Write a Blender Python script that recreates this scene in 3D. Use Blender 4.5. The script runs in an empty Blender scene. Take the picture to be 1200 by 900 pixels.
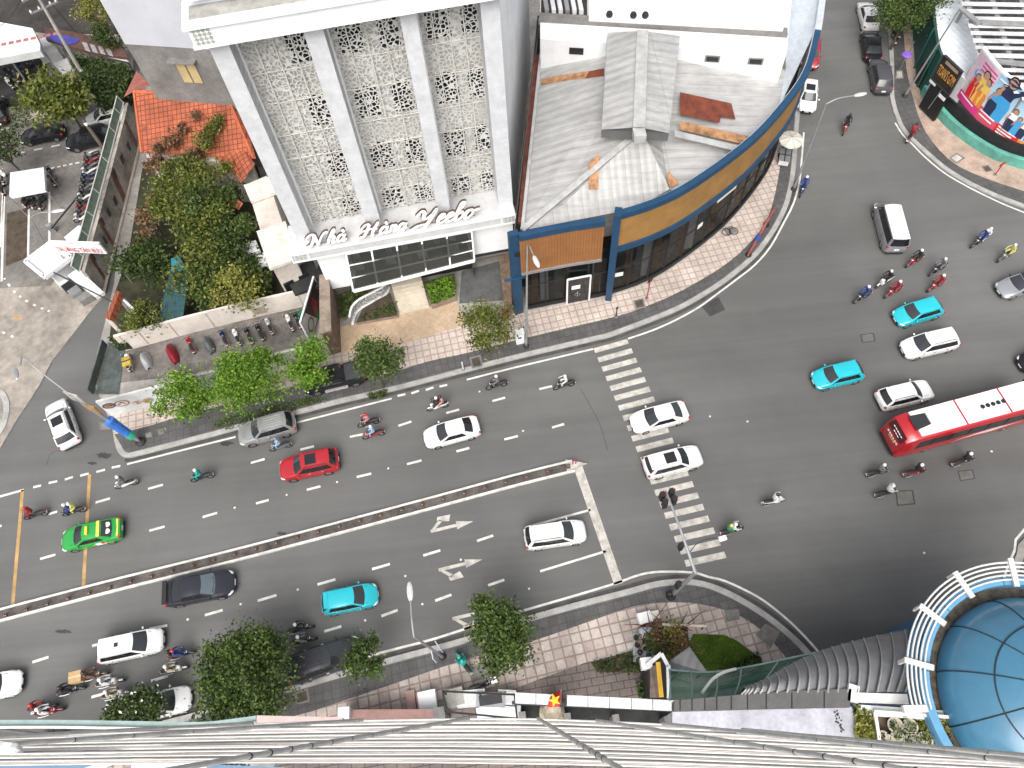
import bpy, bmesh, math, random
from mathutils import Vector, Matrix, geometry
random.seed(7)
PI = math.pi
R = math.radians
C = bpy.context.scene.collection
D = bpy.data
# ------------------------------------------------------------------ camera model (1200x900 photo)
F, NU, NV, CU, CV, H = 902.0, 648.0, 932.0, 600.0, 450.0, 56.0
_n = Vector(((NU-CU)/F, (NV-CV)/F, 1)).normalized()
_up = -_n
_fw = Vector((0, 0, 1))
_y = (_fw - _up*_fw.dot(_up)).normalized()
_x = _y.cross(_up)
RM = Matrix((_x, _y, _up))          # world = RM @ cam (x right, y down, z forward)

def G(u, v, z=0.0):
    d = RM @ Vector(((u-CU)/F, (v-CV)/F, 1))
    t = (z-H)/d.z
    return Vector((d.x*t, d.y*t, z))

def Gs(pts, z=0.0):
    return [G(p[0], p[1], z) for p in pts]

def lerp(a, b, t):
    return a+(b-a)*t

# ------------------------------------------------------------------ object helpers
OFF = {}
def link(o):
    C.objects.link(o)
    return o

def tag(o, label=None, cat=None, group=None, kind=None):
    if label: o['label'] = label
    if cat: o['category'] = cat
    if group: o['group'] = group
    if kind: o['kind'] = kind
    return o

def thing(name, label, cat, loc=(0, 0, 0), rz=0.0, group=None):
    o = D.objects.new(name, None)
    link(o)
    o.empty_display_size = .3
    o.location = loc
    o.rotation_euler = (0, 0, rz)
    OFF[o] = Vector(loc)
    return tag(o, label, cat, group)

class MB:
    """collects faces, then becomes ONE mesh object"""
    def __init__(s):
        s.v = []; s.f = []; s.m = []; s.mats = []
    def mi(s, m):
        if m not in s.mats: s.mats.append(m)
        return s.mats.index(m)
    def face(s, pts, m):
        b = len(s.v)
        s.v.extend([Vector(p) for p in pts])
        s.f.append(tuple(range(b, b+len(pts))))
        s.m.append(s.mi(m))
        return s
    def grid(s, rows, m, closed=False, fm=None):
        b = len(s.v); n = len(rows[0])
        for r in rows: s.v.extend([Vector(p) for p in r])
        k = s.mi(m)
        for i in range(len(rows)-1):
            for j in range(n if closed else n-1):
                j2 = (j+1) % n
                s.f.append((b+i*n+j, b+i*n+j2, b+(i+1)*n+j2, b+(i+1)*n+j))
                s.m.append(s.mi(fm(i, j)) if fm else k)
        return s
    def loft(s, rings, m, caps=True, fm=None):
        b = len(s.v); n = len(rings[0])
        s.grid(rings, m, True, fm)
        if caps:
            k = s.mi(m)
            s.f.append(tuple(range(b+n-1, b-1, -1))); s.m.append(k)
            e = b+(len(rings)-1)*n
            s.f.append(tuple(range(e, e+n))); s.m.append(k)
        return s
    def box(s, c, size, m, rz=0.0, mat=None):
        hx, hy, hz = size[0]/2, size[1]/2, size[2]/2
        q = Matrix.Rotation(rz, 3, 'Z') if mat is None else mat
        c = Vector(c)
        p = [c+q @ Vector((x, y, z)) for z in (-hz, hz) for x, y in ((-hx, -hy), (hx, -hy), (hx, hy), (-hx, hy))]
        b = len(s.v); s.v.extend(p); k = s.mi(m)
        for f in ((3, 2, 1, 0), (4, 5, 6, 7), (0, 1, 5, 4), (1, 2, 6, 5), (2, 3, 7, 6), (3, 0, 4, 7)):
            s.f.append(tuple(b+i for i in f)); s.m.append(k)
        return s
    def bar(s, a, b, w, h, m, up=(0, 0, 1)):
        a = Vector(a); b = Vector(b); d = b-a
        if d.length < 1e-6: return s
        x = d.normalized(); up = Vector(up)
        y = up.cross(x)
        if y.length < 1e-4: y = Vector((1, 0, 0)).cross(x)
        y.normalize(); z = x.cross(y)
        q = Matrix((x, y, z)).transposed()
        return s.box((a+b)/2, (d.length, w, h), m, mat=q)
    def prism(s, poly, z0, z1, m, mside=None, bottom=False):
        n = len(poly)
        poly = [Vector((p[0], p[1], 0)) for p in poly]
        area = sum(poly[i].x*poly[(i+1) % n].y-poly[(i+1) % n].x*poly[i].y for i in range(n))
        if area < 0: poly.reverse()
        tris = geometry.tessellate_polygon([poly])
        b = len(s.v)
        s.v.extend([Vector((p.x, p.y, z1)) for p in poly]); k = s.mi(m)
        for t in tris:
            a, c, e = (poly[i] for i in t)
            if (c-a).cross(e-a).z < 0: t = (t[0], t[2], t[1])
            s.f.append(tuple(b+i for i in t)); s.m.append(k)
        if z1-z0 > 1e-5:
            b2 = len(s.v)
            s.v.extend([Vector((p.x, p.y, z0)) for p in poly]); k2 = s.mi(mside or m)
            for i in range(n):
                j = (i+1) % n
                s.f.append((b2+i, b2+j, b+j, b+i)); s.m.append(k2)
            if bottom:
                for t in tris:
                    s.f.append(tuple(b2+i for i in t)); s.m.append(k2)
        return s
    def tube(s, pts, r, m, seg=8, caps=True):
        pts = [Vector(p) for p in pts]
        rs = r if isinstance(r, (list, tuple)) else [r]*len(pts)
        rings = []; prev = None
        for i, p in enumerate(pts):
            d = (pts[min(i+1, len(pts)-1)]-pts[max(i-1, 0)])
            if d.length < 1e-7: d = Vector((0, 0, 1))
            d.normalize()
            if prev is None:
                a = Vector((0, 0, 1)) if abs(d.z) < .9 else Vector((1, 0, 0))
                x = a.cross(d).normalized()
            else:
                x = (prev-d*prev.dot(d))
                x = x.normalized() if x.length > 1e-5 else Vector((1, 0, 0))
            prev = x; y = d.cross(x)
            rings.append([p+(x*math.cos(2*PI*k/seg)+y*math.sin(2*PI*k/seg))*rs[i] for k in range(seg)])
        return s.loft(rings, m, caps)
    def ball(s, c, r, m, seg=10, rings=6, q=None):
        c = Vector(c); r = r if isinstance(r, (list, tuple)) else (r, r, r)
        rows = []
        for i in range(rings+1):
            t = -PI/2+PI*i/rings
            row = []
            for k in range(seg):
                a = 2*PI*k/seg
                w = Vector((r[0]*math.cos(t)*math.cos(a), r[1]*math.cos(t)*math.sin(a), r[2]*math.sin(t)))
                row.append(c+(q @ w if q else w))
            rows.append(row)
        return s.grid(rows, m, True)
    def lathe(s, prof, c, m, seg=20, axis='Z', fm=None):
        c = Vector(c); rows = []
        for (r, h) in prof:
            row = []
            for k in range(seg):
                a = 2*PI*k/seg
                w = Vector((r*math.cos(a), r*math.sin(a), h))
                if axis == 'Y': w = Vector((w.x, w.z, w.y))
                if axis == 'X': w = Vector((w.z, w.x, w.y))
                row.append(c+w)
            rows.append(row)
        return s.grid(rows, m, True, fm)
    def wall(s, line, z0, z1, th, m, mtop=None):
        """thick vertical wall along a plan polyline"""
        ofs = offset_line(line, th)
        poly = [Vector((p[0], p[1], 0)) for p in line]+[Vector((p.x, p.y, 0)) for p in reversed(ofs)]
        return s.prism(poly, z0, z1, mtop or m, m, True)
    def build(s, name, parent=None, smooth=0, world=True, weld=True):
        me = D.meshes.new(name)
        off = Vector((0, 0, 0))
        if parent is not None and world: off = OFF.get(parent, Vector((0, 0, 0)))
        me.from_pydata([tuple(p-off) for p in s.v], [], s.f)
        for m in s.mats: me.materials.append(m)
        me.polygons.foreach_set('material_index', s.m)
        if weld:
            bm = bmesh.new(); bm.from_mesh(me)
            bmesh.ops.remove_doubles(bm, verts=bm.verts, dist=.0004)
            bmesh.ops.recalc_face_normals(bm, faces=bm.faces)
            bm.to_mesh(me); bm.free()
        if smooth:
            me.polygons.foreach_set('use_smooth', [True]*len(me.polygons))
            me.set_sharp_from_angle(angle=R(smooth))
        me.update()
        o = D.objects.new(name, me); link(o)
        if parent is not None:
            o.parent = parent
            OFF[o] = OFF.get(parent, Vector((0, 0, 0)))
        return o

def offset_line(line, d):
    """offset to the left of travel (plan)"""
    pts = [Vector((p[0], p[1], 0)) for p in line]; out = []
    for i, p in enumerate(pts):
        a = pts[max(i-1, 0)]; b = pts[min(i+1, len(pts)-1)]
        t = (b-a); t = t.normalized() if t.length > 1e-6 else Vector((1, 0, 0))
        out.append(p+Vector((-t.y, t.x, 0))*d)
    return out

def smooth_line(pts, sub=4):
    """Catmull-Rom through the points"""
    pts = [Vector(p) for p in pts]; out = []
    for i in range(len(pts)-1):
        p0 = pts[max(i-1, 0)]; p1 = pts[i]; p2 = pts[i+1]; p3 = pts[min(i+2, len(pts)-1)]
        for k in range(sub):
            t = k/sub
            out.append(.5*((2*p1)+(p2-p0)*t+(2*p0-5*p1+4*p2-p3)*t*t+(3*p1-p0-3*p2+p3)*t**3))
    out.append(pts[-1])
    return out

def copy_tree(o, parent=None, swap=None):
    c = o.copy(); link(c)
    if parent is not None: c.parent = parent
    OFF[c] = OFF.get(o, Vector((0, 0, 0)))
    for ch in list(o.children): copy_tree(ch, c)
    return c

def struct(o):
    return tag(o, kind='structure')

# ------------------------------------------------------------------ materials
def srgb(h):
    c = [int(h[i:i+2], 16)/255 for i in (0, 2, 4)]
    return tuple((x/12.92 if x <= .04045 else ((x+.055)/1.055)**2.4) for x in c)

MATS = {}
class NT:
    def __init__(s, name):
        s.mat = D.materials.new(name); s.mat.use_nodes = True
        s.t = s.mat.node_tree; s.n = s.t.nodes; s.l = s.t.links
        s.bsdf = s.n['Principled BSDF']; s.out = s.n['Material Output']
        s.tc = s.n.new('ShaderNodeTexCoord').outputs['Object']
    def mapping(s, rot=0.0, scale=(1, 1, 1), loc=(0, 0, 0)):
        m = s.n.new('ShaderNodeMapping'); m.inputs['Rotation'].default_value = (0, 0, rot)
        m.inputs['Scale'].default_value = scale; m.inputs['Location'].default_value = loc
        s.l.new(s.tc, m.inputs['Vector']); return m.outputs[0]
    def noise(s, scale, vec=None, detail=4, rough=.55, lo=0, hi=1, out0=.35, out1=.65):
        n = s.n.new('ShaderNodeTexNoise'); n.inputs['Scale'].default_value = scale
        n.inputs['Detail'].default_value = detail; n.inputs['Roughness'].default_value = rough
        s.l.new(vec if vec else s.tc, n.inputs['Vector'])
        return s.rng(n.outputs[0], out0, out1, lo, hi)
    def rng(s, x, a, b, lo, hi):
        r = s.n.new('ShaderNodeMapRange')
        for i, q in zip((1, 2, 3, 4), (a, b, lo, hi)): r.inputs[i].default_value = q
        s.l.new(x, r.inputs[0]); return r.outputs[0]
    def mix(s, fac, a, b, blend='MIX'):
        m = s.n.new('ShaderNodeMixRGB'); m.blend_type = blend
        for i, q in ((0, fac), (1, a), (2, b)):
            if hasattr(q, 'is_output') or hasattr(q, 'links'): s.l.new(q, m.inputs[i])
            elif i == 0: m.inputs[0].default_value = q
            else: m.inputs[i].default_value = (q[0], q[1], q[2], 1)
        return m.outputs[0]
    def math(s, op, a, b=0.0):
        m = s.n.new('ShaderNodeMath'); m.operation = op
        for i, q in ((0, a), (1, b)):
            if hasattr(q, 'links'): s.l.new(q, m.inputs[i])
            else: m.inputs[i].default_value = q
        return m.outputs[0]
    def vcol(s, f, lo, hi):
        """grey multiplier colour from a 0..1 factor"""
        return s.mix(f, (lo, lo, lo), (hi, hi, hi))
    def brick(s, vec, w, h, mortar, c1, c2, cm, offset=0.0, scale=1.0, bias=0.0):
        b = s.n.new('ShaderNodeTexBrick'); b.offset = offset; b.offset_frequency = 2; b.squash = 1
        s.l.new(vec, b.inputs['Vector'])
        for k, q in (('Color1', c1), ('Color2', c2), ('Mortar', cm)): b.inputs[k].default_value = (*q, 1)
        for k, q in (('Scale', scale), ('Mortar Size', mortar), ('Mortar Smooth', .1), ('Bias', bias), ('Brick Width', w), ('Row Height', h)): b.inputs[k].default_value = q
        return b
    def bump(s, h, strength=.3, dist=.02):
        b = s.n.new('ShaderNodeBump'); b.inputs['Strength'].default_value = strength; b.inputs['Distance'].default_value = dist
        s.l.new(h, b.inputs['Height']); s.l.new(b.outputs[0], s.bsdf.inputs['Normal'])
    def base(s, col, rough=.7, metal=0.0, spec=.5, coat=0.0):
        if hasattr(col, 'links'): s.l.new(col, s.bsdf.inputs['Base Color'])
        else: s.bsdf.inputs['Base Color'].default_value = (*col, 1)
        s.bsdf.inputs['Roughness'].default_value = rough; s.bsdf.inputs['Metallic'].default_value = metal
        s.bsdf.inputs['Specular IOR Level'].default_value = spec; s.bsdf.inputs['Coat Weight'].default_value = coat
        s.bsdf.inputs['Coat Roughness'].default_value = .08

def M(name, col, rough=.65, metal=0.0, var=.18, scale=1.2, coat=0.0, spec=.5, bump=0.0):
    """worn plain material: two noise octaves of dirt over one colour"""
    if name in MATS: return MATS[name]
    if isinstance(col, str): col = srgb(col)
    t = NT(name)
    if var > 0:
        f = t.noise(scale, detail=6, rough=.65)
        f2 = t.noise(scale*9, detail=3)
        c = t.mix(1.0, col, t.vcol(f, 1-var, 1+var*.3), 'MULTIPLY')
        c = t.mix(1.0, c, t.vcol(f2, 1-var*.5, 1.0), 'MULTIPLY')
        if bump: t.bump(f2, bump)
    else: c = col
    t.base(c, rough, metal, spec, coat)
    MATS[name] = t.mat
    return t.mat

def m_asphalt():
    t = NT('asphalt')
    base = (.122, .121, .117)
    big = t.noise(.045, detail=5, out0=.38, out1=.66)
    st = t.mapping(R(-9), (.02, .32, 1)); streak = t.noise(1.0, st, detail=5, out0=.36, out1=.66)
    st2 = t.mapping(R(-8), (.015, 1.6, 1)); streak2 = t.noise(1.0, st2, detail=3, out0=.4, out1=.7)
    fine = t.noise(14, detail=5); blot = t.noise(.22, detail=8, rough=.75, out0=.52, out1=.74)
    c = t.mix(1.0, base, t.vcol(big, .84, 1.2), 'MULTIPLY')
    c = t.mix(1.0, c, t.vcol(streak, .92, 1.09), 'MULTIPLY')
    c = t.mix(1.0, c, t.vcol(streak2, .97, 1.05), 'MULTIPLY')
    c = t.mix(1.0, c, t.vcol(fine, .9, 1.08), 'MULTIPLY')
    c = t.mix(t.math('MULTIPLY', blot, .2), c, (.065, .063, .06))
    t.bump(t.noise(60, detail=3), .25, .01)
    t.base(c, .85, spec=.35)
    return t.mat

def m_tiles(name, w, h, mortar, c1, c2, cm, rot, offset=0.0, dirt=.3, bias=0.0):
    t = NT(name); v = t.mapping(rot)
    b = t.brick(v, w, h, mortar, c1, c2, cm, offset, bias=bias)
    f = t.noise(.35, detail=6, rough=.7); g = t.noise(5, detail=4)
    c = t.mix(1.0, b.outputs['Color'], t.vcol(f, 1-dirt, 1.06), 'MULTIPLY')
    c = t.mix(1.0, c, t.vcol(g, .88, 1.05), 'MULTIPLY')
    t.bump(b.outputs['Fac'], -.3, .01)
    t.base(c, .8)
    return t.mat

def m_corr(name, col, rot, period, var=.15, metal=.0, rough=.5, depth=.03, sheet=None):
    """corrugated sheet metal, ribs by bump, sheet joints by a sparse grid"""
    t = NT(name); v = t.mapping(rot)
    w = t.n.new('ShaderNodeTexWave'); w.wave_type = 'BANDS'; w.bands_direction = 'X'; w.inputs['Scale'].default_value = .314/period
    t.l.new(v, w.inputs['Vector'])
    f = t.noise(.35, detail=6, rough=.7); g = t.noise(3.5, t.mapping(rot, (.12, 1, 1)), detail=4)
    c = t.mix(1.0, col, t.vcol(f, 1-var, 1.05), 'MULTIPLY')
    c = t.mix(1.0, c, t.vcol(g, 1-var*.8, 1.03), 'MULTIPLY')
    if sheet:
        b = t.brick(v, sheet[0], sheet[1], .02, (1, 1, 1), (.93, .93, .93), (.62, .6, .58), .5)
        c = t.mix(1.0, c, b.outputs['Color'], 'MULTIPLY')
    t.bump(w.outputs['Fac'], .8, depth)
    t.base(c, rough, metal)
    return t.mat

def m_leaf(name, cols, rough=.55):
    """leaves: each leaf its own tint (random per island), slightly translucent"""
    t = NT(name)
    g = t.n.new('ShaderNodeNewGeometry'); r = t.n.new('ShaderNodeValToRGB')
    e = r.color_ramp.elements
    e[0].color = (*cols[0], 1); e[1].color = (*cols[-1], 1); e[0].position = .1; e[1].position = .95
    for i, c in enumerate(cols[1:-1]):
        q = e.new((i+1)/(len(cols)-1)); q.color = (*c, 1)
    t.l.new(g.outputs['Random Per Island'], r.inputs[0])
    f = t.noise(.7, detail=3)
    c = t.mix(1.0, r.outputs[0], t.vcol(f, .7, 1.2), 'MULTIPLY')
    t.base(c, rough, spec=.3)
    tr = t.n.new('ShaderNodeBsdfTranslucent'); t.l.new(c, tr.inputs[0])
    mx = t.n.new('ShaderNodeMixShader'); mx.inputs[0].default_value = .25
    t.l.new(t.bsdf.outputs[0], mx.inputs[1]); t.l.new(tr.outputs[0], mx.inputs[2]); t.l.new(mx.outputs[0], t.out.inputs[0])
    return t.mat

def m_glass(name, col, alpha=.35, rough=.05):
    t = NT(name); t.base(col, rough, 0, .8)
    tr = t.n.new('ShaderNodeBsdfTransparent'); tr.inputs[0].default_value = (*[min(1, .35+c*2) for c in col], 1)
    mx = t.n.new('ShaderNodeMixShader'); mx.inputs[0].default_value = 1-alpha
    t.l.new(tr.outputs[0], mx.inputs[2]); t.l.new(t.bsdf.outputs[0], mx.inputs[1]); t.l.new(mx.outputs[0], t.out.inputs[0])
    return t.mat

def m_screen():
    """pierced white screen: cells of a voronoi are holes"""
    t = NT('pierced_screen')
    v = t.n.new('ShaderNodeTexVoronoi'); v.feature = 'DISTANCE_TO_EDGE'; v.inputs['Scale'].default_value = 3.4
    t.l.new(t.tc, v.inputs['Vector'])
    hole = t.math('GREATER_THAN', v.outputs['Distance'], .075)
    f = t.noise(.5, detail=4); c = t.mix(f, (.56, .555, .53), (.64, .635, .61))
    t.base(c, .6)
    tr = t.n.new('ShaderNodeBsdfTransparent'); mx = t.n.new('ShaderNodeMixShader')
    t.l.new(hole, mx.inputs[0]); t.l.new(t.bsdf.outputs[0], mx.inputs[1]); t.l.new(tr.outputs[0], mx.inputs[2]); t.l.new(mx.outputs[0], t.out.inputs[0])
    return t.mat

ASPHALT = m_asphalt()
ROT = R(-8)
PINK = m_tiles('pink_paver', .62, .62, .055, (.58, .49, .43), (.49, .42, .365), (.36, .285, .25), ROT, dirt=.25)
PINK2 = m_tiles('rosy_paver', .72, .72, .06, (.56, .49, .44), (.38, .31, .275), (.28, .225, .20), ROT, dirt=.35)
DARKT = m_tiles('dark_paver', .6, .6, .025, (.105, .102, .10), (.085, .083, .082), (.06, .06, .06), ROT, dirt=.35)
BRICKP = m_tiles('brown_paver', .85, .5, .03, (.20, .16, .145), (.17, .14, .125), (.07, .06, .055), R(-4), .5, dirt=.35)
PLAZA = m_tiles('plaza_tile', .6, .6, .012, (.50, .37, .25), (.46, .34, .23), (.33, .25, .18), R(38), dirt=.2)
CONC = M('concrete', (.36, .34, .31), .85, var=.35, scale=.35, bump=.15)
KERB = M('kerb_stone', (.40, .39, .375), .85, var=.3, scale=.8, bump=.1)
PAINT = M('road_paint', (.72, .70, .66), .7, var=.3, scale=1.5)
PAINTW = M('worn_paint', (.56, .53, .48), .75, var=.4, scale=1.6)
YPAINT = M('orange_road_paint', (.50, .31, .12), .75, var=.35, scale=1.2)
WHITE = M('white_wall_paint', (.74, .745, .75), .55, var=.10, scale=.5)
WHITE2 = M('white_plaster', (.66, .66, .66), .7, var=.2, scale=.4)
CREAM = M('cream_plaster', (.62, .55, .49), .75, var=.25, scale=.5)
METAL = M('galvanised_steel', (.42, .43, .44), .45, .6, var=.2)
DMETAL = M('dark_steel', (.05, .05, .055), .5, .3, var=.2)
BLACK = M('black_plastic', (.012, .012, .013), .5, var=.1)
RUBBER = M('tyre_rubber', (.02, .02, .02), .85, var=.2)
GREYW = M('grey_render', (.22, .21, .2), .85, var=.35, scale=.4, bump=.1)
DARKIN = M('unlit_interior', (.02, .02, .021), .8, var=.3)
GRASS = M('grass_soil', (.045, .065, .014), .95, var=.5, scale=1.5)
SOIL = M('soil', (.09, .065, .045), .95, var=.5, scale=1.5, bump=.3)
WOOD = M('timber', (.22, .13, .07), .8, var=.4, scale=2)
GLASSD = M('dark_window_glass', (.012, .014, .016), .08, var=.1, spec=.7)
# ================================================================== GROUND
ZK = .13
def sheet(name, poly, z, m, kind='structure', base=None):
    b = MB(); b.prism(poly, z if base is None else base, z, m)
    o = b.build(name); o['kind'] = kind
    return o

b = MB(); b.prism([(-400, -400), (400, -400), (400, 400), (-400, 400)], -.01, 0, ASPHALT)
struct(b.build('road'))

def ribbon(b, line, d0, d1, z, m):
    a = offset_line(line, d0); c = offset_line(line, d1)
    b.grid([[Vector((p.x, p.y, z)) for p in a], [Vector((p.x, p.y, z)) for p in c]], m)

def pavement(kerb_px, close_px, z=ZK, m=None):
    k = smooth_line(Gs(kerb_px, z), 3)
    poly = k+Gs(close_px, z)
    return k, poly

# ---- north block
NK = [(131, 498), (136, 525), (146, 536), (165, 533), (200, 524), (250, 511), (300, 497), (350, 485), (400, 472), (457, 459), (530, 440), (600, 422),
      (650, 410), (697, 399), (717, 394), (760, 378), (792, 365), (817, 352), (850, 331), (882, 305), (900, 284), (915, 260), (925, 237), (931, 210),
      (934, 180), (936, 150), (940, 110), (945, 70), (949, 30), (953, -40)]
nk, poly = pavement(NK, [(900, -90), (172, -90), (162, 120), (140, 260), (134, 330), (124, 375), (113, 415), (108, 445)])
b = MB(); b.prism(poly, 0, ZK, CONC, KERB); struct(b.build('north_pavement'))
b = MB(); ribbon(b, nk[3:], .03, .42, ZK+.004, KERB); ribbon(b, nk[3:], .42, .47, ZK+.005, GREYW); struct(b.build('north_kerb'))
PB = [(134, 509), (175, 499), (215, 487), (260, 475), (300, 464), (375, 446), (420, 444), (455, 438), (500, 424), (550, 413), (600, 400), (662, 385), (725, 370), (762, 357), (800, 340), (850, 310), (882, 281), (900, 255), (911, 214), (916, 175), (921, 130), (927, 80), (933, 30), (938, -40)]
pb = smooth_line(Gs(PB, ZK), 3)
ki = offset_line(nk[4:], .47)
sheet('dark_paving', [Vector((p.x, p.y, 0)) for p in ki]+list(reversed(pb)), ZK+.008, DARKT)
WB = [(933, -40), (929, 30), (924, 80), (918, 130), (911, 165), (902, 195), (882, 227), (848, 267), (799, 307), (760, 330), (712, 347), (620, 364), (600, 368), (590, 374),
      (545, 375), (461, 405), (400, 413), (370, 424), (300, 443), (250, 457), (196, 471.5), (132, 488)]
sheet('pink_paving', pb+smooth_line(Gs(WB, ZK), 2), ZK+.008, PINK)
sheet('restaurant_forecourt', Gs([(395, 385), (418, 378), (533, 352), (548, 380), (462, 406), (400, 414)], ZK), ZK+.014, PLAZA)
sheet('motorbike_yard', Gs([(108, 452), (120, 405), (148, 407), (378, 352), (368, 410), (340, 408), (220, 440)], ZK), ZK+.014, M('yard_concrete', (.20, .18, .165), .9, var=.5, scale=.5, bump=.2))
sheet('garage_ramp', Gs([(541, 318), (585, 306), (590, 352), (538, 356)], ZK), ZK+.014, M('ramp_concrete', (.12, .12, .12), .8, var=.3))
# ---- north west forecourt
LOT = M('stained_concrete', (.36, .32, .275), .9, var=.5, scale=.22, bump=.15)
lotpoly = Gs([(-80, -70), (152, -70), (157, 110), (120, 260), (123, 345), (108, 362), (60, 424), (47, 450), (20, 491), (0, 525), (-60, 590), (-220, 590)], ZK)
sheet('garden_soil', Gs([(134, 345), (150, 300), (168, 190), (300, 190), (335, 300), (345, 352), (150, 404), (128, 400)], ZK), ZK+.012, M('garden_ground', (.05, .05, .025), .95, var=.6, scale=.8, bump=.3))
b = MB(); b.prism(lotpoly, 0, ZK, LOT, KERB); struct(b.build('west_forecourt'))
sheet('car_park_asphalt', Gs([(-60, 170), (30, 145), (160, 110), (118, 255), (95, 275), (60, 335), (-60, 340)], ZK), ZK+.004, M('lot_tarmac', (.20, .185, .17), .9, var=.45, scale=.3, bump=.15))
sheet('brown_planting_bed', Gs([(8, 250), (34, 243), (33, 302), (7, 312)], ZK), ZK+.012, SOIL)
b = MB()
for a, c, w in [((2, 400-70), (5, 225), .22), ((33, 302), (34, 243), .2), ((58, 283), (58, 225), .2), ((0, 290), (4, 225), .2)]:
    ribbon(b, [G(*a, ZK), G(*c, ZK)], -w/2, w/2, ZK+.02, PAINT)
for x, y, x2, y2 in [(-8, 168, 8, 166), (20, 180, 29, 178), (40, 176, 50, 174), (60, 172, 70, 170), (104, 179, 114, 176), (53, 199, 58, 198), (60, 197.5, 64, 196.5), (67, 196, 71, 195), (74, 194.5, 78, 193.5), (81, 193, 85, 192), (88, 191.5, 93, 190.5), (96, 190, 100, 189)]:
    ribbon(b, [G(x, y, ZK), G(x2, y2, ZK)], -.1, .1, ZK+.02, PAINT)
cv = smooth_line(Gs([(5, 326), (16, 341), (30, 352), (48, 361), (62, 366)], ZK), 6)
for i in range(0, len(cv)-2, 3): ribbon(b, cv[i:i+2], -.1, .1, ZK+.02, PAINT)
cv = smooth_line(Gs([(-6, 384), (6, 391), (18, 396)], ZK), 4)
for i in range(0, len(cv)-2, 3): ribbon(b, cv[i:i+2], -.1, .1, ZK+.02, PAINT)
b.face(Gs([(13, 370), (17, 368), (27, 373.5), (24, 375.5)], ZK+.02), YPAINT)
struct(b.build('car_park_markings'))
b = MB(); ribbon(b, smooth_line(Gs([(-10, 455), (3, 462), (8, 478), (3, 500), (-8, 516)], ZK), 4), -.25, .25, ZK+.05, KERB); struct(b.build('forecourt_kerb'))
# ---- south pavement
SK = [(-160, 936), (-20, 899), (120, 862), (216, 838), (247, 829), (345, 802), (450, 772), (550, 745), (611, 724), (670, 707), (735, 690), (760, 683), (775, 680), (800, 678), (825, 681), (850, 690),
      (875, 703), (900, 719), (925, 739), (945, 758), (962, 780), (975, 815)]
sk, poly = pavement(SK, [(960, 900), (700, 990), (-160, 990)])
b = MB(); b.prism(poly, 0, ZK, CONC, KERB); struct(b.build('south_pavement'))
b = MB(); ribbon(b, sk, -.42, -.03, ZK+.004, KERB); ribbon(b, sk, -.47, -.42, ZK+.005, GREYW); struct(b.build('south_kerb'))
SPB = [(-100, 942), (20, 905), (150, 868), (260, 852), (345, 839), (400, 822), (480, 795), (545, 773), (622, 752), (700, 725), (745, 710), (785, 706), (820, 708), (858, 718), (885, 733), (905, 752), (925, 778), (935, 815)]
spb = smooth_line(Gs(SPB, ZK), 3)
ski = offset_line(sk, -.47)
sheet('dark_paving_south', [Vector((p.x, p.y, 0)) for p in ski]+list(reversed(spb)), ZK+.008, DARKT)
SIN = [(920, 830), (900, 800), (893, 775), (880, 763), (860, 750), (838, 744), (815, 743), (790, 735), (752, 740), (745, 758), (690, 775), (640, 793), (600, 808), (545, 822), (450, 845), (300, 880)]
sheet('pink_paving_south', spb+Gs(SIN, ZK), ZK+.008, PINK2)
sheet('brown_paving', Gs([(600, 808), (640, 793), (690, 775), (758, 778), (762, 815), (800, 835), (900, 880), (1010, 900), (1010, 960), (300, 960), (330, 872), (450, 850), (545, 822)], ZK), ZK+.012, BRICKP)
sheet('flower_bed', Gs([(692, 776), (742, 762), (757, 775), (757, 788), (700, 788)], ZK), ZK+.018, SOIL)
sheet('planting_pocket', Gs([(746, 755), (758, 735), (806, 735), (808, 768), (785, 775), (760, 775)], ZK), ZK+.018, SOIL)
# ---- north east pavement
EK = [(1030, -60), (1036, 0), (1041, 40), (1043, 80), (1043, 112), (1050, 138), (1060, 156), (1085, 180), (1112, 202), (1150, 223), (1200, 243), (1300, 275)]
ek, poly = pavement(EK, [(1500, 150), (1400, -80)])
b = MB(); b.prism(poly, 0, ZK, CONC, KERB); struct(b.build('east_pavement'))
b = MB(); ribbon(b, ek, .03, .42, ZK+.004, KERB); struct(b.build('east_kerb'))
EPB = [(1052, -60), (1056, 0), (1061, 65), (1063, 85), (1072, 122), (1085, 155), (1110, 185), (1140, 203), (1200, 224), (1300, 252)]
epb = smooth_line(Gs(EPB, ZK), 3)
sheet('dark_paving_east', offset_line(ek, .42)+list(reversed(epb)), ZK+.008, DARKT)
FB = [(1064, -60), (1066, 10), (1071, 80), (1078, 110), (1098, 138), (1125, 163), (1162, 186), (1200, 199), (1260, 214), (1330, 228)]
fb = smooth_line(Gs(FB, ZK), 3)
sheet('pink_paving_east', epb+list(reversed(fb)), ZK+.008, M('tan_paver', (.46, .34, .27), .85, var=.35, scale=.6))
# ---- south east pavement beyond the side street
k, poly = pavement([(1290, 560), (1203, 628), (1192, 648), (1181, 680), (1172, 720), (1165, 780)], [(1400, 800), (1500, 560)])
b = MB(); b.prism(poly, 0, ZK, CONC, KERB); struct(b.build('far_corner_pavement'))
b = MB(); ribbon(b, k, .5, 6, ZK+.006, DARKT); struct(b.build('dark_paving_corner'))

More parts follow.
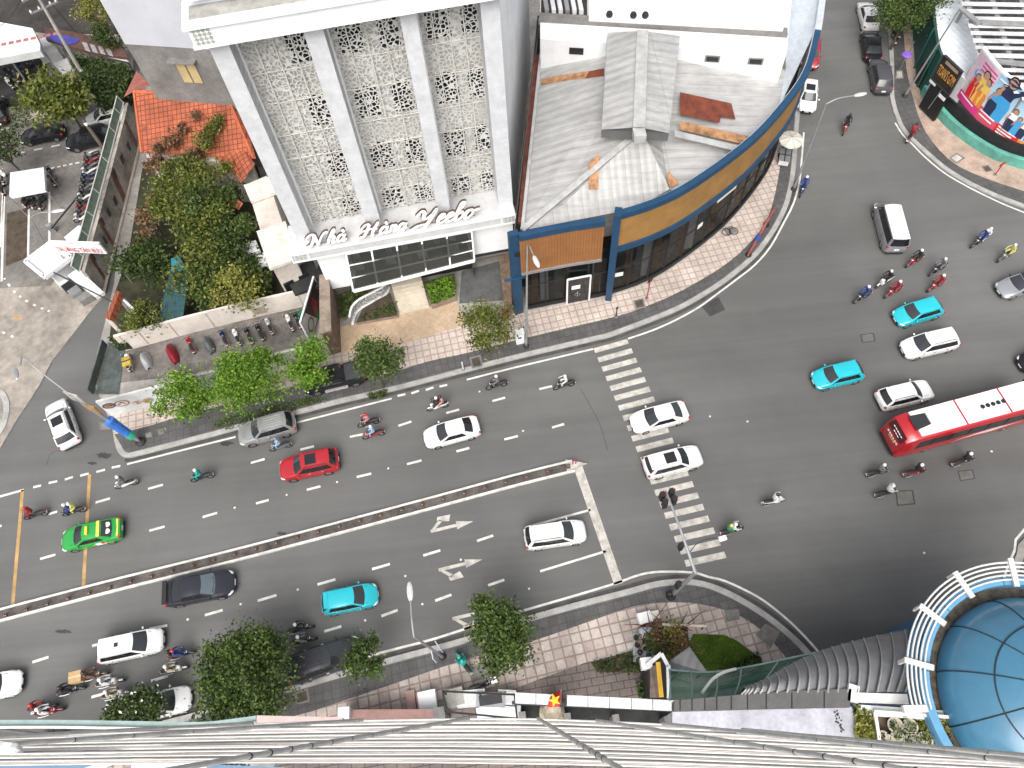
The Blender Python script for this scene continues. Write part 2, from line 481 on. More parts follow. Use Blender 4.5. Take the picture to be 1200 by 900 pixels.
# ---- gutter stains, patches and markings
b = MB()
ribbon(b, nk[6:70], -.32, 0, .003, M('gutter', (.075, .072, .068), .85, var=.4)); ribbon(b, sk, 0, .32, .003, MATS['gutter'])
PATCH = M('new_tarmac', (.055, .054, .053), .85, var=.3)
b.face(Gs([(821, 358), (842, 348), (850, 363), (832, 371)], .005), PATCH)
STAIN = M('oil_stain', (.05, .048, .045), .8, var=.4)
random.seed(3)
for (u, v, ru, rv) in [(122, 534, 10, 4), (108, 543, 6, 2), (265, 520, 9, 3), (330, 625, 7, 2), (75, 740, 10, 3), (648, 627, 12, 5)]:
    pts = []
    for k in range(18):
        a = 2*PI*k/18; q = random.uniform(.6, 1.1)
        pts.append(G(u+ru*q*math.cos(a), v+rv*q*math.sin(a), .0045))
    b.prism(pts, .0045, .0045, STAIN if v < 600 else PATCH)
GRATE = M('cast_iron_cover', (.17, .165, .15), .7, .3, var=.3)
for q in [[(1008, 392), (1024, 390), (1026, 400), (1010, 402)], [(1049, 575), (1070, 574), (1073, 591), (1051, 593)], [(1122, 552), (1140, 550), (1143, 561), (1125, 564)]]:
    b.face(Gs(q, .006), PATCH)
    m = sum((Vector((p[0], p[1])) for p in q), Vector((0, 0)))/4
    b.face([G(*(m+(Vector((p[0], p[1]))-m)*.82), .009) for p in q], GRATE)
struct(b.build('road_patches'))

b = MB(); ZM = .007
def dash(a, c, w=.16, m=PAINT): ribbon(b, [G(*a), G(*c)], -w/2, w/2, ZM, m)
DASH = '''-8,619,2,616 57,602.5,67,599.5 112,589,129,584 173.5,573,191,568 294,542.5,310,538 352,527,368,523 410,512,425,509 467,499,482,494 523,484,538,480 577,470,592,466 632,456,647,452.5
47,655,65,650 110,638,127,634 175,622,193,617 237.5,606,254.5,601 300,590,315,586 359.5,574,375.5,570 418,559,435,555 477,544,494,539.5 535,529,550,525 591,515,607,511 647,501,661,497
38,776,57,770 108,757,125,752 175,737,196,733 240,721,261,715 302,704,324,697.5 372,685,393,679 436,667,457,661 496,651,516,645 559,634,578,627.5
107,817,125,812 177,798,197,792 380,740,400,734 447,722,466,715 510,704,529,697 572,686,591,679.5 245,779,264,773 312,760,331,754 36,836,55,831
466,464,475,462 482,461,491,458 499,457,508,454 515,453,524,451 131,548,141,546 113,553,123,550.5 94,557.5,104,555 76,562,85.5,559 57,566,67,564 39,571,48,569 -4,583,28,574'''
for q in DASH.split():
    x = [float(i) for i in q.split(',')]; dash(x[:2], x[2:], .19)
dash((618, 617.5), (692, 597.5), .17); dash((633, 669.5), (710, 646), .17)
def line(px, w=.16): ribbon(b, smooth_line(Gs(px), 3), -w/2, w/2, ZM, PAINT)
line([(149, 544), (200, 531), (276, 512)]); line([(347, 495.5), (400, 482), (459, 467)]); line([(547, 445), (600, 431.5), (695, 409)])
line([(736, 397), (765, 387), (792, 375), (819, 360), (837, 347), (865, 326), (885, 310), (903, 289), (918, 262), (930, 238), (937, 212), (940, 180), (942, 155)])
line([(1049, 144), (1058, 158), (1070, 170), (1085, 185), (1110, 205), (1150, 227), (1200, 249), (1290, 280)])
line([(240, 822), (345, 794), (450, 764), (511, 748), (590, 722), (615, 715), (660, 702), (717, 685), (750, 673.5), (775, 670), (812, 671), (830, 676), (850, 681), (880, 695), (900, 707.5), (925, 728), (945, 748), (962, 768), (975, 790)])
line([(1290, 550), (1200, 621), (1189, 645), (1177, 676), (1168, 715)])
b.face(Gs([(671.5, 546), (681.5, 543.5), (730, 683), (720, 686)], ZM), PAINTW)
p0 = G(696.5, 411); p1 = G(803, 660.5); q0 = G(736, 400); q1 = G(850, 650)
for i in range(21):
    a = lerp(p0, p1, i/20); c = lerp(q0, q1, i/20); ribbon(b, [a, c], -.24, .24, ZM, PAINTW)
for a, c in [((26.5, 574), (14.5, 712)), ((105, 556), (97.5, 692))]: ribbon(b, [G(*a), G(*c)], -.13, .13, ZM, YPAINT)
def arrow(u, v, flip):
    """straight-and-turn lane arrow"""
    o = G(u, v); ang = R(8); ux = Vector((math.cos(ang), math.sin(ang), 0)); uy = Vector((-ux.y, ux.x, 0))
    P = lambda x, y: o+ux*x+uy*y*flip+Vector((0, 0, ZM))
    b.face([P(-1.6, -.12), P(.4, -.12), P(.4, .12), P(-1.6, .12)], PAINTW)
    b.face([P(.4, -.32), P(1.7, 0), P(.4, .32)], PAINTW)
    b.face([P(-1.5, .121), P(-1.2, .121), P(-.55, .62), P(-.85, .72)], PAINTW)
    b.face([P(-1.0, .70), P(-.1, .45), P(.1, .95), P(-.9, .98)], PAINTW)
arrow(529, 617, 1); arrow(539, 662, -1); arrow(556, 719, -1)
for u, v in [(395, 565), (455, 549), (336, 580), (275, 595), (540, 656), (475, 675), (415, 691), (349, 691), (220, 726), (282, 708), (620, 690), (562, 459), (613, 505), (428, 727), (495, 708), (832, 488), (876, 494), (1162, 529), (1083, 648)]:
    c = G(u, v); b.prism([c+Vector((.09*math.cos(k), .09*math.sin(k), 0)) for k in range(6)], 0, .02, PAINT)
struct(b.build('road_markings'))
# faint joints in the asphalt
b = MB()
for px in [[(680, 455), (702, 495), (712, 528)], [(55, 545), (62, 530), (95, 524)]]:
    ribbon(b, smooth_line(Gs(px), 4), -.02, .02, .0055, MATS['new_tarmac'] if px[0][0] < 1000 else MATS['gutter'])
struct(b.build('road_joints'))
b = MB()
IRON = M('cover_frame', (.22, .2, .18), .8, .2, var=.4); SOIL2 = M('pit_soil', (.1, .08, .06), .9, var=.5)
def cover(px, z, inner):
    m = sum((Vector((p[0], p[1])) for p in px), Vector((0, 0)))/len(px)
    for s, zz, mm in ((1, 0, GREYW), (.86, .003, IRON), (.7, .006, inner)):
        b.face([G(*(m+(Vector((p[0], p[1]))-m)*s), z+.012+zz) for p in px], mm)
for px, inner in [([(742, 352), (754, 349), (757, 360), (745, 363)], SOIL2), ([(550, 419), (563, 416), (566, 429), (553, 432)], SOIL2), ([(548, 784), (571, 774), (576, 790), (553, 800)], GREYW),
                  ([(345, 812), (361, 806), (363, 822), (347, 826)], SOIL2), ([(885, 744), (897, 731), (915, 740), (903, 760)], IRON), ([(848, 715), (866, 714), (867, 726), (851, 729)], GREYW),
                  ([(1112, 185), (1121, 179), (1131, 185), (1121, 192)], PAINTW), ([(1050, 82), (1058, 82), (1059, 92), (1049, 93)], PAINTW), ([(1150, 195), (1158, 193), (1164, 200), (1155, 202)], SOIL2),
                  ([(847, 268), (858, 264), (864, 271), (853, 277)], GREYW), ([(116, 495), (130, 493), (130, 503), (117, 504)], GREYW), ([(170, 508), (177, 506), (178, 512), (171, 513)], GREYW), ([(185, 504), (191, 502), (192, 508), (186, 510)], IRON)]:
    cover(px, ZK, inner)
struct(b.build('pavement_covers'))

# ---- median
md = thing('median_barrier', 'long narrow concrete median with white edges splitting the wide road', 'median', G(340, 630))
ml = smooth_line([G(*p) for p in [(-60, 737.5), (120, 690), (280, 650), (480, 597), (600, 564.5), (672, 546.5)]], 6)
b = MB(); b.wall(offset_line(ml, -.33), 0, .16, .66, M('median_concrete', (.12, .105, .095), .9, var=.6, scale=.9)); b.build('concrete_bed', md)
for s in (-1, 1):
    b = MB()
    for i in range(0, len(ml)-1):
        seg = [lerp(ml[i], ml[i+1], .004), lerp(ml[i], ml[i+1], .996)]
        b.wall(offset_line(seg, .335*s if s > 0 else -.335-.17), 0, .2, .17, PAINT)
    b.build('white_kerb', md)
pole = None; tot = 0
b = MB(); c = Vector((0, 0, 0)); BRN = M('rusty_delineator', (.13, .08, .06), .8, var=.4)
b.box((0, 0, .17), (.36, .36, .03), BRN); b.lathe([(.09, .18), (.06, .5), (.075, .52), (.075, .56), (0, .57)], (0, 0, 0), BRN, 8); b.box((0, 0, .4), (.13, .13, .05), PAINT)
base = b.build('delineator_post', None, world=False)
us = [690-24.3*i for i in range(1, 31)]
first = True
for i, u in enumerate(us):
    v = 546+(672-u)*.2655
    o = base if first else link(base.copy())
    first = False
    o.parent = md; o.location = G(u, v)-OFF[md]
    OFF[o] = OFF[md]
b = MB(); RED = M('red_paint', (.45, .03, .03), .5, var=.3)
e = G(677, 545); 
for k in range(4): b.tube([e+Vector((-.5+.12*k, .12*(k % 2), .15)), e+Vector((-.5+.12*k, .12*(k % 2), .75))], .05, RED if k % 2 else PAINT, 8)
b.prism([e+Vector((-.9, -.5, 0)), e+Vector((.75, 0, 0)), e+Vector((-.9, .5, 0))], 0, .17, PAINTW)
b.build('end_marker', md)
# ================================================================== BUILDINGS
def stroke_ribbon(b, pts, thin, thick, m, depth, ex, ez, ey, org, sub=5):
    """pen stroke with swelling downstrokes; ex/ez span the sign plane, ey its thickness"""
    P = smooth_line([Vector((p[0], p[1], 0)) for p in pts], sub)
    L = []; Rr = []
    n = len(P)
    for i, p in enumerate(P):
        d = P[min(i+1, n-1)]-P[max(i-1, 0)]
        d = d.normalized() if d.length > 1e-6 else Vector((1, 0, 0))
        w = lerp(thin, thick, abs(d.y)**1.5 if d.y < 0 else abs(d.y)*.25)
        if i in (0, n-1): w *= .5
        nn = Vector((-d.y, d.x, 0))
        L.append(p+nn*w); Rr.append(p-nn*w)
    W = lambda q, k: org+ex*q.x+ez*q.y+ey*k
    rows = [[W(l, 0), W(r, 0), W(r, depth), W(l, depth)] for l, r in zip(L, Rr)]
    b.loft(rows, m)

CUR = {
 'N': (1.9, [[(-.5, .9), (-.55, 1.35), (-.15, 1.75), (.2, 1.5), (.2, .6), (.0, 0), (-.25, .15)], [(.2, 1.65), (.55, .9), (.95, 0)], [(.95, 0), (1.0, 1.1), (1.3, 1.75), (1.6, 1.65)]]),
 'h': (.95, [[(-.1, .2), (.05, 1.3), (.25, 1.95), (.35, 1.6), (.08, .5), (.02, 0)], [(.05, .5), (.35, .98), (.55, .8), (.5, .15), (.7, 0), (.95, .25)]]),
 'a': (1.0, [[(.65, .85), (.3, 1), (.02, .5), (.2, 0), (.5, .3), (.68, .95), (.62, .2), (.8, 0), (1.05, .3)]]),
 'A': (1.0, [[(.65, .85), (.3, 1), (.02, .5), (.2, 0), (.5, .3), (.68, .95), (.62, .2), (.8, 0), (1.05, .3)], [(.25, 1.7), (.6, 1.3)]]),
 'H': (1.75, [[(-.45, 1.15), (-.1, 1.75), (.3, 1.6), (.2, .6), (0, 0), (-.3, .1)], [(1.25, 1.85), (1.0, 1.0), (.95, .1), (1.25, .0)], [(-.15, .85), (.6, 1.02), (1.35, .9)]]),
 'n': (.95, [[(0, .8), (.15, .98), (.1, 0)], [(.12, .5), (.45, .98), (.6, .75), (.55, .15), (.7, 0), (.95, .3)]]),
 'g': (1.0, [[(.6, .85), (.3, 1), (.02, .5), (.2, .05), (.5, .3), (.65, .95), (.55, -.4), (.2, -.8), (-.1, -.55), (.35, -.1), (1.0, .3)]]),
 'Y': (1.7, [[(-.4, 1.25), (-.05, 1.8), (.25, 1.5), (.3, 1.0), (.6, .85), (1, 1.3), (1.2, 1.85)], [(1.2, 1.85), (.9, .4), (.5, -.6), (-.1, -.75), (-.45, -.3), (0, .1), (.9, .2)]]),
 'e': (.75, [[(-.05, .4), (.42, .6), (.45, .95), (.2, .98), (.02, .5), (.15, .03), (.45, .05), (.8, .38)]]),
 'b': (.85, [[(-.05, .4), (.3, 1.5), (.36, 1.95), (.15, 1.9), (.06, 1.0), (.06, .2), (.3, 0), (.62, .35), (.5, .9), (.2, .75)]]),
 'o': (.95, [[(.42, .97), (.1, .85), (.0, .4), (.25, 0), (.6, .35), (.55, .82), (.35, .97), (.62, .82), (1.15, .92)]]),
}

def text_mesh(b, s, org, ex, ez, ey, height, width, m, depth=.03):
    """lettering: Blender's built-in face as real raised letters"""
    cu = D.curves.new('lettering', 'FONT'); cu.body = s; cu.align_x = 'LEFT'; cu.fill_mode = 'FRONT'; cu.resolution_u = 2
    o = D.objects.new('lettering', cu); link(o)
    bpy.context.view_layer.update()
    dg = bpy.context.evaluated_depsgraph_get()
    me = D.meshes.new_from_object(o.evaluated_get(dg))
    xs = [v.co.x for v in me.vertices]; ys = [v.co.y for v in me.vertices]
    x0, x1, y0, y1 = min(xs), max(xs), min(ys), max(ys)
    sx = width/(x1-x0); sy = height/(y1-y0)
    P = [org+ex*((v.co.x-x0)*sx)+ez*((v.co.y-y0)*sy)+ey*depth for v in me.vertices]
    for p in me.polygons: b.face([P[i] for i in p.vertices], m)
    D.objects.remove(o); D.curves.remove(cu); D.meshes.remove(me)

Z = Vector((0, 0, 1))
# ---------------------------------------------------------------- restaurant tower
P1 = G(350, 285, 8.5); P4 = G(597, 240, 8.5); P1.z = P4.z = 0
UX = (P4-P1).normalized(); UL = (P4-P1).length
UN = Vector((UX.y, -UX.x, 0))           # towards the street
SD = Vector((math.cos(R(80)), math.sin(R(80)), 0))   # side walls run back
def FP(s, d, z):
    """point on the tower front: s metres along, d metres out, z up"""
    return P1+UX*s+UN*d+Z*z
TOP = 26.9
tw = thing('restaurant_tower', 'tall white restaurant tower with pierced screens between four broad ribs', 'building', FP(UL/2, 0, 0))
BW = M('tower_white', (.84, .845, .85), .5, var=.08, scale=.5)
BW2 = M('tower_backing', (.50, .49, .46), .75, var=.2, scale=.35)
b = MB(); dp = 25
back = -1.9
b.face([FP(0, back, 8.6), FP(UL, back, 8.6), FP(UL, back, TOP+2), FP(0, back, TOP+2)], BW2)
b.build('backing_wall', tw)
SIDE = m_corr('side_cladding', (.84, .85, .86), R(80)+PI/2, .6, .12)
b = MB()
for s in (0, UL):
    a = FP(s, back, 0); c = a+SD*dp
    b.face([a, c, c+Z*(TOP+1.2), a+Z*(TOP+1.2)], SIDE)
b.face([FP(0, back, 0)+SD*dp, FP(UL, back, 0)+SD*dp, FP(UL, back, TOP+1)+SD*dp, FP(0, back, TOP+1)+SD*dp], SIDE)
b.build('side_wall', tw)
ribs = [(0, 1.15), (5.55, 6.7), (11.25, 12.25), (16.1, 17.25)]
for k, (a, c) in enumerate(ribs):
    b = MB(); z0 = 8.45
    q = [FP(a, back, 0), FP(c, back, 0), FP(c, .0, 0), FP(a, .0, 0)]
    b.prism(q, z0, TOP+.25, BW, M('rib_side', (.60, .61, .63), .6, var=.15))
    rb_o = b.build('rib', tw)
    b = MB()
    for zz in range(24): b.bar(FP(c+.003, back+.05, 9.2+zz*.74), FP(c+.003, -.35, 9.2+zz*.74), .05, .02, M('rib_joint', (.42, .43, .45), .7), UX)
    b.bar(FP(c+.06, back+.22, 8.5), FP(c+.06, back+.22, TOP), .16, .12, BW, UN); b.build('rib_louvre', rb_o)
MULL = M('screen_mullion', (.66, .64, .58), .6, var=.15)
SCR = m_screen()
rows = [(23.2, 25.2), (18.0, 20.2), (13.0, 15.2), (8.9, 10.5)]
FRAME = M('window_frame_dark', (.03, .03, .032), .5)
pan = [(1.15, 5.55, [(4.05, 5.4)]), (6.7, 11.25, [(7.2, 8.75), (9.75, 11.0)]), (12.25, 16.1, [(12.75, 14.3), (15.0, 16.05)])]
for a, c, wins in pan:
    b = MB()
    for k, dd in enumerate((-1.74, -1.78)):
        b.face([FP(a, dd, 8.6), FP(c, dd, 8.6), FP(c, dd, TOP+.2), FP(a, dd, TOP+.2)], SCR)
    pier = b.build('screen_panel', tw)
    b = MB(); n = 4
    for i in range(1, n):
        s = lerp(a, c, i/n); b.bar(FP(s, -1.66, 8.6), FP(s, -1.66, TOP), .07, .07, MULL, UN)
    for z in [22.9, 17.7, 12.7, 20.5, 15.5, 10.8]: b.bar(FP(a, -1.70, z), FP(c, -1.70, z), .05, .05, MULL)
    b.build('screen_rail', pier)
    for (z0, z1) in rows:
        for (x0, x1) in wins:
            b = MB(); d = back
            b.face([FP(x0, d+.02, z0), FP(x1, d+.02, z0), FP(x1, d+.02, z1), FP(x0, d+.02, z1)], GLASSD)
            for k in range(9):
                t0 = lerp(x0, x1, .5-.5*math.cos(PI*k/9)); t1 = lerp(x0, x1, .5-.5*math.cos(PI*(k+1)/9))
                h0 = z1+.32*math.sin(PI*k/9); h1 = z1+.32*math.sin(PI*(k+1)/9)
                b.face([FP(t0, d+.02, z1), FP(t1, d+.02, z1), FP(t1, d+.02, h1), FP(t0, d+.02, h0)], GLASSD)
            b.bar(FP((x0+x1)/2, d+.04, z0), FP((x0+x1)/2, d+.04, z1), .06, .04, FRAME, UN)
            for zz in (z0, (z0+z1)/2, z1): b.bar(FP(x0, d+.04, zz), FP(x1, d+.04, zz), .06, .04, FRAME)
            b.build('window', tw)
# cornice
b = MB()
b.prism([FP(-.5, back-.6, 0), FP(UL+.4, back-.6, 0), FP(UL+.4, .75, 0), FP(-.5, .75, 0)], TOP+.35, TOP+1.5, BW, BW, True)
b.prism([FP(-.7, back-.6, 0), FP(UL+.6, back-.6, 0), FP(UL+.6, .95, 0), FP(-.7, .95, 0)], TOP+1.5, TOP+1.7, BW, BW, True)
b.prism([FP(-.6, back-.6, 0), FP(UL+.5, back-.6, 0), FP(UL+.5, .85, 0), FP(-.6, .85, 0)], TOP+.2, TOP+.35, BW, BW, True)
cor = b.build('cornice', tw)
ORN = M('cornice_ornament', (.42, .43, .38), .7, var=.3, scale=3)
b = MB()
for k in range(4):
    for l in range(4):
        b.box(FP(-.42+.2+k*.27, .765, TOP+.5+l*.27), (.2, .03, .2), ORN, mat=Matrix((UX, UN, Z)).transposed() @ Matrix.Rotation(.78*((k+l) % 2), 3, 'Y'))
b.build('ornament_panel', tw)
b = MB()
b.prism([FP(-.3, -.9, 0), FP(UL, -.9, 0), FP(UL, .3, 0), FP(-.3, .3, 0)], TOP+1.7, TOP+1.75, M('terrace_floor', (.38, .37, .34), .8, var=.3))
b.face([FP(-.3, -.62, TOP+2.2), FP(UL, -.62, TOP+2.2), FP(UL, -.62, TOP+4.2), FP(-.3, -.62, TOP+4.2)], SCR)
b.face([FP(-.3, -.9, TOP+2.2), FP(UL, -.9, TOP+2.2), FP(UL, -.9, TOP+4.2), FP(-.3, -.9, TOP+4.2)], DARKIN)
b.bar(FP(-.3, -.55, TOP+2.4), FP(UL, -.55, TOP+2.4), .15, .3, BW); b.bar(FP(-.3, -.55, TOP+4.2), FP(UL, -.55, TOP+4.2), .15, .2, BW)
for s in (-.2, 4.3, 8.6, 12.9): b.bar(FP(s, -.5, TOP+2.2), FP(s, -.5, TOP+4.3), .25, .2, BW, UX)
b.build('roof_parapet', tw)
b = MB(); b.prism([FP(-.3, -1.62, 0), FP(UL, -1.62, 0), FP(UL, -1.62, 0)+SD*24, FP(-.3, -1.62, 0)+SD*24], TOP+1.6, TOP+1.8, CONC); b.build('roof', tw)
# canopy ledge with the name
b = MB()
b.prism([FP(-.75, -1.95, 0), FP(UL+.3, -1.95, 0), FP(UL+.3, 1.05, 0), FP(-.75, 1.05, 0)], 7.45, 8.5, M('ledge_grey_white', (.56, .56, .56), .6, var=.15), None, True)
b.bar(FP(-.78, 1.06, 7.55), FP(UL+.33, 1.06, 7.55), .08, .14, BW); b.bar(FP(-.78, 1.06, 8.44), FP(UL+.33, 1.06, 8.44), .08, .14, BW)
for s in (-.7, .62, UL-.85, UL+.25): b.bar(FP(s, 1.06, 7.5), FP(s, 1.06, 8.5), .14, .08, BW, UX)
can = b.build('canopy_ledge', tw)
b = MB()
for s0 in (-.45, UL-.65):
    b = MB()
    for k in range(3):
        for l in range(3): b.box(FP(s0+.12+k*.3, 1.06, 7.75+l*.22), (.2, .03, .14), ORN, mat=Matrix((UX, UN, Z)).transposed())
    b.build('ledge_ornament', can)
LW = M('sign_letter_white', (.85, .85, .85), .4, var=.05); LD = M('sign_letter_side', (.13, .085, .06), .6)
words = [('NhA', .9), ('HAng', 5.1), ('Yeebo', 9.4)]
x = .9
total = []
for wd, x0 in words:
    x = x0; sc_ = .74 if wd != 'Yeebo' else .92
    for ch in wd:
        b = MB(); adv, st = CUR[ch]
        sh = UX*.42
        ez = (Z*.97-UN*.05+sh)
        for s in st:
            stroke_ribbon(b, s, .07, .17, LW, .1, UX*sc_, ez*sc_*(1.0), UN, FP(x, .72, 8.72), 4)
            stroke_ribbon(b, s, .12, .225, LD, .12, UX*sc_, ez*sc_*(1.0), UN, FP(x, .52, 8.70), 4)
        b.build('sign_letter', tw)
        x += adv*sc_
    b = MB(); b.bar(FP(x0-.3, .62, 8.75), FP(x+.1, .62, 8.75), .05, .05, LD)
    b.bar(FP(x0, .62, 8.5), FP(x0, .62, 8.8), .05, .05, LD); b.bar(FP(x-.3, .62, 8.5), FP(x-.3, .62, 8.8), .05, .05, LD); b.build('sign_rail', tw)
# ground floor
b = MB()
b.prism([FP(.9, -.95, 0), FP(3.5, -.95, 0), FP(3.5, .35, 0), FP(.9, .35, 0)], 2.4, 7.44, BW, BW, True)
b.build('lower_wall', tw); b = MB()
b.prism([FP(13.3, -.85, 0), FP(UL+.1, -.85, 0), FP(UL+.1, .3, 0), FP(13.3, .3, 0)], 3.4, 7.44, BW, BW, True)
b.build('lower_wall', tw)
b = MB()
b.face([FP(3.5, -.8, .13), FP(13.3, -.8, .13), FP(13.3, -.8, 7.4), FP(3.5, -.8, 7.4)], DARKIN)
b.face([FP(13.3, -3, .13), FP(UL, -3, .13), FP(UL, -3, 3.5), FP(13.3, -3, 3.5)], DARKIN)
b.face([FP(13.3, -3, .13), FP(13.3, .2, .13), FP(13.3, .2, 3.5), FP(13.3, -3, 3.5)], GREYW)
b.build('entrance_recess', tw)
b = MB(); GL = m_glass('lobby_glass', (.06, .065, .06), .5); 
TL, TR, BL, BR = FP(3.4, 1.0, 7.35), FP(13.6, 1.0, 7.35), G(414, 341, 4.0), G(556, 305, 4.0)
TL0, TR0, BL0, BR0 = FP(3.4, -.7, 7.35), FP(13.4, -.7, 7.35), FP(3.6, -.7, 4.0), FP(13.2, -.7, 4.0)
b.face([BL, BR, TR, TL], GL); b.face([BL0, BL, TL, TL0], GL); b.face([BR, BR0, TR0, TR], GL)
b.build('glass_bay', tw)
b = MB()
for i in range(6):
    t = i/5; b.bar(lerp(BL, BR, t), lerp(TL, TR, t), .14, .1, BW, UN)
for t in (0, .36, .7, 1.0): b.bar(lerp(BL, TL, t), lerp(BR, TR, t), .1, .1, BW)
b.bar(BL0, BL, .16, .2, BW); b.bar(BR0, BR, .16, .2, BW); b.bar(BL, BR, .22, .3, BW)
b.bar(BL0, TL0, .12, .12, BW); b.bar(lerp(BL0, BL, .5), lerp(TL0, TL, .5), .08, .08, BW); b.bar(lerp(BR0, BR, .5), lerp(TR0, TR, .5), .08, .08, BW)
b.build('bay_frame', tw)
b = MB(); b.face([BL0-Z*.02, BR0-Z*.02, BR-Z*.16, BL-Z*.16], M('bay_floor', (.16, .14, .12), .6)); b.build('bay_soffit', tw)
b = MB()
for i in range(7):
    s = 3.9+i*1.35; c = FP(s, .1, 4.1)
    b.box(c+Z*.4, (.8, .35, .75), M('bay_furniture', (.24, .22, .20), .7, var=.5, scale=.9) if i % 2 else CREAM, mat=Matrix((UX, UN, Z)).transposed())
    b.box(c+Z*1.6+UN*-.6, (.5, .1, 1.8), CREAM if i % 3 == 0 else GREYW, mat=Matrix((UX, UN, Z)).transposed())
b.build('bay_interior', tw)
# stairs
st = thing('front_staircase', 'beige stone steps climbing to the restaurant door between two planted beds', 'stairs', G(486, 366, ZK))
STEP = M('beige_stone', (.55, .49, .39), .7, var=.15)
bl, br, tl, tr = G(469, 369, ZK), G(503.5, 361, ZK), G(458.5, 334, 1.35), G(494, 327, 1.35)
for i in range(8):
    t0 = i/8; t1 = (i+1)/8
    a = lerp(bl, tl, t0); c = lerp(br, tr, t0); d = lerp(br, tr, 1.2); e = lerp(bl, tl, 1.2)
    b = MB(); b.prism([a, c, d, e], ZK if i == 0 else ZK+.16*i, ZK+.16*(i+1), STEP)
    b.bar(Vector((a.x, a.y, ZK+.16*(i+1)-.012)), Vector((c.x, c.y, ZK+.16*(i+1)-.012)), .05, .03, M('step_nosing', (.66, .60, .50), .6))
    b.build('step', st)
# planted beds
def bed(name, label, px, h, m=GRASS):
    t = thing(name, label, 'planter', G(*px[0], ZK)); b = MB(); b.prism(Gs(px, h), ZK, h-.06, SOIL, M('planter_stone', (.30, .22, .17), .8, var=.3)); b.build('planter_wall', t)
    return t
HB = [(497, 330), (532, 320), (534, 346), (505, 356)]
bed1 = bed('hedge_planter', 'square planter of bright green hedge right of the beige entrance steps', HB, 1.0)
LB = [(396, 345), (430, 332), (436, 336), (420, 352), (404, 372), (396, 372)]
bed2 = bed('lawn_planter', 'curved green planter at the foot of the brown pillar', LB, .6)
RB = [(417, 378), (424, 362), (440, 352), (457, 343), (466, 369)]
bed3 = bed('ramp_planter', 'low stone planter hemmed by the curved white lattice balustrade', RB, .6)
bal = thing('lattice_balustrade', 'curved white pierced balustrade winding beside the entrance steps', 'balustrade', G(412, 372, ZK))
bl_ = smooth_line([G(*p, ZK) for p in [(456, 338), (452, 346), (440, 353), (425, 361), (416, 370), (413, 382)]], 4)
b = MB()
for d in (0, .12): 
    o = offset_line(bl_, d); b.grid([[Vector((p.x, p.y, .4)) for p in o], [Vector((p.x, p.y, 1.5)) for p in o]], SCR)
b.build('pierced_panel', bal)
b = MB(); b.tube([Vector((p.x, p.y, 1.55)) for p in offset_line(bl_, .06)], .1, BW, 6); b.tube([Vector((p.x, p.y, .35)) for p in offset_line(bl_, .06)], .12, BW, 6); b.build('handrail', bal)
# brown pillar wall
pw = thing('brick_pillar', 'rough brown stone pillar standing between the mural yard and the restaurant', 'pillar', G(390, 400, ZK))
b = MB(); b.prism(Gs([(388, 352), (397, 350), (400, 412), (389, 416)], ZK), ZK, 3.6, M('brown_stone', (.22, .15, .105), .9, var=.5, scale=1.5, bump=.4)); b.build('pillar_body', pw)
b = MB(); b.prism(Gs([(387, 351), (398, 349), (401, 414), (388, 418)], ZK), 3.6, 3.8, M('stone_cap', (.30, .24, .19), .85, var=.4)); b.build('pillar_cap', pw)

# ---------------------------------------------------------------- grey neighbour tower
a, c = G(178, 105, 9), G(262, 111, 9); a.z = c.z = 0
gt = thing('grey_tower', 'grey rendered block with pale cladding above, behind the orange roofed house', 'building', lerp(a, c, .5))
ux = (c-a).normalized(); a2 = a; c2 = a+ux*11.5; dd = Vector((-ux.y, ux.x, 0))*14
b = MB(); b.prism([a2, c2, c2+dd, a2+dd], ZK, 13.8, GREYW); b.build('lower_wall', gt)
b = MB(); o = Vector((ux.y, -ux.x, 0))*.06
b.prism([a2+o-ux*.05, c2+o, c2+dd, a2+dd-ux*.05], 13.8, 22.6, M('pale_cladding', (.50, .51, .55), .5, var=.08, scale=.5), None, True); b.build('clad_wall', gt)
b = MB(); b.prism([a2+o*6-ux*.5, c2+o*6, c2+dd, a2+dd-ux*.5], 22.6, 23.2, M('pale_green_trim', (.52, .58, .53), .6)); b.build('roof_edge', gt)
b = MB(); w = a+ux*3.6
for k in (0, .95): b.box(w+ux*(.5+k)+o+Z*11.2, (.8, .08, 2.0), M('yellow_glass', (.55, .42, .22), .3), mat=Matrix((ux, o.normalized(), Z)).transposed())
wn = b.build('window', gt)
b = MB(); b.box(w+ux*.95+o*5+Z*12.6, (2.5, .7, .12), GREYW, mat=Matrix((ux, o.normalized(), Z)).transposed()); b.build('window_hood', wn)

# ---------------------------------------------------------------- orange tiled house
def m_rooftile(name, rot, c1=(.44, .12, .055), c2=(.36, .09, .04)):
    t = NT(name); v = t.mapping(rot); br = t.brick(v, .42, .42, .035, c1, c2, (.16, .03, .012), 0.0)
    f = t.noise(.5, detail=6, rough=.7); c = t.mix(1.0, br.outputs['Color'], t.vcol(f, .6, 1.1), 'MULTIPLY')
    moss = t.noise(.55, detail=8, rough=.75, out0=.56, out1=.66); c = t.mix(t.math('MULTIPLY', moss, .75), c, (.10, .03, .02))
    t.bump(br.outputs['Fac'], -.7, .05); t.base(c, .8); return t.mat
hs_ = thing('tiled_house', 'old house with orange tiled roofs half hidden under creeping vines', 'house', G(250, 230, ZK))
RT = m_rooftile('orange_roof_tile', R(0)); RIDGE = M('ridge_tile', (.50, .13, .055), .8, var=.3)
rp = [G(157, 107, 8.2), G(266, 112, 8.2), G(297, 186, 5.8), G(166, 179, 5.8)]
b = MB(); b.face(rp, RT)
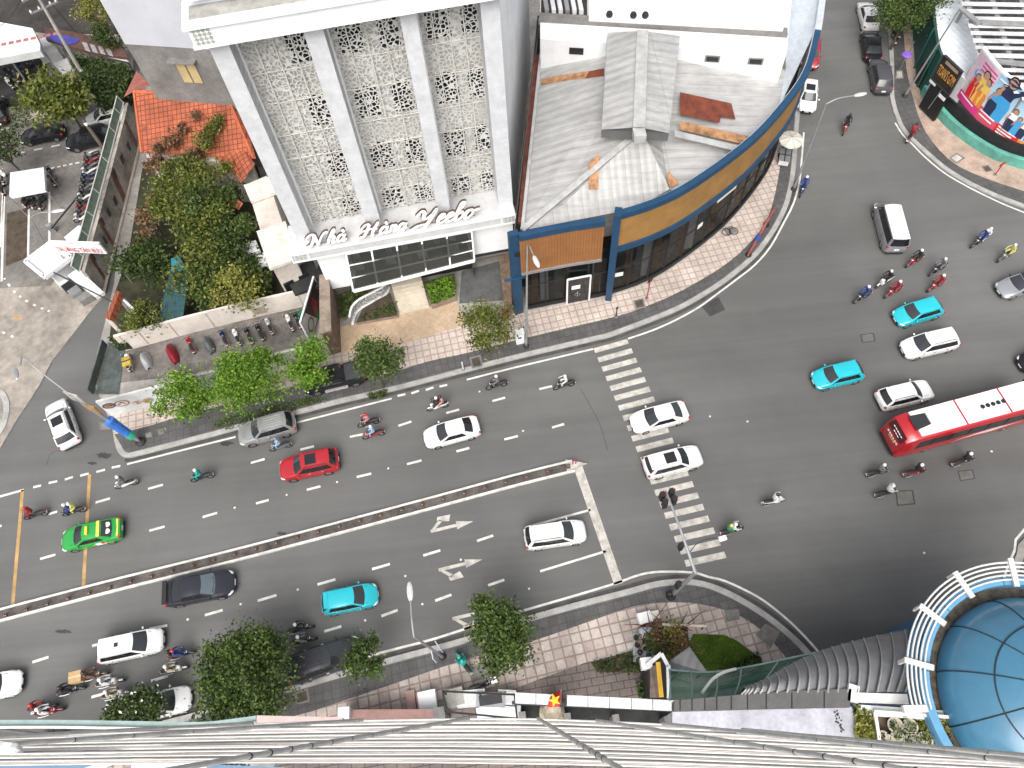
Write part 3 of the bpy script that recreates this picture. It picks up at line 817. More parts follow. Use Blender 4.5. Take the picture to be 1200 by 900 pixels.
b.face([G(157, 107, 8.2), G(145, 114, 6.6), G(160, 83, 6.6), G(176, 100, 8.2)], M('faded_roof_tile', (.40, .13, .10), .85, var=.3))
b.face([G(266, 112, 8.2), G(290, 150, 6.6), G(300, 186, 5.8), G(297, 186, 5.8)], RT)
rf = b.build('roof', hs_)
b = MB(); b.tube([rp[0], rp[1]], .16, RIDGE, 6); b.tube([rp[0], rp[3]], .14, RIDGE, 6); b.tube([rp[1], rp[2]], .14, RIDGE, 6); b.build('ridge', rf)
b = MB(); RT2 = m_rooftile('orange_roof_tile_wing', R(-22))
r2 = [G(246, 170, 5.6), G(299, 190, 5.6), G(283, 214, 4.6), G(247, 182, 4.6)]
b.face([G(243, 176, 5.8), G(262, 150, 6.4), G(299, 192, 6.0), G(283, 214, 4.9)], RT2)
b.face([G(240, 225, 4.2), G(248, 216, 4.6), G(285, 238, 4.6), G(280, 246, 4.0)], RT2)
b.build('wing_roof', hs_)
b = MB()
b.prism([G(170, 182, 5.6), G(292, 190, 5.6), G(262, 118, 8), G(160, 112, 8)], ZK, 5.4, CREAM)
b.build('wall', hs_)
wingp = Gs([(288, 215), (312, 205), (344, 300), (318, 312)], 5.6)
b = MB(); b.prism(wingp, ZK, 5.5, CREAM, CREAM)
b.build('wing_wall', hs_)
b = MB(); b.prism(Gs([(284, 214), (316, 203), (323, 222), (292, 233)], 6.2), 5.6, 5.9, M('cream_trim', (.68, .62, .56), .7, var=.2)); b.build('parapet', hs_); b = MB(); b.prism(Gs([(300, 270), (334, 258), (347, 302), (315, 314)], 5.9), 5.5, 5.8, MATS['cream_trim']); b.build('parapet', hs_)
b = MB()
for (u, v) in [(283, 288), (300, 300)]:
    q = Gs([(u, v), (u+17, v-6), (u+22, v+6), (u+4, v+12)], 3.2); b = MB(); b.prism(q, 2.9, 3.3, WHITE2, WHITE2, True); b.build('balcony', hs_)
b = MB(); q0 = wingp[3]; q1 = wingp[2]; ux2 = (q1-q0).normalized(); un2 = Vector((ux2.y, -ux2.x, 0))
for s in (.6, 2.0): b = MB(); b.box(Vector((q0.x, q0.y, 2.2))+ux2*s+un2*.04, (.9, .1, 1.6), GLASSD, mat=Matrix((ux2, un2, Z)).transposed()); b.build('window', hs_)
b = MB(); b.prism(Gs([(332, 320), (372, 300), (380, 334), (345, 345)], 2.6), 2.3, 2.6, M('black_awning', (.025, .027, .026), .6, var=.5), None, True); b.build('awning', hs_)
# small lean-tos in the garden
tp = thing('teal_shed', 'long dark teal tarpaulin roof sunk in the overgrown garden', 'shed', G(205, 360, ZK))
TEAL = m_corr('teal_sheet', (.02, .075, .085), R(-6), .3, .35, depth=.05)
b = MB(); b.face([G(199, 318, 3.2), G(222, 318, 3.2), G(214, 374, 2.2), G(185, 377, 2.2)], TEAL); b.build('roof', tp)
b = MB(); b.face([G(200, 303, 3.4), G(209, 300, 3.4), G(221, 317, 3.3), G(201, 318, 3.3)], M('cyan_sheet', (.03, .25, .32), .5, var=.4)); b.build('roof_patch', tp)
for (u, v) in [(199, 318), (222, 318), (214, 374), (185, 377)]:
    p = G(u, v, 2.2); b = MB(); b.tube([(p.x, p.y, ZK), p], .06, DMETAL, 6); b.build('post', tp)
gr = thing('gate_porch', 'little orange tiled gate roof over the alley wall', 'gate', G(135, 375, ZK))
b = MB(); rz = m_rooftile('porch_tile', R(65))
b.face([G(123, 373, 3.2), G(136, 340, 3.2), G(140, 342, 3.7), G(128, 375, 3.7)], rz); b.face([G(128, 375, 3.7), G(140, 342, 3.7), G(145.5, 347, 3.1), G(135, 377, 3.1)], rz); b.build('roof', gr)
b = MB()
for (u, v) in [(127, 372), (138, 345)]:
    p = G(u, v, 3.2); b = MB(); b.prism([p+Vector((x, y, 0)) for x, y in ((-.2, -.2), (.2, -.2), (.2, .2), (-.2, .2))], ZK, 3.2, CREAM); b.build('post', gr)
b = MB(); b.bar(G(145, 352, 3), G(156, 362, 3), .2, .2, WHITE2); b.build('beam', gr)

# ---------------------------------------------------------------- corner shop
WBS = smooth_line(Gs([(604, 369.5), (620, 365), (665, 356), (712, 348), (760, 331), (800, 307), (850, 267), (884, 228), (905, 196), (916, 160), (923, 120), (928, 80), (934, 20), (939, -50)], ZK), 4)
sh_ = thing('corner_shop', 'vacant corner shop with orange fascia, blue trim and grey metal roof', 'building', Vector((14, 46, 0)))
BLUE = M('blue_trim', (.012, .055, .12), .45, var=.2)
ORA = m_corr('orange_slats', (.30, .125, .04), R(10), .22, .15, depth=.05)
ORA2 = M('orange_panel', (.33, .175, .05), .55, var=.2, scale=.8)
CORRI = m_corr('parapet_sheet', (.50, .54, .58), R(0), .5, .12)
def idx(px):
    p = G(*px, ZK); return min(range(len(WBS)), key=lambda i: (WBS[i]-p).length)
i0, i1, i2 = 0, idx((712, 348)), len(WBS)-1
i3 = idx((923, 120))
def band(seg, d0, d1, z0, z1, m, mb=None):
    b = MB(); o = offset_line(seg, d0); q = offset_line(seg, d1)
    b.prism(o+list(reversed(q)), z0, z1, m, mb or m, True); return b
# left is inward (line runs west->east, north is left)
s1 = WBS[3:i1]; s2 = WBS[i1:i3+2]
for seg, z0, z1, m in ((s1, 6.0, 10.2, ORA), (s2, 7.2, 10.6, ORA2)):
    band(seg, -.12, .15, z0, z1, m).build('fascia_panel', sh_)
    band(seg, -.3, .2, z1, z1+.55, BLUE).build('top_trim', sh_)
band(s2, -.3, .2, 6.6, 7.2, BLUE).build('lower_trim', sh_)
s3 = WBS[i3-3:]
band(s3, -.32, .22, 7.2, 11.2, CORRI).build('fascia_sheet', sh_)
lq = [G(*p, 9.6) for p in [(920, -60), (919, 0), (921, 78), (913, 126)]]; rq_ = [p+Z*11.21 for p in (lambda o: [Vector((v.x, v.y, 0)) for v in o])([offset_line(WBS, -.3)[min(range(len(WBS)), key=lambda i: (WBS[i]-l).length)] for l in [G(939, -60, ZK), G(934, 5, ZK), G(926, 85, ZK), G(920, 128, ZK)]])]
b = MB(); b.grid([lq, rq_], CORRI); b.build('parapet_lean', sh_)
band(s1, -.22, .2, 5.75, 6.0, METAL).build('lower_trim', sh_)
band(WBS[i1:], .21, .26, 7.0, 11.1, CORRI).build('parapet_back', sh_)
b = MB(); b.box(WBS[i1]+Vector((.1, .0, 5.4)), (.55, .9, 11.4), BLUE, R(-15)); b.build('corner_pier', sh_)
b = MB(); q = offset_line(WBS[:5], .5); b.prism(WBS[:4]+list(reversed(q[:4])), ZK, 10.75, BLUE, BLUE); b.box((WBS[1]+Vector((0, -.02, 5.3))), (1.7, .25, .1), BLUE, R(6)); b.build('corner_pier', sh_)
# storefront: glazing 0.5 m behind the line, dark interior behind
sf = WBS[4:i3+1]
o = offset_line(sf, .35)
b = MB(); b.grid([[Vector((p.x, p.y, ZK+.25)) for p in o], [Vector((p.x, p.y, 6.7)) for p in o]], m_glass('shop_glass', (.02, .025, .025), .28)); b.build('shop_window', sh_)
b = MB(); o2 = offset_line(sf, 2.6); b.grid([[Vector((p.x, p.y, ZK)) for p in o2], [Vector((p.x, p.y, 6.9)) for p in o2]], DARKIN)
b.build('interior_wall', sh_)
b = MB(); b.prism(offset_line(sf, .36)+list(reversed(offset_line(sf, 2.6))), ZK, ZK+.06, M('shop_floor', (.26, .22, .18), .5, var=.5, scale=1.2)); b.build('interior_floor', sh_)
band(sf, .2, .45, ZK, ZK+.4, BLACK).build('plinth', sh_)
b = MB(); n = len(o)
for i in range(0, n, 2): b.bar(Vector((o[i].x, o[i].y, ZK)), Vector((o[i].x, o[i].y, 6.7)), .1, .12, BLACK, (1, 0, 0))
b.tube([Vector((p.x, p.y, 3.4)) for p in o], .05, BLACK, 5)
b.build('mullion', sh_)
b = MB(); wd = M('stacked_timber', (.26, .15, .06), .8, var=.4)
o3 = offset_line(sf, .75)
for i in range(1, n-2):
    if i % 3 == 1: b.bar(Vector((o3[i].x, o3[i].y, .3)), Vector((o3[i].x+.1, o3[i].y+.2, 5.2)), .55, .15, wd, (0, 1, 0))
    if i % 5 == 2: b.bar(Vector((o3[i].x, o3[i].y, .3)), Vector((o3[i].x, o3[i].y+.4, 4.6)), .7, .1, WHITE2, (0, 1, 0))
    if i % 4 == 3: b.bar(Vector((o3[i].x+.4, o3[i].y+.6, .3)), Vector((o3[i].x+.5, o3[i].y+.9, 3.6)), .9, .1, GREYW, (0, 1, 0))
b.build('stored_panel', sh_)
# entrance door frame and stickers
a = G(664, 356, ZK); c = G(690, 351, ZK); ud = (c-a).normalized(); nd = Vector((ud.y, -ud.x, 0))
b = MB()
for p in (a, c): b.bar(p+nd*.05-Z*.05, p+nd*.05+Z*3.6, .14, .1, WHITE, nd)
b.bar(a+nd*.05+Z*3.6, c+nd*.05+Z*3.6, .14, .1, WHITE); dr = b.build('door_frame', sh_)
b = MB(); b.face([a, c, c+Z*3.55, a+Z*3.55], GLASSD); b.tube([a+nd*.08+ud*.9+Z*1.0, a+nd*.08+ud*.9+Z*1.7], .04, METAL, 6); b.build('door', dr)
b = MB(); PAPER = M('paper_notice', (.75, .75, .73), .7, var=.05)
NOTE = Matrix((ud, nd, Z)).transposed()
b.box(a+ud*.75+nd*.06+Z*2.3, (.75, .03, .5), PAPER, mat=NOTE); b.lathe([(.2, 0), (.25, .02), (.2, .04)], a+ud*.9+nd*.07+Z*1.2, METAL, 10, 'Y')
k = idx((728, 343)); kk = o[k-4]; b.box(kk+nd*.12+Z*2.7, (.7, .03, .5), PAPER, mat=NOTE)
b.build('notice', dr)
k = idx((838, 275))-4; t_ = (o[min(k+1, n-1)]-o[k-1]).normalized(); q = Matrix((t_, Vector((t_.y, -t_.x, 0)), Z)).transposed()
b = MB(); b.box(o[k]+Vector((t_.y, -t_.x, 0))*.25+Z*5.9, (2.4, .08, .8), PAPER, mat=q); b.build('hanging_board', sh_)
b = MB(); k2 = k-2; b.box(o[k2]+Vector((t_.y, -t_.x, 0))*.3+Z*4.0, (.6, .05, .45), PAPER, mat=q); b.build('small_notice', sh_)
# roof
ROOF = m_corr('grey_roof_sheet', (.42, .415, .405), R(90), .85, .2, depth=.05, sheet=(1.02, 60))
ROOFS = m_corr('grey_roof_sheet_south', (.42, .415, .405), R(0), .6, .2, depth=.05, sheet=(1.2, 60))
RUST = M('rusty_sheet', (.20, .045, .02), .8, var=.45, scale=1.2); RUSTO = M('peeling_sheet', (.48, .25, .12), .8, var=.6, scale=1.6)
ze, zr = 9.6, 12.2
A = G(634, 64, ze); Bp = G(612, 270, ze); Cc = G(722, 249, ze); Rt = G(752, 40, zr); Rm = G(752, 152, zr)
E = [G(728, 252, ze), G(760, 241, ze), G(800, 224, ze), G(845, 196, ze), G(884, 162, ze), G(908, 134, ze), G(920, 112, ze), G(922, 84, ze)]
b = MB()
b.face([A, Bp, G(660, 240, ze+.45), Rm, Rt], ROOF)
b.build('roof_slope', sh_)
b = MB(); b.face([Bp, Cc, E[0], G(785, 222, ze+.1), Rm, G(660, 240, ze+.45)], ROOFS); b.build('roof_slope', sh_)
b = MB(); b.face([Rm, G(785, 222, ze+.1)]+E[2:]+[G(870, 45, zr-1.3), Rt], ROOF); b.build('roof_slope', sh_)
b = MB(); CAP = M('ridge_cap', (.44, .44, .43), .55, var=.25)
b.bar(Bp+Z*.1, Rm+Z*.1, .5, .08, CAP); b.bar(G(790, 156, 11.6), G(868, 175, 10.1), .6, .08, CAP); b.bar(A+Z*.1, Bp+Z*.1, .25, .2, CAP)
b.build('ridge_cap', sh_)
b = MB(); zt = zr+1.0
q = [G(705, 152, zt), G(712, 38, zt), G(797, 42, zt), G(784, 156, zt)]; r0, r1 = G(749, 149, zt+.9), G(753, 36, zt+.9)
b.face([q[0], r0, r1, q[1]], ROOF); b.face([q[3], q[2], r1, r0], ROOF)
b.face([q[0], q[3], r0], M('gable_shade', (.12, .12, .12), .7));  # dark face paints in the shade under the monitor roof
for i, j in ((0, 1), (2, 3), (3, 0)): b.face([q[i], q[j], q[j]-Z*.8, q[i]-Z*.8], MATS['gable_shade'])
mo = b.build('roof_monitor', sh_)
b = MB(); b.bar(r0+Z*.04, r1+Z*.04, .9, .08, CAP); b.box(r0+Vector((0, -.3, -.5)), (.9, .9, .7), CAP); b.build('ridge_vent', mo)
def plane_pt(u, v, tri, lift=.05):
    o = Vector((0, 0, H)); d = (G(u, v, 0)-o); nn = (tri[1]-tri[0]).cross(tri[2]-tri[0])
    t = (tri[0]-o).dot(nn)/d.dot(nn); p = o+d*t
    return p-d.normalized()*lift
for px, m, tri in [([(634, 93), (658, 88), (658, 95), (634, 100)], RUSTO, (A, Bp, Rm)), ([(658, 88), (692, 83), (708, 80), (708, 89), (686, 92), (658, 95)], RUSTO, (A, Bp, Rm)), ([(690, 83.5), (708, 80), (708, 89), (686, 92)], RUST, (A, Bp, Rm)),
                   ([(797, 108), (857, 121), (862, 140), (845, 137), (843, 144), (797, 134)], RUST, (Rm, E[4], Rt)), ([(797, 142), (880, 160), (872, 169), (797, 152)], RUSTO, (Rm, E[4], Rt)),
                   ([(690, 190), (702, 180), (701, 222), (690, 222)], RUSTO, (Bp, Cc, Rm)), ([(783, 200), (796, 215), (786, 220), (782, 213)], RUSTO, (Rm, E[2], E[4]))]:
    lift = .06 if m is RUSTO else .09
    b = MB(); b.face([plane_pt(u, v, tri, lift) for u, v in px], m); b.build('rusty_sheet', sh_)
b = MB(); GUT = M('rusted_gutter', (.16, .045, .03), .8, var=.5)
b.bar(G(611, 262, 9.2), G(629, 66, 9.2), .55, .3, GUT); b.bar(G(606, 300, 8.5), G(632, 20, 8.5), .35, .3, BLACK); b.build('gutter', sh_)
b = MB(); b.prism([G(612, 269, 9.6), G(634, 64, 9.6), G(920, 84, 9.6), G(900, 120, 9.6), G(850, 180, 9.6), G(780, 232, 9.6), G(722, 248, 9.6)], 6.8, 9.3, GREYW); b.build('ceiling_void', sh_)
b = MB(); b.face([G(606, 368, ZK), G(640, 64, ZK), G(640, 64, ZK)+Z*9.4, G(606, 368, ZK)+Z*9.4], WHITE2); b.build('west_wall', sh_)
# ---------------------------------------------------------------- white building behind
wb = thing('white_annexe', 'white walled building with pale ribbed roof behind the grey shop roof', 'building', G(780, 30, ZK))
za = 12.6
b = MB(); b.prism([G(633, 46, za), G(922, 62, za), G(935, -80, za), G(633, -80, za)], 7.0, za-.01, WHITE); b.build('wall', wb)
b = MB(); b.prism([G(690, 22, za+.5), G(918, 34, za+.5), G(925, -70, za+.5), G(692, -70, za+.5)], za+.2, za+.5, m_corr('white_roof_sheet', (.78, .79, .83), 0, .55, .08), None, True); b.build('roof', wb)
b = MB(); b.bar(G(632, 22, za), G(922, 40, za), .9, .55, GREYW); 
for u in (652, 806, 862): b.bar(G(u, 38, za-.4), G(u-1, 58, za-1.6), .35, .35, CAP)
b.build('concrete_beam', wb)
fa, fb_ = G(633, 46, za), G(922, 62, za); uf = (fb_-fa).normalized(); nf = Vector((uf.y, -uf.x, 0)); q = Matrix((uf, nf, Z)).transposed()
for u, v in ((833, 50), (883, 52), (674, 39)):
    s = (G(u, v, za-.9)-G(633, 46, za-.9)).length
    b = MB(); b.box(fa+uf*s-Z*.95+nf*.02, (1.2, .08, .62), GREYW if u > 800 else BLACK, mat=q); wn = b.build('window', wb)
    b = MB(); b.box(fa+uf*s-Z*.95+nf*.05, (.95, .06, .42), GLASSD, mat=q); b.build('pane', wn)
b = MB(); b.prism(Gs([(634, -20), (688, -20), (688, 21), (634, 17)], za), za+.02, za+.1, M('roof_terrace', (.05, .045, .04), .9, var=.6)); 
for k in range(6): b.box(G(640+k*8, 8, za+.3), (.35, 1.5, .5), WHITE2 if k % 3 else METAL)
b.build('roof_terrace', wb)
pts = [(714, 19), (742, 20), (756, 20)]
b = MB()
for u, v in pts: b = MB(); b.lathe([(.25, 0), (.3, .2), (.22, .4), (0, .5)], G(u, v, za+.52), BLACK, 10); b.build('roof_vent', wb)
# ================================================================== NORTH EAST BILLBOARD CORNER
fl = fb; SC = lambda a, c: Matrix((a, c, Z)).transposed()
def fidx(px):
    p = G(*px, ZK); return min(range(len(fl)), key=lambda i: (fl[i]-p).length)
TEALP = M('teal_wall_paint', (.12, .38, .31), .7, var=.3, scale=.8); DGREEN = M('dark_green_hoarding', (.015, .09, .075), .6, var=.4, scale=.6)
kA = fidx((1078, 110)); kB = fidx((1100, 140))
tb = thing('corner_wall', 'low teal painted wall curving along the corner pavement under the hoarding', 'wall', fl[kA])
def strip(seg, d0, d1, z0, z1, m):
    b = MB(); b.prism(offset_line(seg, d0)+list(reversed(offset_line(seg, d1))), z0, z1, m, m, True); return b
strip(fl[kA:], 0, .45, ZK, 1.1, TEALP).build('wall_base', tb)
b = MB(); b.tube([Vector((p.x, p.y, 1.1)) for p in offset_line(fl[kA:], .1)], .12, TEALP, 6); b.build('coping', tb)
strip(fl[kA+2:], .5, .7, ZK, 2.2, M('black_louvre', (.018, .018, .02), .6, var=.4)).build('louvre_panel', tb)
hd = thing('green_hoarding', 'tall dark green hoarding along the pavement beside the parked black cars', 'hoarding', fl[2])
strip(fl[:kA+1], .15, .35, ZK, 4.6, DGREEN).build('hoarding_panel', hd)
b = MB()
for i in range(0, kA, 2): b = MB(); b.bar(Vector((fl[i].x, fl[i].y, ZK)), Vector((fl[i].x, fl[i].y, 4.7)), .12, .12, M('green_post', (.03, .13, .11), .5), (1, 0, 0)); b.build('hoarding_post', hd)
b = MB(); p = G(1082, 92, 1); b.box((p.x-.1, p.y, 1.2), (.3, 1.6, 2.2), BLACK, R(12)); b.build('doorway', hd)
# big education billboard: own curve, panel 4 m..10 m
bb = thing('curved_billboard', 'big curved billboard with pink and blue panels showing students and a graduate', 'billboard', G(1150, 176))
kb0 = fidx((1095, 137))
seg = offset_line(fl[kb0:], .75)
L0 = [0]
for i in range(1, len(seg)): L0.append(L0[-1]+(seg[i]-seg[i-1]).length)
def onb(s, z, d=0.0):
    """point on the billboard face: s metres along, z high, d proud"""
    i = 0
    while i < len(L0)-2 and L0[i+1] < s: i += 1
    t = (s-L0[i])/(L0[i+1]-L0[i]); a, c = seg[i], seg[i+1]; u = (c-a).normalized()
    return lerp(a, c, t)+Vector((u.y, -u.x, 0))*d+Z*(z-1.5*min(1, s/9))
BZ0, BZ1 = 2.9, 7.7; BL_ = L0[-1]
def bpatch(b, s0, s1, z0, z1, m, d, n=12):
    b.grid([[onb(lerp(s0, s1, i/n), z0, d) for i in range(n+1)], [onb(lerp(s0, s1, i/n), z1, d) for i in range(n+1)]], m)
def bpoly(b, pts, m, d, org=(0, 0), sc=1.0):
    b.face([onb(org[0]+p[0]*sc, org[1]+p[1]*sc, d) for p in pts], m)
b = MB(); b.grid([[onb(BL_*i/30, z, d) for i in range(31)] for z, d in ((BZ0-.2, -.02), (BZ1+.15, -.02), (BZ1+.15, -.35), (BZ0-.2, -.35), (BZ0-.2, -.02))], WHITE); b.build('billboard_frame', bb)
def m_print(name, c0, c1, z0, z1):
    t = NT(name); s = t.n.new('ShaderNodeSeparateXYZ'); t.l.new(t.tc, s.inputs[0])
    f = t.rng(s.outputs[2], z0, z1, 0, 1); cl = t.noise(.6, detail=5)
    c = t.mix(f, c0, c1); c = t.mix(t.math('MULTIPLY', cl, .25), c, (.75, .8, .85)); t.base(c, .4); return t.mat
PP = M('print_pink', (.66, .52, .60), .45, var=.25, scale=.5); PBL = m_print('print_sky', (.55, .66, .72), (.05, .35, .62), BZ0+.5, BZ1)
MAG = M('print_magenta', (.62, .04, .22), .45, var=.05); REDP = M('print_red', (.60, .02, .03), .45, var=.05); ORP = M('print_orange', (.70, .22, .03), .45, var=.05)
YEL = M('print_yellow', (.75, .52, .12), .45, var=.05); SKIN = M('skin', (.42, .24, .16), .6, var=.05); NAVY = M('navy_cloth', (.015, .025, .07), .6, var=.1); PWH = M('print_white', (.8, .8, .8), .45, var=.03)
CYN = M('print_blue', (.05, .33, .65), .45, var=.05)
S1 = 2.9
b = MB(); bpatch(b, .05, S1, BZ0, BZ1, PP, .02); b.build('pink_panel', bb)
b = MB(); bpatch(b, S1, BL_, BZ0, BZ1, PBL, .021, 20); b.build('blue_panel', bb)
b = MB(); bpatch(b, .05, S1*.95, BZ0-.15, BZ0+.75, MAG, .04); bpatch(b, S1*.95, S1*1.7, BZ0-.15, BZ0+1.25, M('print_rose', (.62, .08, .14), .45, var=.05), .041); bpatch(b, S1*1.7, S1*2.5, BZ0-.2, BZ0+1.1, REDP, .042); bpatch(b, S1*2.5, BL_, BZ0-.2, BZ0+.8, ORP, .043); b.build('colour_band', bb)
b = MB()
for s0, s1, z in [(.4, 2.2, BZ0+.45), (S1*1.02, S1*1.6, BZ0+.85), (S1*1.05, S1*1.55, BZ0+.45), (S1*1.78, S1*2.4, BZ0+.8), (S1*1.78, S1*2.3, BZ0+.5), (S1*1.78, S1*2.35, BZ0+.2), (S1*2.6, BL_-.8, BZ0+.45), (S1*2.6, BL_-1, BZ0+.15), (S1*1.05, S1*1.9, BZ1-.45)]:
    bpatch(b, s0, s1, z, z+.14, PWH, .06, 8)
for k in range(3): bpatch(b, S1*.35, S1*.95, BZ1-.5-k*.35, BZ1-.36-k*.35, MAG, .05, 4)
b.build('printed_line', bb)
def figure(b, s, z, h, top, skin, dress, arm=0):
    w = h*.16
    bpoly(b, [(-w, 0), (w, 0), (w*1.05, .35), (w*.8, .62), (w*1.0, .78), (-w*1.0, .78), (-w*.8, .62), (-w*1.05, .35)] if 0 else [(-w, 0), (w, 0), (w*1.2, h*.4), (w*.8, h*.6), (w, h*.78), (-w, h*.78), (-w*.8, h*.6), (-w*1.2, h*.4)], dress, .07, (s, z))
    bpoly(b, [(-w*.9, h*.55), (w*.9, h*.55), (w*1.1, h*.8), (w*.3, h*.84), (-w*.3, h*.84), (-w*1.1, h*.8)], top, .08, (s, z))
    cs = [(w*.62*math.cos(a), h*.93+w*.75*math.sin(a)) for a in [2*PI*k/12 for k in range(12)]]
    bpoly(b, [(p[0]*1.25, (p[1]-h*.93)*1.2+h*.945) for p in cs], BLACK, .075, (s, z)); bpoly(b, cs, skin, .085, (s, z))
    bpoly(b, [(-w, h*.78), (-w*1.5, h*.45), (-w*1.2, h*.42), (-w*.6, h*.72)], skin, .09, (s, z))
    if arm: bpoly(b, [(w*.8, h*.8), (w*2.6, h*1.15), (w*2.9, h*1.05), (w, h*.68)], top, .09, (s, z))
for s, z, h, t, dr_ in [(S1*.42, BZ0+.8, 2.3, REDP, REDP), (S1*.66, BZ0+.8, 3.1, YEL, YEL), (S1*.82, BZ0+.8, 2.7, YEL, ORP)]:
    b = MB(); figure(b, s, z, h, t, SKIN, dr_); b.build('printed_figure', bb)
b = MB(); figure(b, S1*1.5, BZ0+1.0, 4.2, NAVY, SKIN, CYN, 1); bpoly(b, [(-.9, 3.95), (.0, 4.3), (.9, 3.95), (0, 3.6)], NAVY, .1, (S1*1.5, BZ0+1.0)); b.build('printed_figure', bb)
b = MB(); figure(b, S1*1.25, BZ0+1.0, 2.6, CYN, SKIN, NAVY, 0); b.build('printed_figure', bb)
for k, (s, h) in enumerate([(2.0, 2.2), (2.22, 1.8), (2.45, 1.9), (2.7, 1.6)]):
    b = MB(); figure(b, S1*s, BZ0+.9, h, [PWH, CYN, PWH, NAVY][k], SKIN, [NAVY, CYN, NAVY, CYN][k], k % 2); b.build('printed_figure', bb)
b = MB(); o_ = (S1*2.62, BZ0+3.4)
bpoly(b, [(.85*math.cos(2*PI*k/16), 1.05*math.sin(2*PI*k/16)) for k in range(16)], PWH, .07, o_)
bpoly(b, [(.7*math.cos(2*PI*k/16), .35+.6*math.sin(2*PI*k/16)) for k in range(16)], REDP, .08, o_); bpoly(b, [(-.25, -1.5), (.25, -1.5), (.3, -1.1), (-.3, -1.1)], REDP, .08, o_); b.build('printed_balloon', bb)
b = MB(); bpoly(b, [(.4*math.cos(2*PI*k/14), .4*math.sin(2*PI*k/14)) for k in range(14)], CYN, .05, (S1*.35, BZ1-1.7)); bpoly(b, [(.25*math.cos(2*PI*k/14), .1+.25*math.sin(2*PI*k/14)) for k in range(14)], PP, .06, (S1*.35, BZ1-1.7)); b.build('printed_emblem', bb)
# gym sign
ga, gc = G(1092, 92, 3.6), G(1112, 111.5, 3.6); gu = (gc-ga).normalized(); gu.z = 0; gn = Vector((gu.y, -gu.x, 0))
gs = thing('gym_sign', 'dark gym sign with bright orange letters on a black stand', 'sign', Vector((ga.x, ga.y, ZK)))
gl_ = (gc-ga).length; GH = 2.6
b = MB(); b.box(lerp(ga, gc, .5)+Z*(GH/2)-gn*.12, (gl_, .2, GH), M('sign_board_dark', (.03, .02, .014), .5, var=.3), mat=SC(gu, gn)); sb = b.build('sign_board', gs)
b = MB()
for z in (0, GH): b.bar(ga+Z*z, gc+Z*z, .14, .12, DMETAL)
for p in (ga, gc): b.bar(p, p+Z*GH, .12, .14, DMETAL, gn)
b.bar(ga+gu*.5+Z*(GH-.35), gc-gu*.3+Z*(GH-.35), .05, .3, M('sign_strip_tan', (.35, .27, .2), .6)); b.build('sign_frame', sb)
GYM_ORANGE = M('orange_sign_letter', (.85, .42, .10), .4, var=.05)  # plain orange paint, the letters emit nothing
b = MB(); text_mesh(b, "TOAN'S GYM", ga+gu*.15+Z*.75, gu, Z, gn, 1.05, gl_-.3, GYM_ORANGE, .02); b.build('sign_lettering', sb)
b = MB(); b.box(lerp(ga, gc, .5)-Z*1.6-gn*.2, (gl_*.9, .25, 3.4), BLACK, mat=SC(gu, gn)); b.build('sign_stand', gs)
b = MB(); b.bar(lerp(ga, gc, .5)-Z*2.6+gn*.02, lerp(ga, gc, .62)-Z*.1+gn*.02, .06, .06, METAL, gn)
for k in range(3): b.box(lerp(ga, gc, .68+.1*k)-Z*.7+gn*.0, (.3, .08, .3), PWH, mat=SC(gu, gn))
b.box(lerp(ga, gc, .12)-Z*.25+gn*.0, (.8, .08, .25), PWH, mat=SC(gu, gn)); b.build('stand_plate', gs)
# white low roof and skeletal market roof behind
wr = thing('white_shed', 'low white shed roof between the green hoarding and the steel roof frame', 'shed', G(1110, 50))
WS = offset_line(fl[:kA+3], .45)
b = MB(); b.prism(WS+[G(1136, 96, 4.6), G(1150, 74, 4.6), G(1126, -40, 4.6)], ZK, 4.55, m_corr('shed_sheet', (.72, .75, .80), R(-15), .5, .15), WHITE2); b.build('roof', wr)
sr = thing('steel_frame_roof', 'half stripped market roof of white sheets over grey steel beams', 'roof', G(1170, 40))
zs = 6.5
b = MB(); b.prism([G(u, v, 4.5) for u, v in [(1126, -30), (1148, 72), (1204, 118), (1300, 130), (1300, -60)]], ZK, 4.3, M('dim_shed_floor', (.16, .155, .15), .9, var=.6)); b.build('inner_deck', sr)
FR = M('frame_grey', (.33, .33, .33), .6, .3, var=.25); SW = M('white_roof_sheet_worn', (.72, .72, .72), .55, var=.3, scale=.5)
a = [G(1124, 0, zs), G(1128, -25, zs)]
for i in range(17):
    v = -24+i*8.6
    u0 = 1126+max(0, v)*.31; 
    if v > 70: u0 = 1147+(v-70)*1.15
    b = MB(); b.face([G(u0, v, zs), G(1290, v+3, zs), G(1290, v+3+random.uniform(4.2, 6), zs+.1), G(u0+1, v+random.uniform(4, 5.6), zs+.1)], SW); b.build('roof_sheet', sr)
for u0 in (1124, 1154, 1188, 1222):
    b = MB(); b.bar(G(u0, -25, zs-.2), G(u0+31*1.1, 84, zs-.2), .45, .3, FR); b.build('beam', sr)
for (p, q) in [((1150, 26), (1290, 32)), ((1150, 70), (1290, 84)), ((1126, 10), (1148, 28))]:
    b = MB(); b.bar(G(*p, zs+.25), G(*q, zs+.25), .5, .18, FR); b.build('purlin', sr)
b = MB()
for u, v in [(1132, 5), (1150, 66), (1200, 112)]:
    p = G(u, v, zs); b = MB(); b.tube([(p.x, p.y, ZK), p], .15, FR, 8); b.build('column', sr)
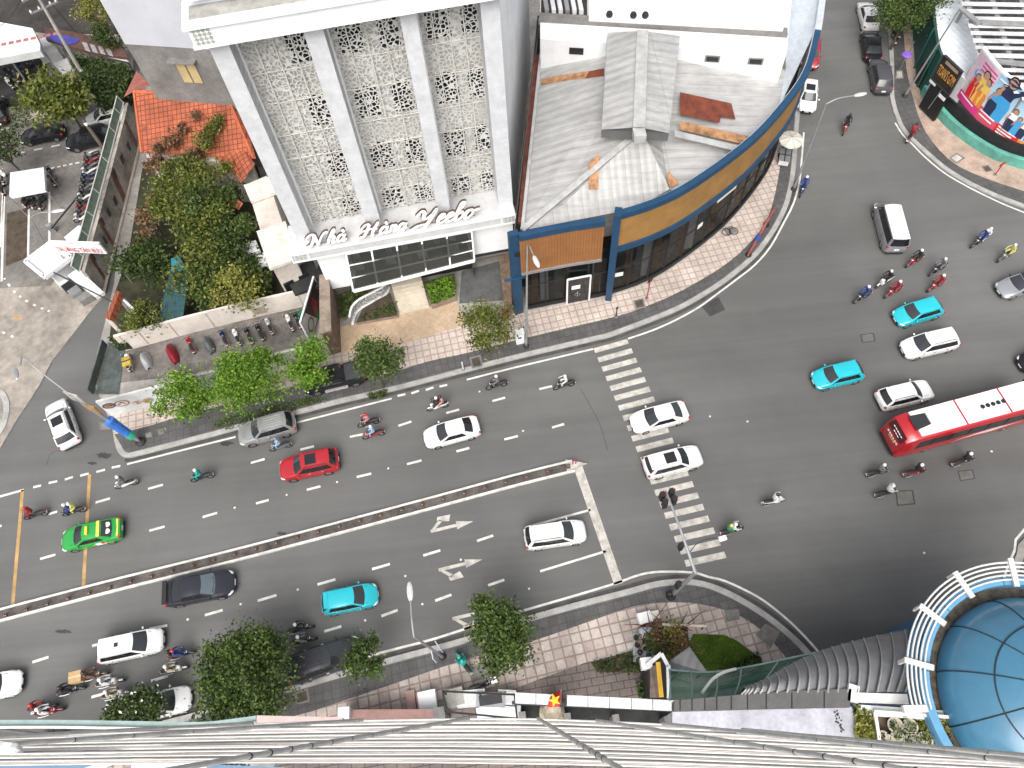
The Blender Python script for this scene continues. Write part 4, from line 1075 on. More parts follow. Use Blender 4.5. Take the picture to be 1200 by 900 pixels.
# north east lamp
def street_lamp(label, px_base, px_top, ztop, px_head=None, zb=ZK, head=True, r=.09, flag=None):
    base = G(*px_base, zb); t = thing('street_lamp', label, 'street lamp', base)
    top = G(*px_top, ztop)
    b = MB(); b.tube([base, lerp(base, top, .1), top], [r*1.7, r*1.2, r*.7], METAL, 10); b.lathe([(r*3, 0), (r*3, .12), (r*2, .3), (r*1.6, .35)], base, DMETAL, 12); b.build('pole', t)
    if px_head:
        hd = G(*px_head, ztop+.3); 
        b = MB(); b.tube(smooth_line([top, lerp(top, hd, .4)+Z*.25, hd], 4), r*.6, METAL, 8); b.build('arm', t)
        d = (hd-top); d.z = 0; d.normalize(); y = Vector((-d.y, d.x, 0)); q = SC(d, y)
        b = MB(); b.ball(hd+d*.45, (.62, .2, .1), M('lamp_head_grey', (.55, .55, .54), .5), 12, 6, q); b.build('lamp_head', t)
        b = MB(); b.ball(hd+d*.5-Z*.06, (.42, .14, .06), M('lamp_lens', (.6, .6, .55), .2), 10, 4, q); b.build('lens', t)
    return t
street_lamp('grey street lamp leaning over the junction beside the shop parapet', (930, 222), (968, 122), 9.0, (1002, 112))
street_lamp('tall grey lamp pole rising past the green hoarding and gym sign', (1060, 113), (1125, 10), 10.0)
street_lamp('grey street lamp standing before the blue corner of the shop', (616.5, 406), (618, 286), 9.5, (626, 301))
l3 = street_lamp('street lamp with a drooping pale banner by the teal delivery scooter', (519, 770), (485, 746), 9.2, (481, 702))
b = MB(); BAN = M('pale_banner', (.58, .58, .66), .7, var=.2)
p = lerp(G(519, 770), G(485, 746, 9.2), .28); 
for s in (-1, 1): b.box(p+Vector((.05+.18*s, .0+.3*s, 0)), (.06, .55, 1.9), BAN, R(20+10*s))
b.build('banner', l3)
lb = thing('banner_pole', 'grey mast with blue and green banner and sign boards at the alley mouth', 'street lamp', G(165, 518, ZK))
base = G(165, 518, ZK); top = G(80, 461, 7.6)
b = MB(); b.tube([base, top], [.17, .10], METAL, 10); b.lathe([(.42, 0), (.42, .15), (.25, .4)], base, DMETAL, 12); b.build('pole', lb)
b = MB(); b.tube(smooth_line([top, G(40, 430, 9.2), G(27, 417, 9.6), G(24, 428, 9.7)], 4), .05, METAL, 6); b.build('arm', lb)
b = MB(); e = G(19, 438, 9.6); b.ball(e, (.2, .55, .1), METAL, 10, 6, SC(Vector((.9, .3, 0)), Vector((-.3, .9, 0)))); b.build('lamp_head', lb)
BG = M('blue_banner', (.04, .18, .62), .6, var=.35, scale=1.2); GG = M('green_banner', (.03, .38, .22), .6, var=.2)
b = MB(); b.tube([lerp(base, top, .13), lerp(base, top, .2)], .36, GG, 10); b.tube([lerp(base, top, .2), lerp(base, top, .47)], [.34, .42], BG, 10); b.build('banner', lb)
for k, (t0, m) in enumerate([(.68, M('orange_sign_back', (.45, .22, .06), .6, var=.5)), (.9, M('sign_back_grey', (.48, .46, .42), .6, var=.4, scale=2))]):
    p = lerp(base, top, t0); d = (top-base); d.z = 0; d.normalize()
    b = MB(); b.box(p+Z*.2, (1.2, .08, 1.3), m, mat=SC(d, Vector((-d.y, d.x, 0)))); b.build('sign_board', lb)

# parasol and cart near the white car
ps = thing('parasol', 'round cream parasol over a pavement stall by the curved shop', 'parasol', G(925, 172, ZK))
c = G(928, 161, 2.4)
b = MB(); CANV = M('cream_canvas', (.66, .63, .55), .8, var=.15)
n = 16; rim = [c+Vector((1.12*math.cos(2*PI*k/n), 1.12*math.sin(2*PI*k/n), -.28 if k % 2 else -.22)) for k in range(n)]
for k in range(n): b.face([c+Z*.12, rim[k], rim[(k+1) % n]], CANV)
for k in range(n): b.face([rim[k], rim[k]-Z*.12, rim[(k+1) % n]-Z*.12, rim[(k+1) % n]], CANV)
b.build('canopy', ps)
b = MB(); b.tube([(c.x, c.y, ZK), c+Z*.2], .03, METAL, 6); b.build('pole', ps)
b = MB()
for k in range(0, n, 2): b.bar(c+Z*.135, rim[k]+Z*.015, .03, .02, M('parasol_rib', (.35, .33, .3), .6))
b.build('rib', ps)
ct = thing('stall_cart', 'pale vendor cart crossed by black straps beside the cream parasol', 'cart', G(920, 184, ZK))
p = G(920, 182, .9); q = R(70)
b = MB(); b.box((p.x, p.y, .62), (1.5, .9, .6), WHITE2, q); b.box((p.x, p.y, .95), (1.6, 1.0, .05), METAL, q); b.build('body', ct)
b = MB(); b.box((p.x, p.y, .985), (.1, 1.02, .03), BLACK, q); b.box((p.x, p.y, .99), (1.62, .1, .03), BLACK, q); b.build('strap', ct)
for s in (-1, 1):
    b = MB(); w = Vector((math.cos(q)*.3-math.sin(q)*.45*s, math.sin(q)*.3+math.cos(q)*.45*s, 0)); b.lathe([(.05, -.03), (.28, -.03), (.28, .03), (.05, .03)], Vector((p.x, p.y, .41))+w, RUBBER, 12, 'X'); b.build('wheel', ct)

# ================================================================== WEST: school gate, wall, tents
al = [(165, 150), (157, 185), (140, 255), (128, 303), (118, 344)]
bl2 = Gs(al, ZK)
gw = thing('alley_wall', 'weathered grey graffiti wall with green mesh fence along the alley', 'wall', bl2[2])
GW = M('graffiti_wall', (.42, .38, .34), .9, var=.6, scale=.45, bump=.2)
strip(list(reversed(smooth_line(bl2, 4))), -.3, 0, ZK, 3.4, GW).build('wall_body', gw)
b = MB(); RB_ = M('red_stripe', (.26, .12, .09), .85, var=.5)
wl = smooth_line(bl2, 4)
def wpt(t, z, d=.32):
    i = min(int(t*(len(wl)-1)), len(wl)-2); f = t*(len(wl)-1)-i; u = (wl[i+1]-wl[i]).normalized()
    return lerp(wl[i], wl[i+1], f)+Vector((-u.y, u.x, 0))*d+Z*z
for t in (.18, .42, .66, .88): b.face([wpt(t, .4), wpt(t+.03, .4), wpt(t+.0, 3.2), wpt(t-.03, 3.2)], RB_)
DK = M('graffiti_dark', (.06, .055, .06), .8, var=.3)
for k in range(9):
    t = .25+.075*k; z = 1.2+.5*(k % 3)
    b.face([wpt(t, z, .33), wpt(t+.02, z+.15, .33), wpt(t+.012, z+.9, .33), wpt(t-.012, z+.8, .33)], DK)
b.build('graffiti', gw)
MESH = M('green_mesh', (.17, .23, .18), .8, var=.3, scale=2)
b = MB()
o = offset_line(wl, -.15); b.grid([[Vector((p.x, p.y, 3.4)) for p in o], [Vector((p.x, p.y, 4.3)) for p in offset_line(wl, -.4)]], MESH); b.build('mesh_panel', gw)
b = MB()
for zz, dd in ((3.45, -.15), (4.3, -.4)): b.tube([Vector((p.x, p.y, zz)) for p in offset_line(wl, dd)], .06, M('pale_rail', (.55, .56, .52), .6, var=.2), 6)
for i in range(0, len(wl), 2): b.tube([Vector((o[i].x, o[i].y, 3.4)), offset_line(wl, -.4)[i]+Z*4.3], .05, MATS['pale_rail'], 6)
b.build('fence_rail', gw)
b = MB(); kp = offset_line(wl, .35); b.tube([Vector((p.x, p.y, .25)) for p in kp], .14, M('cream_pipe', (.50, .44, .36), .8, var=.3), 6); b.build('wall_foot', gw)
gh = thing('gatehouse', 'white flat roofed gatehouse with raised rim beside the school sign', 'gatehouse', G(62, 325, ZK))
rq = [(30, 307), (58, 285), (86, 300), (76, 311), (51, 325)]
b = MB(); WR = M('gatehouse_roof', (.60, .61, .63), .6, var=.15)
b.prism([G(u, v, 3.5) for u, v in [(30, 307), (59, 285), (84, 301), (52, 325)]], 3.1, 3.5, WR, WHITE, True); ro = b.build('roof', gh)
b = MB(); cs = [G(u, v, 3.5) for u, v in [(30, 307), (59, 285), (84, 301), (52, 325)]]
for i in range(4): b.bar(cs[i], cs[(i+1) % 4], .3, .35, WHITE)
b.build('roof_rim', ro)
b = MB(); b.prism([G(u, v, 3) for u, v in [(42, 306), (60, 294), (76, 304), (56, 319)]], ZK, 3.1, WHITE2); b.build('wall', gh)
b = MB(); b.prism([G(u, v, 2.6) for u, v in [(79, 323), (91, 314), (121, 342), (112, 348)]], 2.2, 2.6, WHITE, WHITE, True); b.build('lower_roof', gh)
b = MB(); b.prism([G(u, v, 1.4) for u, v in [(66, 322), (80, 316), (104, 342), (90, 350)]], ZK, .9, GREYW); b.build('counter', gh)
b = MB()
for k in range(3): b.box(G(74+k*7, 330+k*6, 1.1), (1.0, .9, .35), [WHITE2, BLACK, METAL][k], R(40))
b.build('counter_load', gh)
b = MB(); b.prism([G(u, v, 3.0) for u, v in [(75, 278), (92, 264), (103, 267), (98, 286), (80, 285)]], 2.7, 3.0, WHITE, WHITE, True); b.build('side_roof', gh)
ss = thing('school_sign', 'white arched gate sign with red capital letters over the alley', 'sign', G(118, 345, ZK))
sa, sc2 = G(66, 295, 4.4), G(125, 297, 4.4); su = (sc2-sa).normalized(); sn = Vector((su.y, -su.x, 0)); sl = (sc2-sa).length
b = MB(); b.box(lerp(sa, sc2, .5)+Z*.55-sn*.1, (sl, .15, 1.3), WHITE, mat=SC(su, sn)); b.bar(sa+Z*1.25-sn*.1, sc2+Z*1.25-sn*.1, .25, .12, WHITE2); b.build('sign_board', ss)
b = MB(); text_mesh(b, 'TRƯỜNG TÂN BỬU', sa+su*.25+Z*.05, su, Z, sn, .8, sl-.5, M('sign_red', (.5, .03, .03), .5, var=.05), .01); b.build('sign_lettering', ss)
for p in (G(112, 350, ZK), G(66, 300, ZK)):
    q = sa if p.x < G(90, 300).x else sc2
    b = MB(); b.tube([(q.x+.2, q.y-.1, ZK), (q.x+.2, q.y-.1, 4.0)], .07, METAL, 6); b.build('post', ss)
b = MB(); b.bar(sa+Vector((0, -2, -.3)), sc2+Vector((1, -4.5, -1.5)), .1, .1, DMETAL); b.build('brace', ss)
# tent
tn = thing('white_tent', 'white square tent roof over motorbikes in the forecourt', 'tent', G(32, 235, ZK))
zt_ = 2.9; cs = [G(12, 202, zt_), G(51, 196, zt_), G(53, 222, zt_), G(11, 230, zt_)]; m_ = (cs[0]+cs[1]+cs[2]+cs[3])/4+Z*.5
b = MB(); TW = M('tent_white', (.78, .78, .80), .7, var=.08)
for i in range(4): b.face([cs[i], cs[(i+1) % 4], m_], TW); b.face([cs[i], cs[(i+1) % 4], cs[(i+1) % 4]-Z*.35, cs[i]-Z*.35], TW)
b.build('canopy', tn)
for c in cs: 
    b = MB(); b.tube([(c.x, c.y, ZK), c], .05, METAL, 6); b.build('post', tn)
# white canopy building
cb = thing('white_pavilion', 'white roofed pavilion with a red lettered strip and dark space beneath', 'building', G(15, 75, ZK))
pz = 5.0; pq = [(-60, 20), (0, 26), (38, 33), (47, 52), (47, 59), (0, 68), (-60, 80)]
b = MB(); b.prism([G(u, v, pz) for u, v in pq], pz-.8, pz, WHITE, M('pavilion_edge', (.55, .56, .56), .6), True); b.build('roof', cb)
pa, pc = G(-12, 58, pz), G(42, 47, pz); pu = (pc-pa).normalized(); pn = Vector((pu.y, -pu.x, 0))
b = MB(); b.face([pa+Z*.012, pc+Z*.012, pc-pn*1.0+Z*.012, pa-pn*1.0+Z*.012], WHITE2); 
for k in range(9): b.face([pa+pu*(.4+k*.75)+Z*.024-pn*.15, pa+pu*(.9+k*.75)+Z*.024-pn*.15, pa+pu*(.9+k*.75)-pn*.6+Z*.024, pa+pu*(.4+k*.75)-pn*.6+Z*.024], M('faded_red_letter', (.4, .16, .14), .7, var=.3))
b.build('lettered_strip', cb)
for u, v in [(-40, 74), (5, 66), (44, 55)]:
    p = G(u, v, pz-.8); b = MB(); b.tube([(p.x, p.y+.5, ZK), (p.x, p.y+.5, pz-.8)], .1, METAL, 8); b.build('column', cb)
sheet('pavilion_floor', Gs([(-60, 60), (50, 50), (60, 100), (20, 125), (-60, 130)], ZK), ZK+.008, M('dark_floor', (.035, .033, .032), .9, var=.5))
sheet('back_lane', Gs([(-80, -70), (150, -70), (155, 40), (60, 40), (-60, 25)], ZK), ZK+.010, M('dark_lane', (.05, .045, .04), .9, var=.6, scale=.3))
wt = thing('storage_box', 'stack of pale grey cabinets beside the pavilion under the power pole', 'cabinet', G(60, 75, ZK))
for (u, v, s, z) in [(57, 58, (2.4, 1.6, 1.8), 1.0), (64, 66, (1.4, 1.2, 1.4), .8), (74, 78, (1.6, 1.0, .9), .6)]:
    p = G(u, v, z); b = MB(); b.box((p.x, p.y, ZK+s[2]/2), s, WHITE2, R(25)); b.build('cabinet_body', wt)
rw = thing('stall_roof', 'long rusty brown stall roof behind the trimmed hedge', 'roof', G(110, 55, ZK))
b = MB(); BR = M('brown_sheet', (.12, .06, .045), .8, var=.4)
b.prism([G(u, v, 2.8) for u, v in [(52, 32), (90, 38), (143, 52), (150, 68), (112, 62), (76, 53), (54, 46)]], 2.5, 2.8, BR, BR, True); b.build('roof', rw)
b = MB(); b.face([G(u, v, 2.86) for u, v in [(50, 42), (66, 38.5), (94, 46), (88, 51), (76, 53.5)]], M('blue_tarpaulin', (.06, .06, .36), .6, var=.3)); b.build('tarpaulin', rw)
for k in range(4): 
    b = MB(); u = 96+k*9; b.face([G(u, 49+k*2.2, 2.85), G(u+6, 50.5+k*2.2, 2.85), G(u+10, 61+k*1.8, 2.85), G(u+4, 59+k*1.8, 2.85)], M('grey_panel', (.36, .33, .34), .6, var=.3)); b.build('roof_panel', rw)
b = MB(); b.bar(G(76, 54, 2.4), G(150, 71, 2.4), .15, .25, WHITE); b.build('eaves_board', rw)
for u, v in [(60, 44), (146, 66)]:
    p = G(u, v, 2.5); b = MB(); b.tube([(p.x, p.y, ZK), p], .06, DMETAL, 6); b.build('post', rw)
# power pole
pp = thing('power_pole', 'concrete power pole with steel cross arms and cables above the palm', 'utility pole', G(106, 103, ZK))
pb_ = G(106, 103, ZK); pt = G(42, -8, 10.8)
b = MB(); b.tube([pb_, pt], [.24, .15], M('pole_concrete', (.36, .34, .32), .85, var=.2), 10); b.build('pole', pp)
for t, L in ((.86, 1.5), (.98, 1.6)):
    c = lerp(pb_, pt, t); 
    b = MB(); b.bar(c+Vector((-L*.8, -L*.5, 0)), c+Vector((L*.8, L*.5, 0)), .14, .14, METAL); cr = b.build('cross_arm', pp)
    b = MB()
    for s in (-.9, -.3, .5, .9): b.lathe([(.09, 0), (.12, .1), (.06, .3)], c+Vector((L*.8*s, L*.5*s, .07)), WHITE2, 8)
    b.build('insulator', cr)
b = MB(); b.box(lerp(pb_, pt, .08)+Vector((.25, -.1, .8)), (.4, .35, 1.4), WHITE2); b.build('meter_box', pp)
def wire(label, a, c, sag, r=.025):
    a = Vector(a); c = Vector(c); b = MB()
    b.tube([lerp(a, c, t/14)-Z*sag*4*(t/14)*(1-t/14) for t in range(15)], r, BLACK, 5)
    tag(b.build('overhead_cable'), label, 'cable')
tp_ = lerp(pb_, pt, .98)
wire('black power cable running from the cross arm towards the trees', tp_+Vector((1.1, .7, .3)), G(190, -30, 9), 1.2)
wire('thin cable dropping from the power pole towards the brown stall roof', tp_+Vector((.5, .3, .2)), G(92, 40, 2.9), .6)
wire('black cable crossing above the white pavilion to the power pole', tp_+Vector((-1.2, -.8, .3)), G(-30, 40, 8.5), .8)
op = thing('timber_pole', 'dark leaning timber pole between the parked black cars and mesh fence', 'utility pole', G(127, 182, ZK))
b = MB(); b.tube([G(127, 182, ZK), G(97, 140, 3.6)], [.2, .16], M('weathered_timber', (.12, .095, .07), .9, var=.4), 8); b.build('pole', op)
b = MB(); p = lerp(G(127, 182, ZK), G(97, 140, 3.6), .9); b.ball(p, (.5, .2, .12), WHITE2, 10, 5, Matrix.Rotation(R(120), 3, 'Z')); b.build('lamp_head', op)
l5 = street_lamp('slim white lamp arm over the brown planting bed in the forecourt', (60, 300), (36, 255), 5.0, (62, 248), r=.06)
bs = thing('boom_gate', 'slender dark barrier arm and post slanting across the forecourt', 'barrier', G(60, 270, ZK))
b = MB(); b.bar(G(60, 268, 1.0), G(93, 228, 1.2), .1, .12, DMETAL); b.build('barrier_arm', bs)
b = MB(); p = G(60, 268, .6); b.box((p.x, p.y, ZK+.5), (.45, .45, 1.0), METAL, .5); b.build('barrier_post', bs)

# ================================================================== MURAL FENCE, GARDEN WALL, YARD
mf0 = [(131, 488), (196, 471.5), (250, 457), (300, 443), (345, 431), (372, 424)]
mf = thing('mural_fence', 'white fence wall painted with round ornaments facing the trees', 'wall', G(250, 457, ZK))
ML = smooth_line(Gs(mf0, ZK), 3); MH = 2.7
strip(ML, 0, .18, ZK, MH, M('mural_white', (.60, .61, .60), .7, var=.25, scale=.6)).build('wall_body', mf)
ML2 = [0]
for i in range(1, len(ML)): ML2.append(ML2[-1]+(ML[i]-ML[i-1]).length)
def onm(s, z, d):
    i = 0
    while i < len(ML2)-2 and ML2[i+1] < s: i += 1
    t = (s-ML2[i])/(ML2[i+1]-ML2[i]); u = (ML[i+1]-ML[i]).normalized()
    return lerp(ML[i], ML[i+1], t)+Vector((u.y, -u.x, 0))*d+Z*z
MC = [M('mural_ink', (.05, .045, .045), .7), M('mural_rose', (.36, .16, .14), .7, var=.4), M('mural_ochre', (.45, .27, .08), .7, var=.4), M('mural_greyblue', (.40, .42, .45), .7)]
random.seed(5)
s = .6
k = 0
while s < ML2[-1]-.6:
    b = MB(); r = random.uniform(.28, .5); z = random.uniform(.9, 1.9); m1 = MC[k % 4]; m2 = MC[(k*3+1) % 4]
    b.face([onm(s+r*1.25*math.cos(2*PI*j/16), z+r*math.sin(2*PI*j/16), .02) for j in range(16)], m1)
    b.face([onm(s+r*.95*math.cos(2*PI*j/16), z+r*.75*math.sin(2*PI*j/16), .03) for j in range(16)], MATS['mural_white'] if k % 3 else m2)
    for j in range(5):
        a = random.uniform(0, 6.3); b.face([onm(s+r*.5*math.cos(a)+.12*math.cos(2*PI*q/7), z+r*.4*math.sin(a)+.09*math.sin(2*PI*q/7), .04+.004*j) for q in range(7)], MC[(k+j) % 4])
    b.build('painted_ornament', mf)
    s += random.uniform(.75, 1.25); k += 1
gwp = [(148, 411), (175, 404), (230, 389), (300, 372), (376, 355)]
ga_ = thing('garden_wall', 'long cream boundary wall behind the row of parked motorbikes', 'wall', G(260, 380, ZK))
GLn = smooth_line(Gs(gwp, ZK), 3)
CW = M('cream_wall_face', (.66, .60, .54), .8, var=.2, scale=.6)
strip(GLn, 0, .22, ZK, 2.4, CW).build('wall_body', ga_)
b = MB()
for i in range(1, len(GLn), 2):
    u = (GLn[i]-GLn[i-1]).normalized(); b.bar(GLn[i]+Vector((u.y, -u.x, 0))*.02, GLn[i]+Vector((u.y, -u.x, 0))*.02+Z*2.25, .09, .05, M('wall_joint', (.46, .41, .36), .85), Vector((u.y, -u.x, 0)))
b.build('wall_pilaster', ga_)
b = MB(); p = GLn[-4]; u = (GLn[-3]-GLn[-4]).normalized(); b.box(p+Vector((u.y, -u.x, 0))*.03+Z*.9+u*.6, (1.1, .06, .9), M('tan_patch', (.36, .31, .26), .85), mat=SC(u, Vector((u.y, -u.x, 0)))); b.build('wall_patch', ga_)
sg = thing('green_side_fence', 'dark grey green sheet fence closing the end of the motorbike yard', 'fence', G(122, 445, ZK))
b = MB(); b.wall([G(109, 462, ZK), G(126, 404, ZK)], ZK, 1.0, .12, M('grey_green_sheet', (.10, .12, .115), .7, var=.4, scale=.6)); b.build('fence_panel', sg)
b = MB(); b.face([G(112, 462, ZK+.06), G(128, 402, ZK+.06), G(147, 404, ZK+.06), G(139, 462, ZK+.06)], M('dark_tarpaulin', (.09, .11, .105), .7, var=.5)); b.build('ground_tarpaulin', sg)
bd = thing('yard_poster', 'slanted poster panel with a red figure and a wheel at the yard end', 'poster', G(376, 395, ZK))
a, c = G(364, 402, ZK), G(379, 349, ZK); u = (c-a).normalized(); nn = Vector((u.y, -u.x, 0)); L = (c-a).length
b = MB(); b.box(lerp(a, c, .5)+Z*1.7, (L, .14, 3.1), WHITE, mat=SC(u, nn)); b.build('panel_frame', bd)
b = MB(); Pp = lambda s, z, d: a+u*s*L+Z*z+nn*d
b.face([Pp(.03, .3, .08), Pp(.97, .3, .08), Pp(.97, 3.1, .08), Pp(.03, 3.1, .08)], M('poster_dark', (.05, .035, .035), .5, var=.4)); 
b.face([Pp(.03, .3, .09), Pp(.5, .3, .09), Pp(.25, 2.9, .09), Pp(.03, 3.1, .09)], WHITE2)
b.face([Pp(.45, .7, .1), Pp(.62, .5, .1), Pp(.72, 1.4, .1), Pp(.64, 2.6, .1), Pp(.52, 2.4, .1), Pp(.5, 1.4, .1)], M('poster_red', (.36, .02, .03), .5, var=.3))
b.face([Pp(.24+.14*math.cos(2*PI*k/14), 1.2+.75*math.sin(2*PI*k/14), .1) for k in range(14)], M('poster_brown', (.22, .13, .10), .5, var=.4)); b.face([Pp(.24+.1*math.cos(2*PI*k/14), 1.2+.55*math.sin(2*PI*k/14), .11) for k in range(14)], WHITE2); b.build('poster_print', bd)
gb = thing('green_bin', 'green tarpaulin covered bin against the cream wall', 'bin', G(362, 372, ZK))
p = G(362, 369, .5); b = MB(); GT = M('green_tarpaulin', (.01, .14, .05), .6, var=.3)
b.loft([[Vector((p.x, p.y, z))+Vector((w*1.1*math.cos(2*PI*k/12), w*.65*math.sin(2*PI*k/12), 0))*(1+.08*math.sin(k*2.3)) for k in range(12)] for z, w in ((ZK, .95), (.5, .9), (.95, .8), (1.05, .45))], GT); b.build('cover', gb, smooth=50)
b = MB(); b.box((p.x-1.0, p.y-.35, .35), (.25, .3, .3), WHITE2, .3); b.build('handle', gb)
# ================================================================== SOUTH EAST: DOME BUILDING
dm = thing('dome_building', 'rounded building with a blue glazed dome, ring rails and grey scaled roof', 'building', G(1228, 818, ZK))
DZ = 12.0; dc = G(1228, 818, DZ)
rad = lambda u, v: (G(u, v, DZ)-dc).length
R_out = (G(1062, 800, DZ)-dc).length; R_dome = (G(1104, 800, DZ)-dc).length
def ring(r, z, a0=0, a1=2*PI, n=64): return [dc+Vector((r*math.cos(lerp(a0, a1, k/n)), r*math.sin(lerp(a0, a1, k/n)), z-DZ)) for k in range(n+1)]
DB = M('dome_blue', (.06, .19, .30), .3, var=.12, scale=.4, coat=.3); DB2 = M('ring_blue_pale', (.13, .33, .52), .35, var=.12); DB3 = M('ring_blue_deep', (.02, .11, .25), .4, var=.2)
b = MB(); rows = []
for i in range(13):
    t = i/12*PI/2
    rows.append(ring(R_dome*math.cos(t)+.001, DZ-.6+R_dome*.62*math.sin(t), n=72))
b.grid(rows, DB); do = b.build('dome', dm, smooth=40)
b = MB(); SEAM = M('dome_seam', (.008, .02, .03), .6, var=0)
for k in range(12):
    a = 2*PI*k/12+.17; b.tube([dc+Vector((math.cos(a)*(R_dome*math.cos(t)+.01), math.sin(a)*(R_dome*math.cos(t)+.01), -.6+R_dome*.62*math.sin(t)+.01)) for t in [i/16*1.45 for i in range(17)]], .035, SEAM, 5)
for t in (.85,): b.tube(ring(R_dome*math.cos(t)+.01, DZ-.6+R_dome*.62*math.sin(t)+.01, n=72), .04, SEAM, 5)
b.build('glazing_bar', do)
b = MB(); GR = M('gutter_gravel', (.13, .11, .085), .95, var=.6, scale=2.5, bump=.5); b.grid([ring(R_dome-.1, DZ-.75), ring(R_dome+.75, DZ-.75)], GR); b.build('gutter', dm)
ra, rb_ = R_dome+.62, R_dome+1.05
b = MB(); b.grid([ring(ra, DZ-.8), ring(ra, DZ+.02), ring(rb_, DZ+.02), ring(rb_+.05, DZ-2.2)], DB2); b.build('parapet', dm, smooth=30)
b = MB(); b.grid([ring(rb_+.04, DZ-.35), ring(R_out-1.0, DZ-.9), ring(R_out-1.0, ZK)], DB3); b.build('ring_wall', dm, smooth=30)
b = MB()
for k in range(10): a = 2*PI*k/10+.31; b.bar(dc+Vector((ra*math.cos(a), ra*math.sin(a), .03)), dc+Vector((rb_*math.cos(a), rb_*math.sin(a), .03)), .03, .02, SEAM)
b.build('parapet_joint', dm)
RW = M('rail_white', (.68, .67, .64), .5, var=.12)
a0, a1 = math.atan2(*(G(1068, 834, DZ)-dc).yx), math.atan2(*(G(1300, 700, DZ)-dc).yx)
if a0 < 0: a0 += 2*PI
for k in range(5):
    r = R_out-.02-k*.23
    b = MB(); b.tube(ring(r, DZ+.2-.02*k, a0, a1, 40), .055, RW, 6); b.build('ring_rail', dm)
for u, v in [(1068, 777), (1098, 727), (1135, 697), (1189, 686)]:
    d = (G(u, v, DZ)-dc).normalized(); b = MB(); b.bar(dc+d*(R_out-1.35)+Z*.18, dc+d*(R_out+.18)+Z*.32, .28, .14, RW); b.bar(dc+d*(R_out+.1)+Z*.3, dc+d*(R_out+.1)-Z*.6, .2, .12, RW, d); b.build('rail_bracket', dm)
b = MB(); b.box(G(1071, 831, DZ)+Z*.1, (1.2, .35, .3), RW, R(-4)); b.build('rail_end_cap', dm)
b = MB(); b.bar(G(998, 823, 11), G(1000, 803, 11), .55, .4, RW, Z); b.bar(G(1003, 818, 11), G(1062, 820, 11), .5, .5, RW); b.build('roof_beam', dm)
# scaled roof
SC_G = M('scale_panel_grey', (.28, .28, .282), .45, .2, var=.2, scale=.8); SC_L = M('scale_panel_edge', (.42, .42, .42), .45, .2, var=.15)
inner = smooth_line([G(*p, 11.0) for p in [(868, 814), (893, 813), (950, 812), (1010, 811.5), (1066, 811)]], 6)
outer = smooth_line([G(*p, z) for p, z in [((872, 806), 9.9), ((893, 797), 9.4), ((945, 769), 8.4), ((1005, 750), 7.6), ((1082, 734), 7.0)]], 6)
def along(L, t):
    f = t*(len(L)-1); i = min(int(f), len(L)-2); return lerp(L[i], L[i+1], f-i)
NS = 20
for k in range(NS):
    t0 = (k/NS)**.92; t1 = ((k+1)/NS)**.92
    b = MB(); rows = []
    for j in range(9):
        q = j/8
        a = lerp(along(inner, t0), along(outer, t0), q)+Z*(math.sin(q*PI)*.75); c = lerp(along(inner, t1), along(outer, t1), q)+Z*(math.sin(q*PI)*.75)
        rows.append([a+Z*.22, lerp(a, c, 1.05)+Z*.0, lerp(a, c, 1.05)-Z*.06, a+Z*.16])
    b.loft(rows, SC_G, True); pn_ = b.build('scale_panel', dm, smooth=40)
    b = MB()
    b.tube([lerp(along(inner, t0), along(outer, t0), j/8)+Z*(math.sin(j/8*PI)*.75+.23) for j in range(9)], .045, SC_L, 5); b.build('panel_edge', pn_)
b = MB(); il = [inner, outer]; b.grid([[p for p in outer], [Vector((p.x*.93, p.y*.75, ZK)) for p in outer]], GREYW); b.build('lower_wall', dm)
# dark ledge and pale flat roof
led = [G(*p, 11.2) for p in [(790, 821), (868, 814), (930, 809.5), (998, 807), (996, 829), (900, 831), (790, 834)]]
b = MB(); b.prism(led, 10.2, 11.2, M('ledge_tile', (.105, .10, .10), .6, var=.25), None, True); lg = b.build('roof_ledge', dm)
b = MB()
for u in (797, 811, 826, 840, 857, 876, 898, 928, 966): b.bar(G(u, 819-.055*(u-797)+.0, 11.215), G(u, 833-.02*(u-797), 11.215), .06, .02, BLACK)
b.build('tile_joint', lg)
b = MB(); b.prism([G(*p, 11.0) for p in [(788, 834), (998, 828), (1013, 864), (1008, 880), (788, 850)]], 8.0, 11.0, M('pale_render', (.50, .50, .55), .75, var=.3, scale=.5)); b.build('flat_roof', dm)
b = MB(); STN = M('black_mould', (.05, .05, .05), .9, var=.4); random.seed(11)
for k in range(16):
    u = 980+random.uniform(-3, 5)+k*.3; v = 833+k*1.6; b.face([G(u+random.uniform(.5, 2)*math.cos(2*PI*j/7), v+random.uniform(.5, 2.2)*math.sin(2*PI*j/7), 11.006+.001*k) for j in range(7)], STN)
b.build('mould_stain', dm)
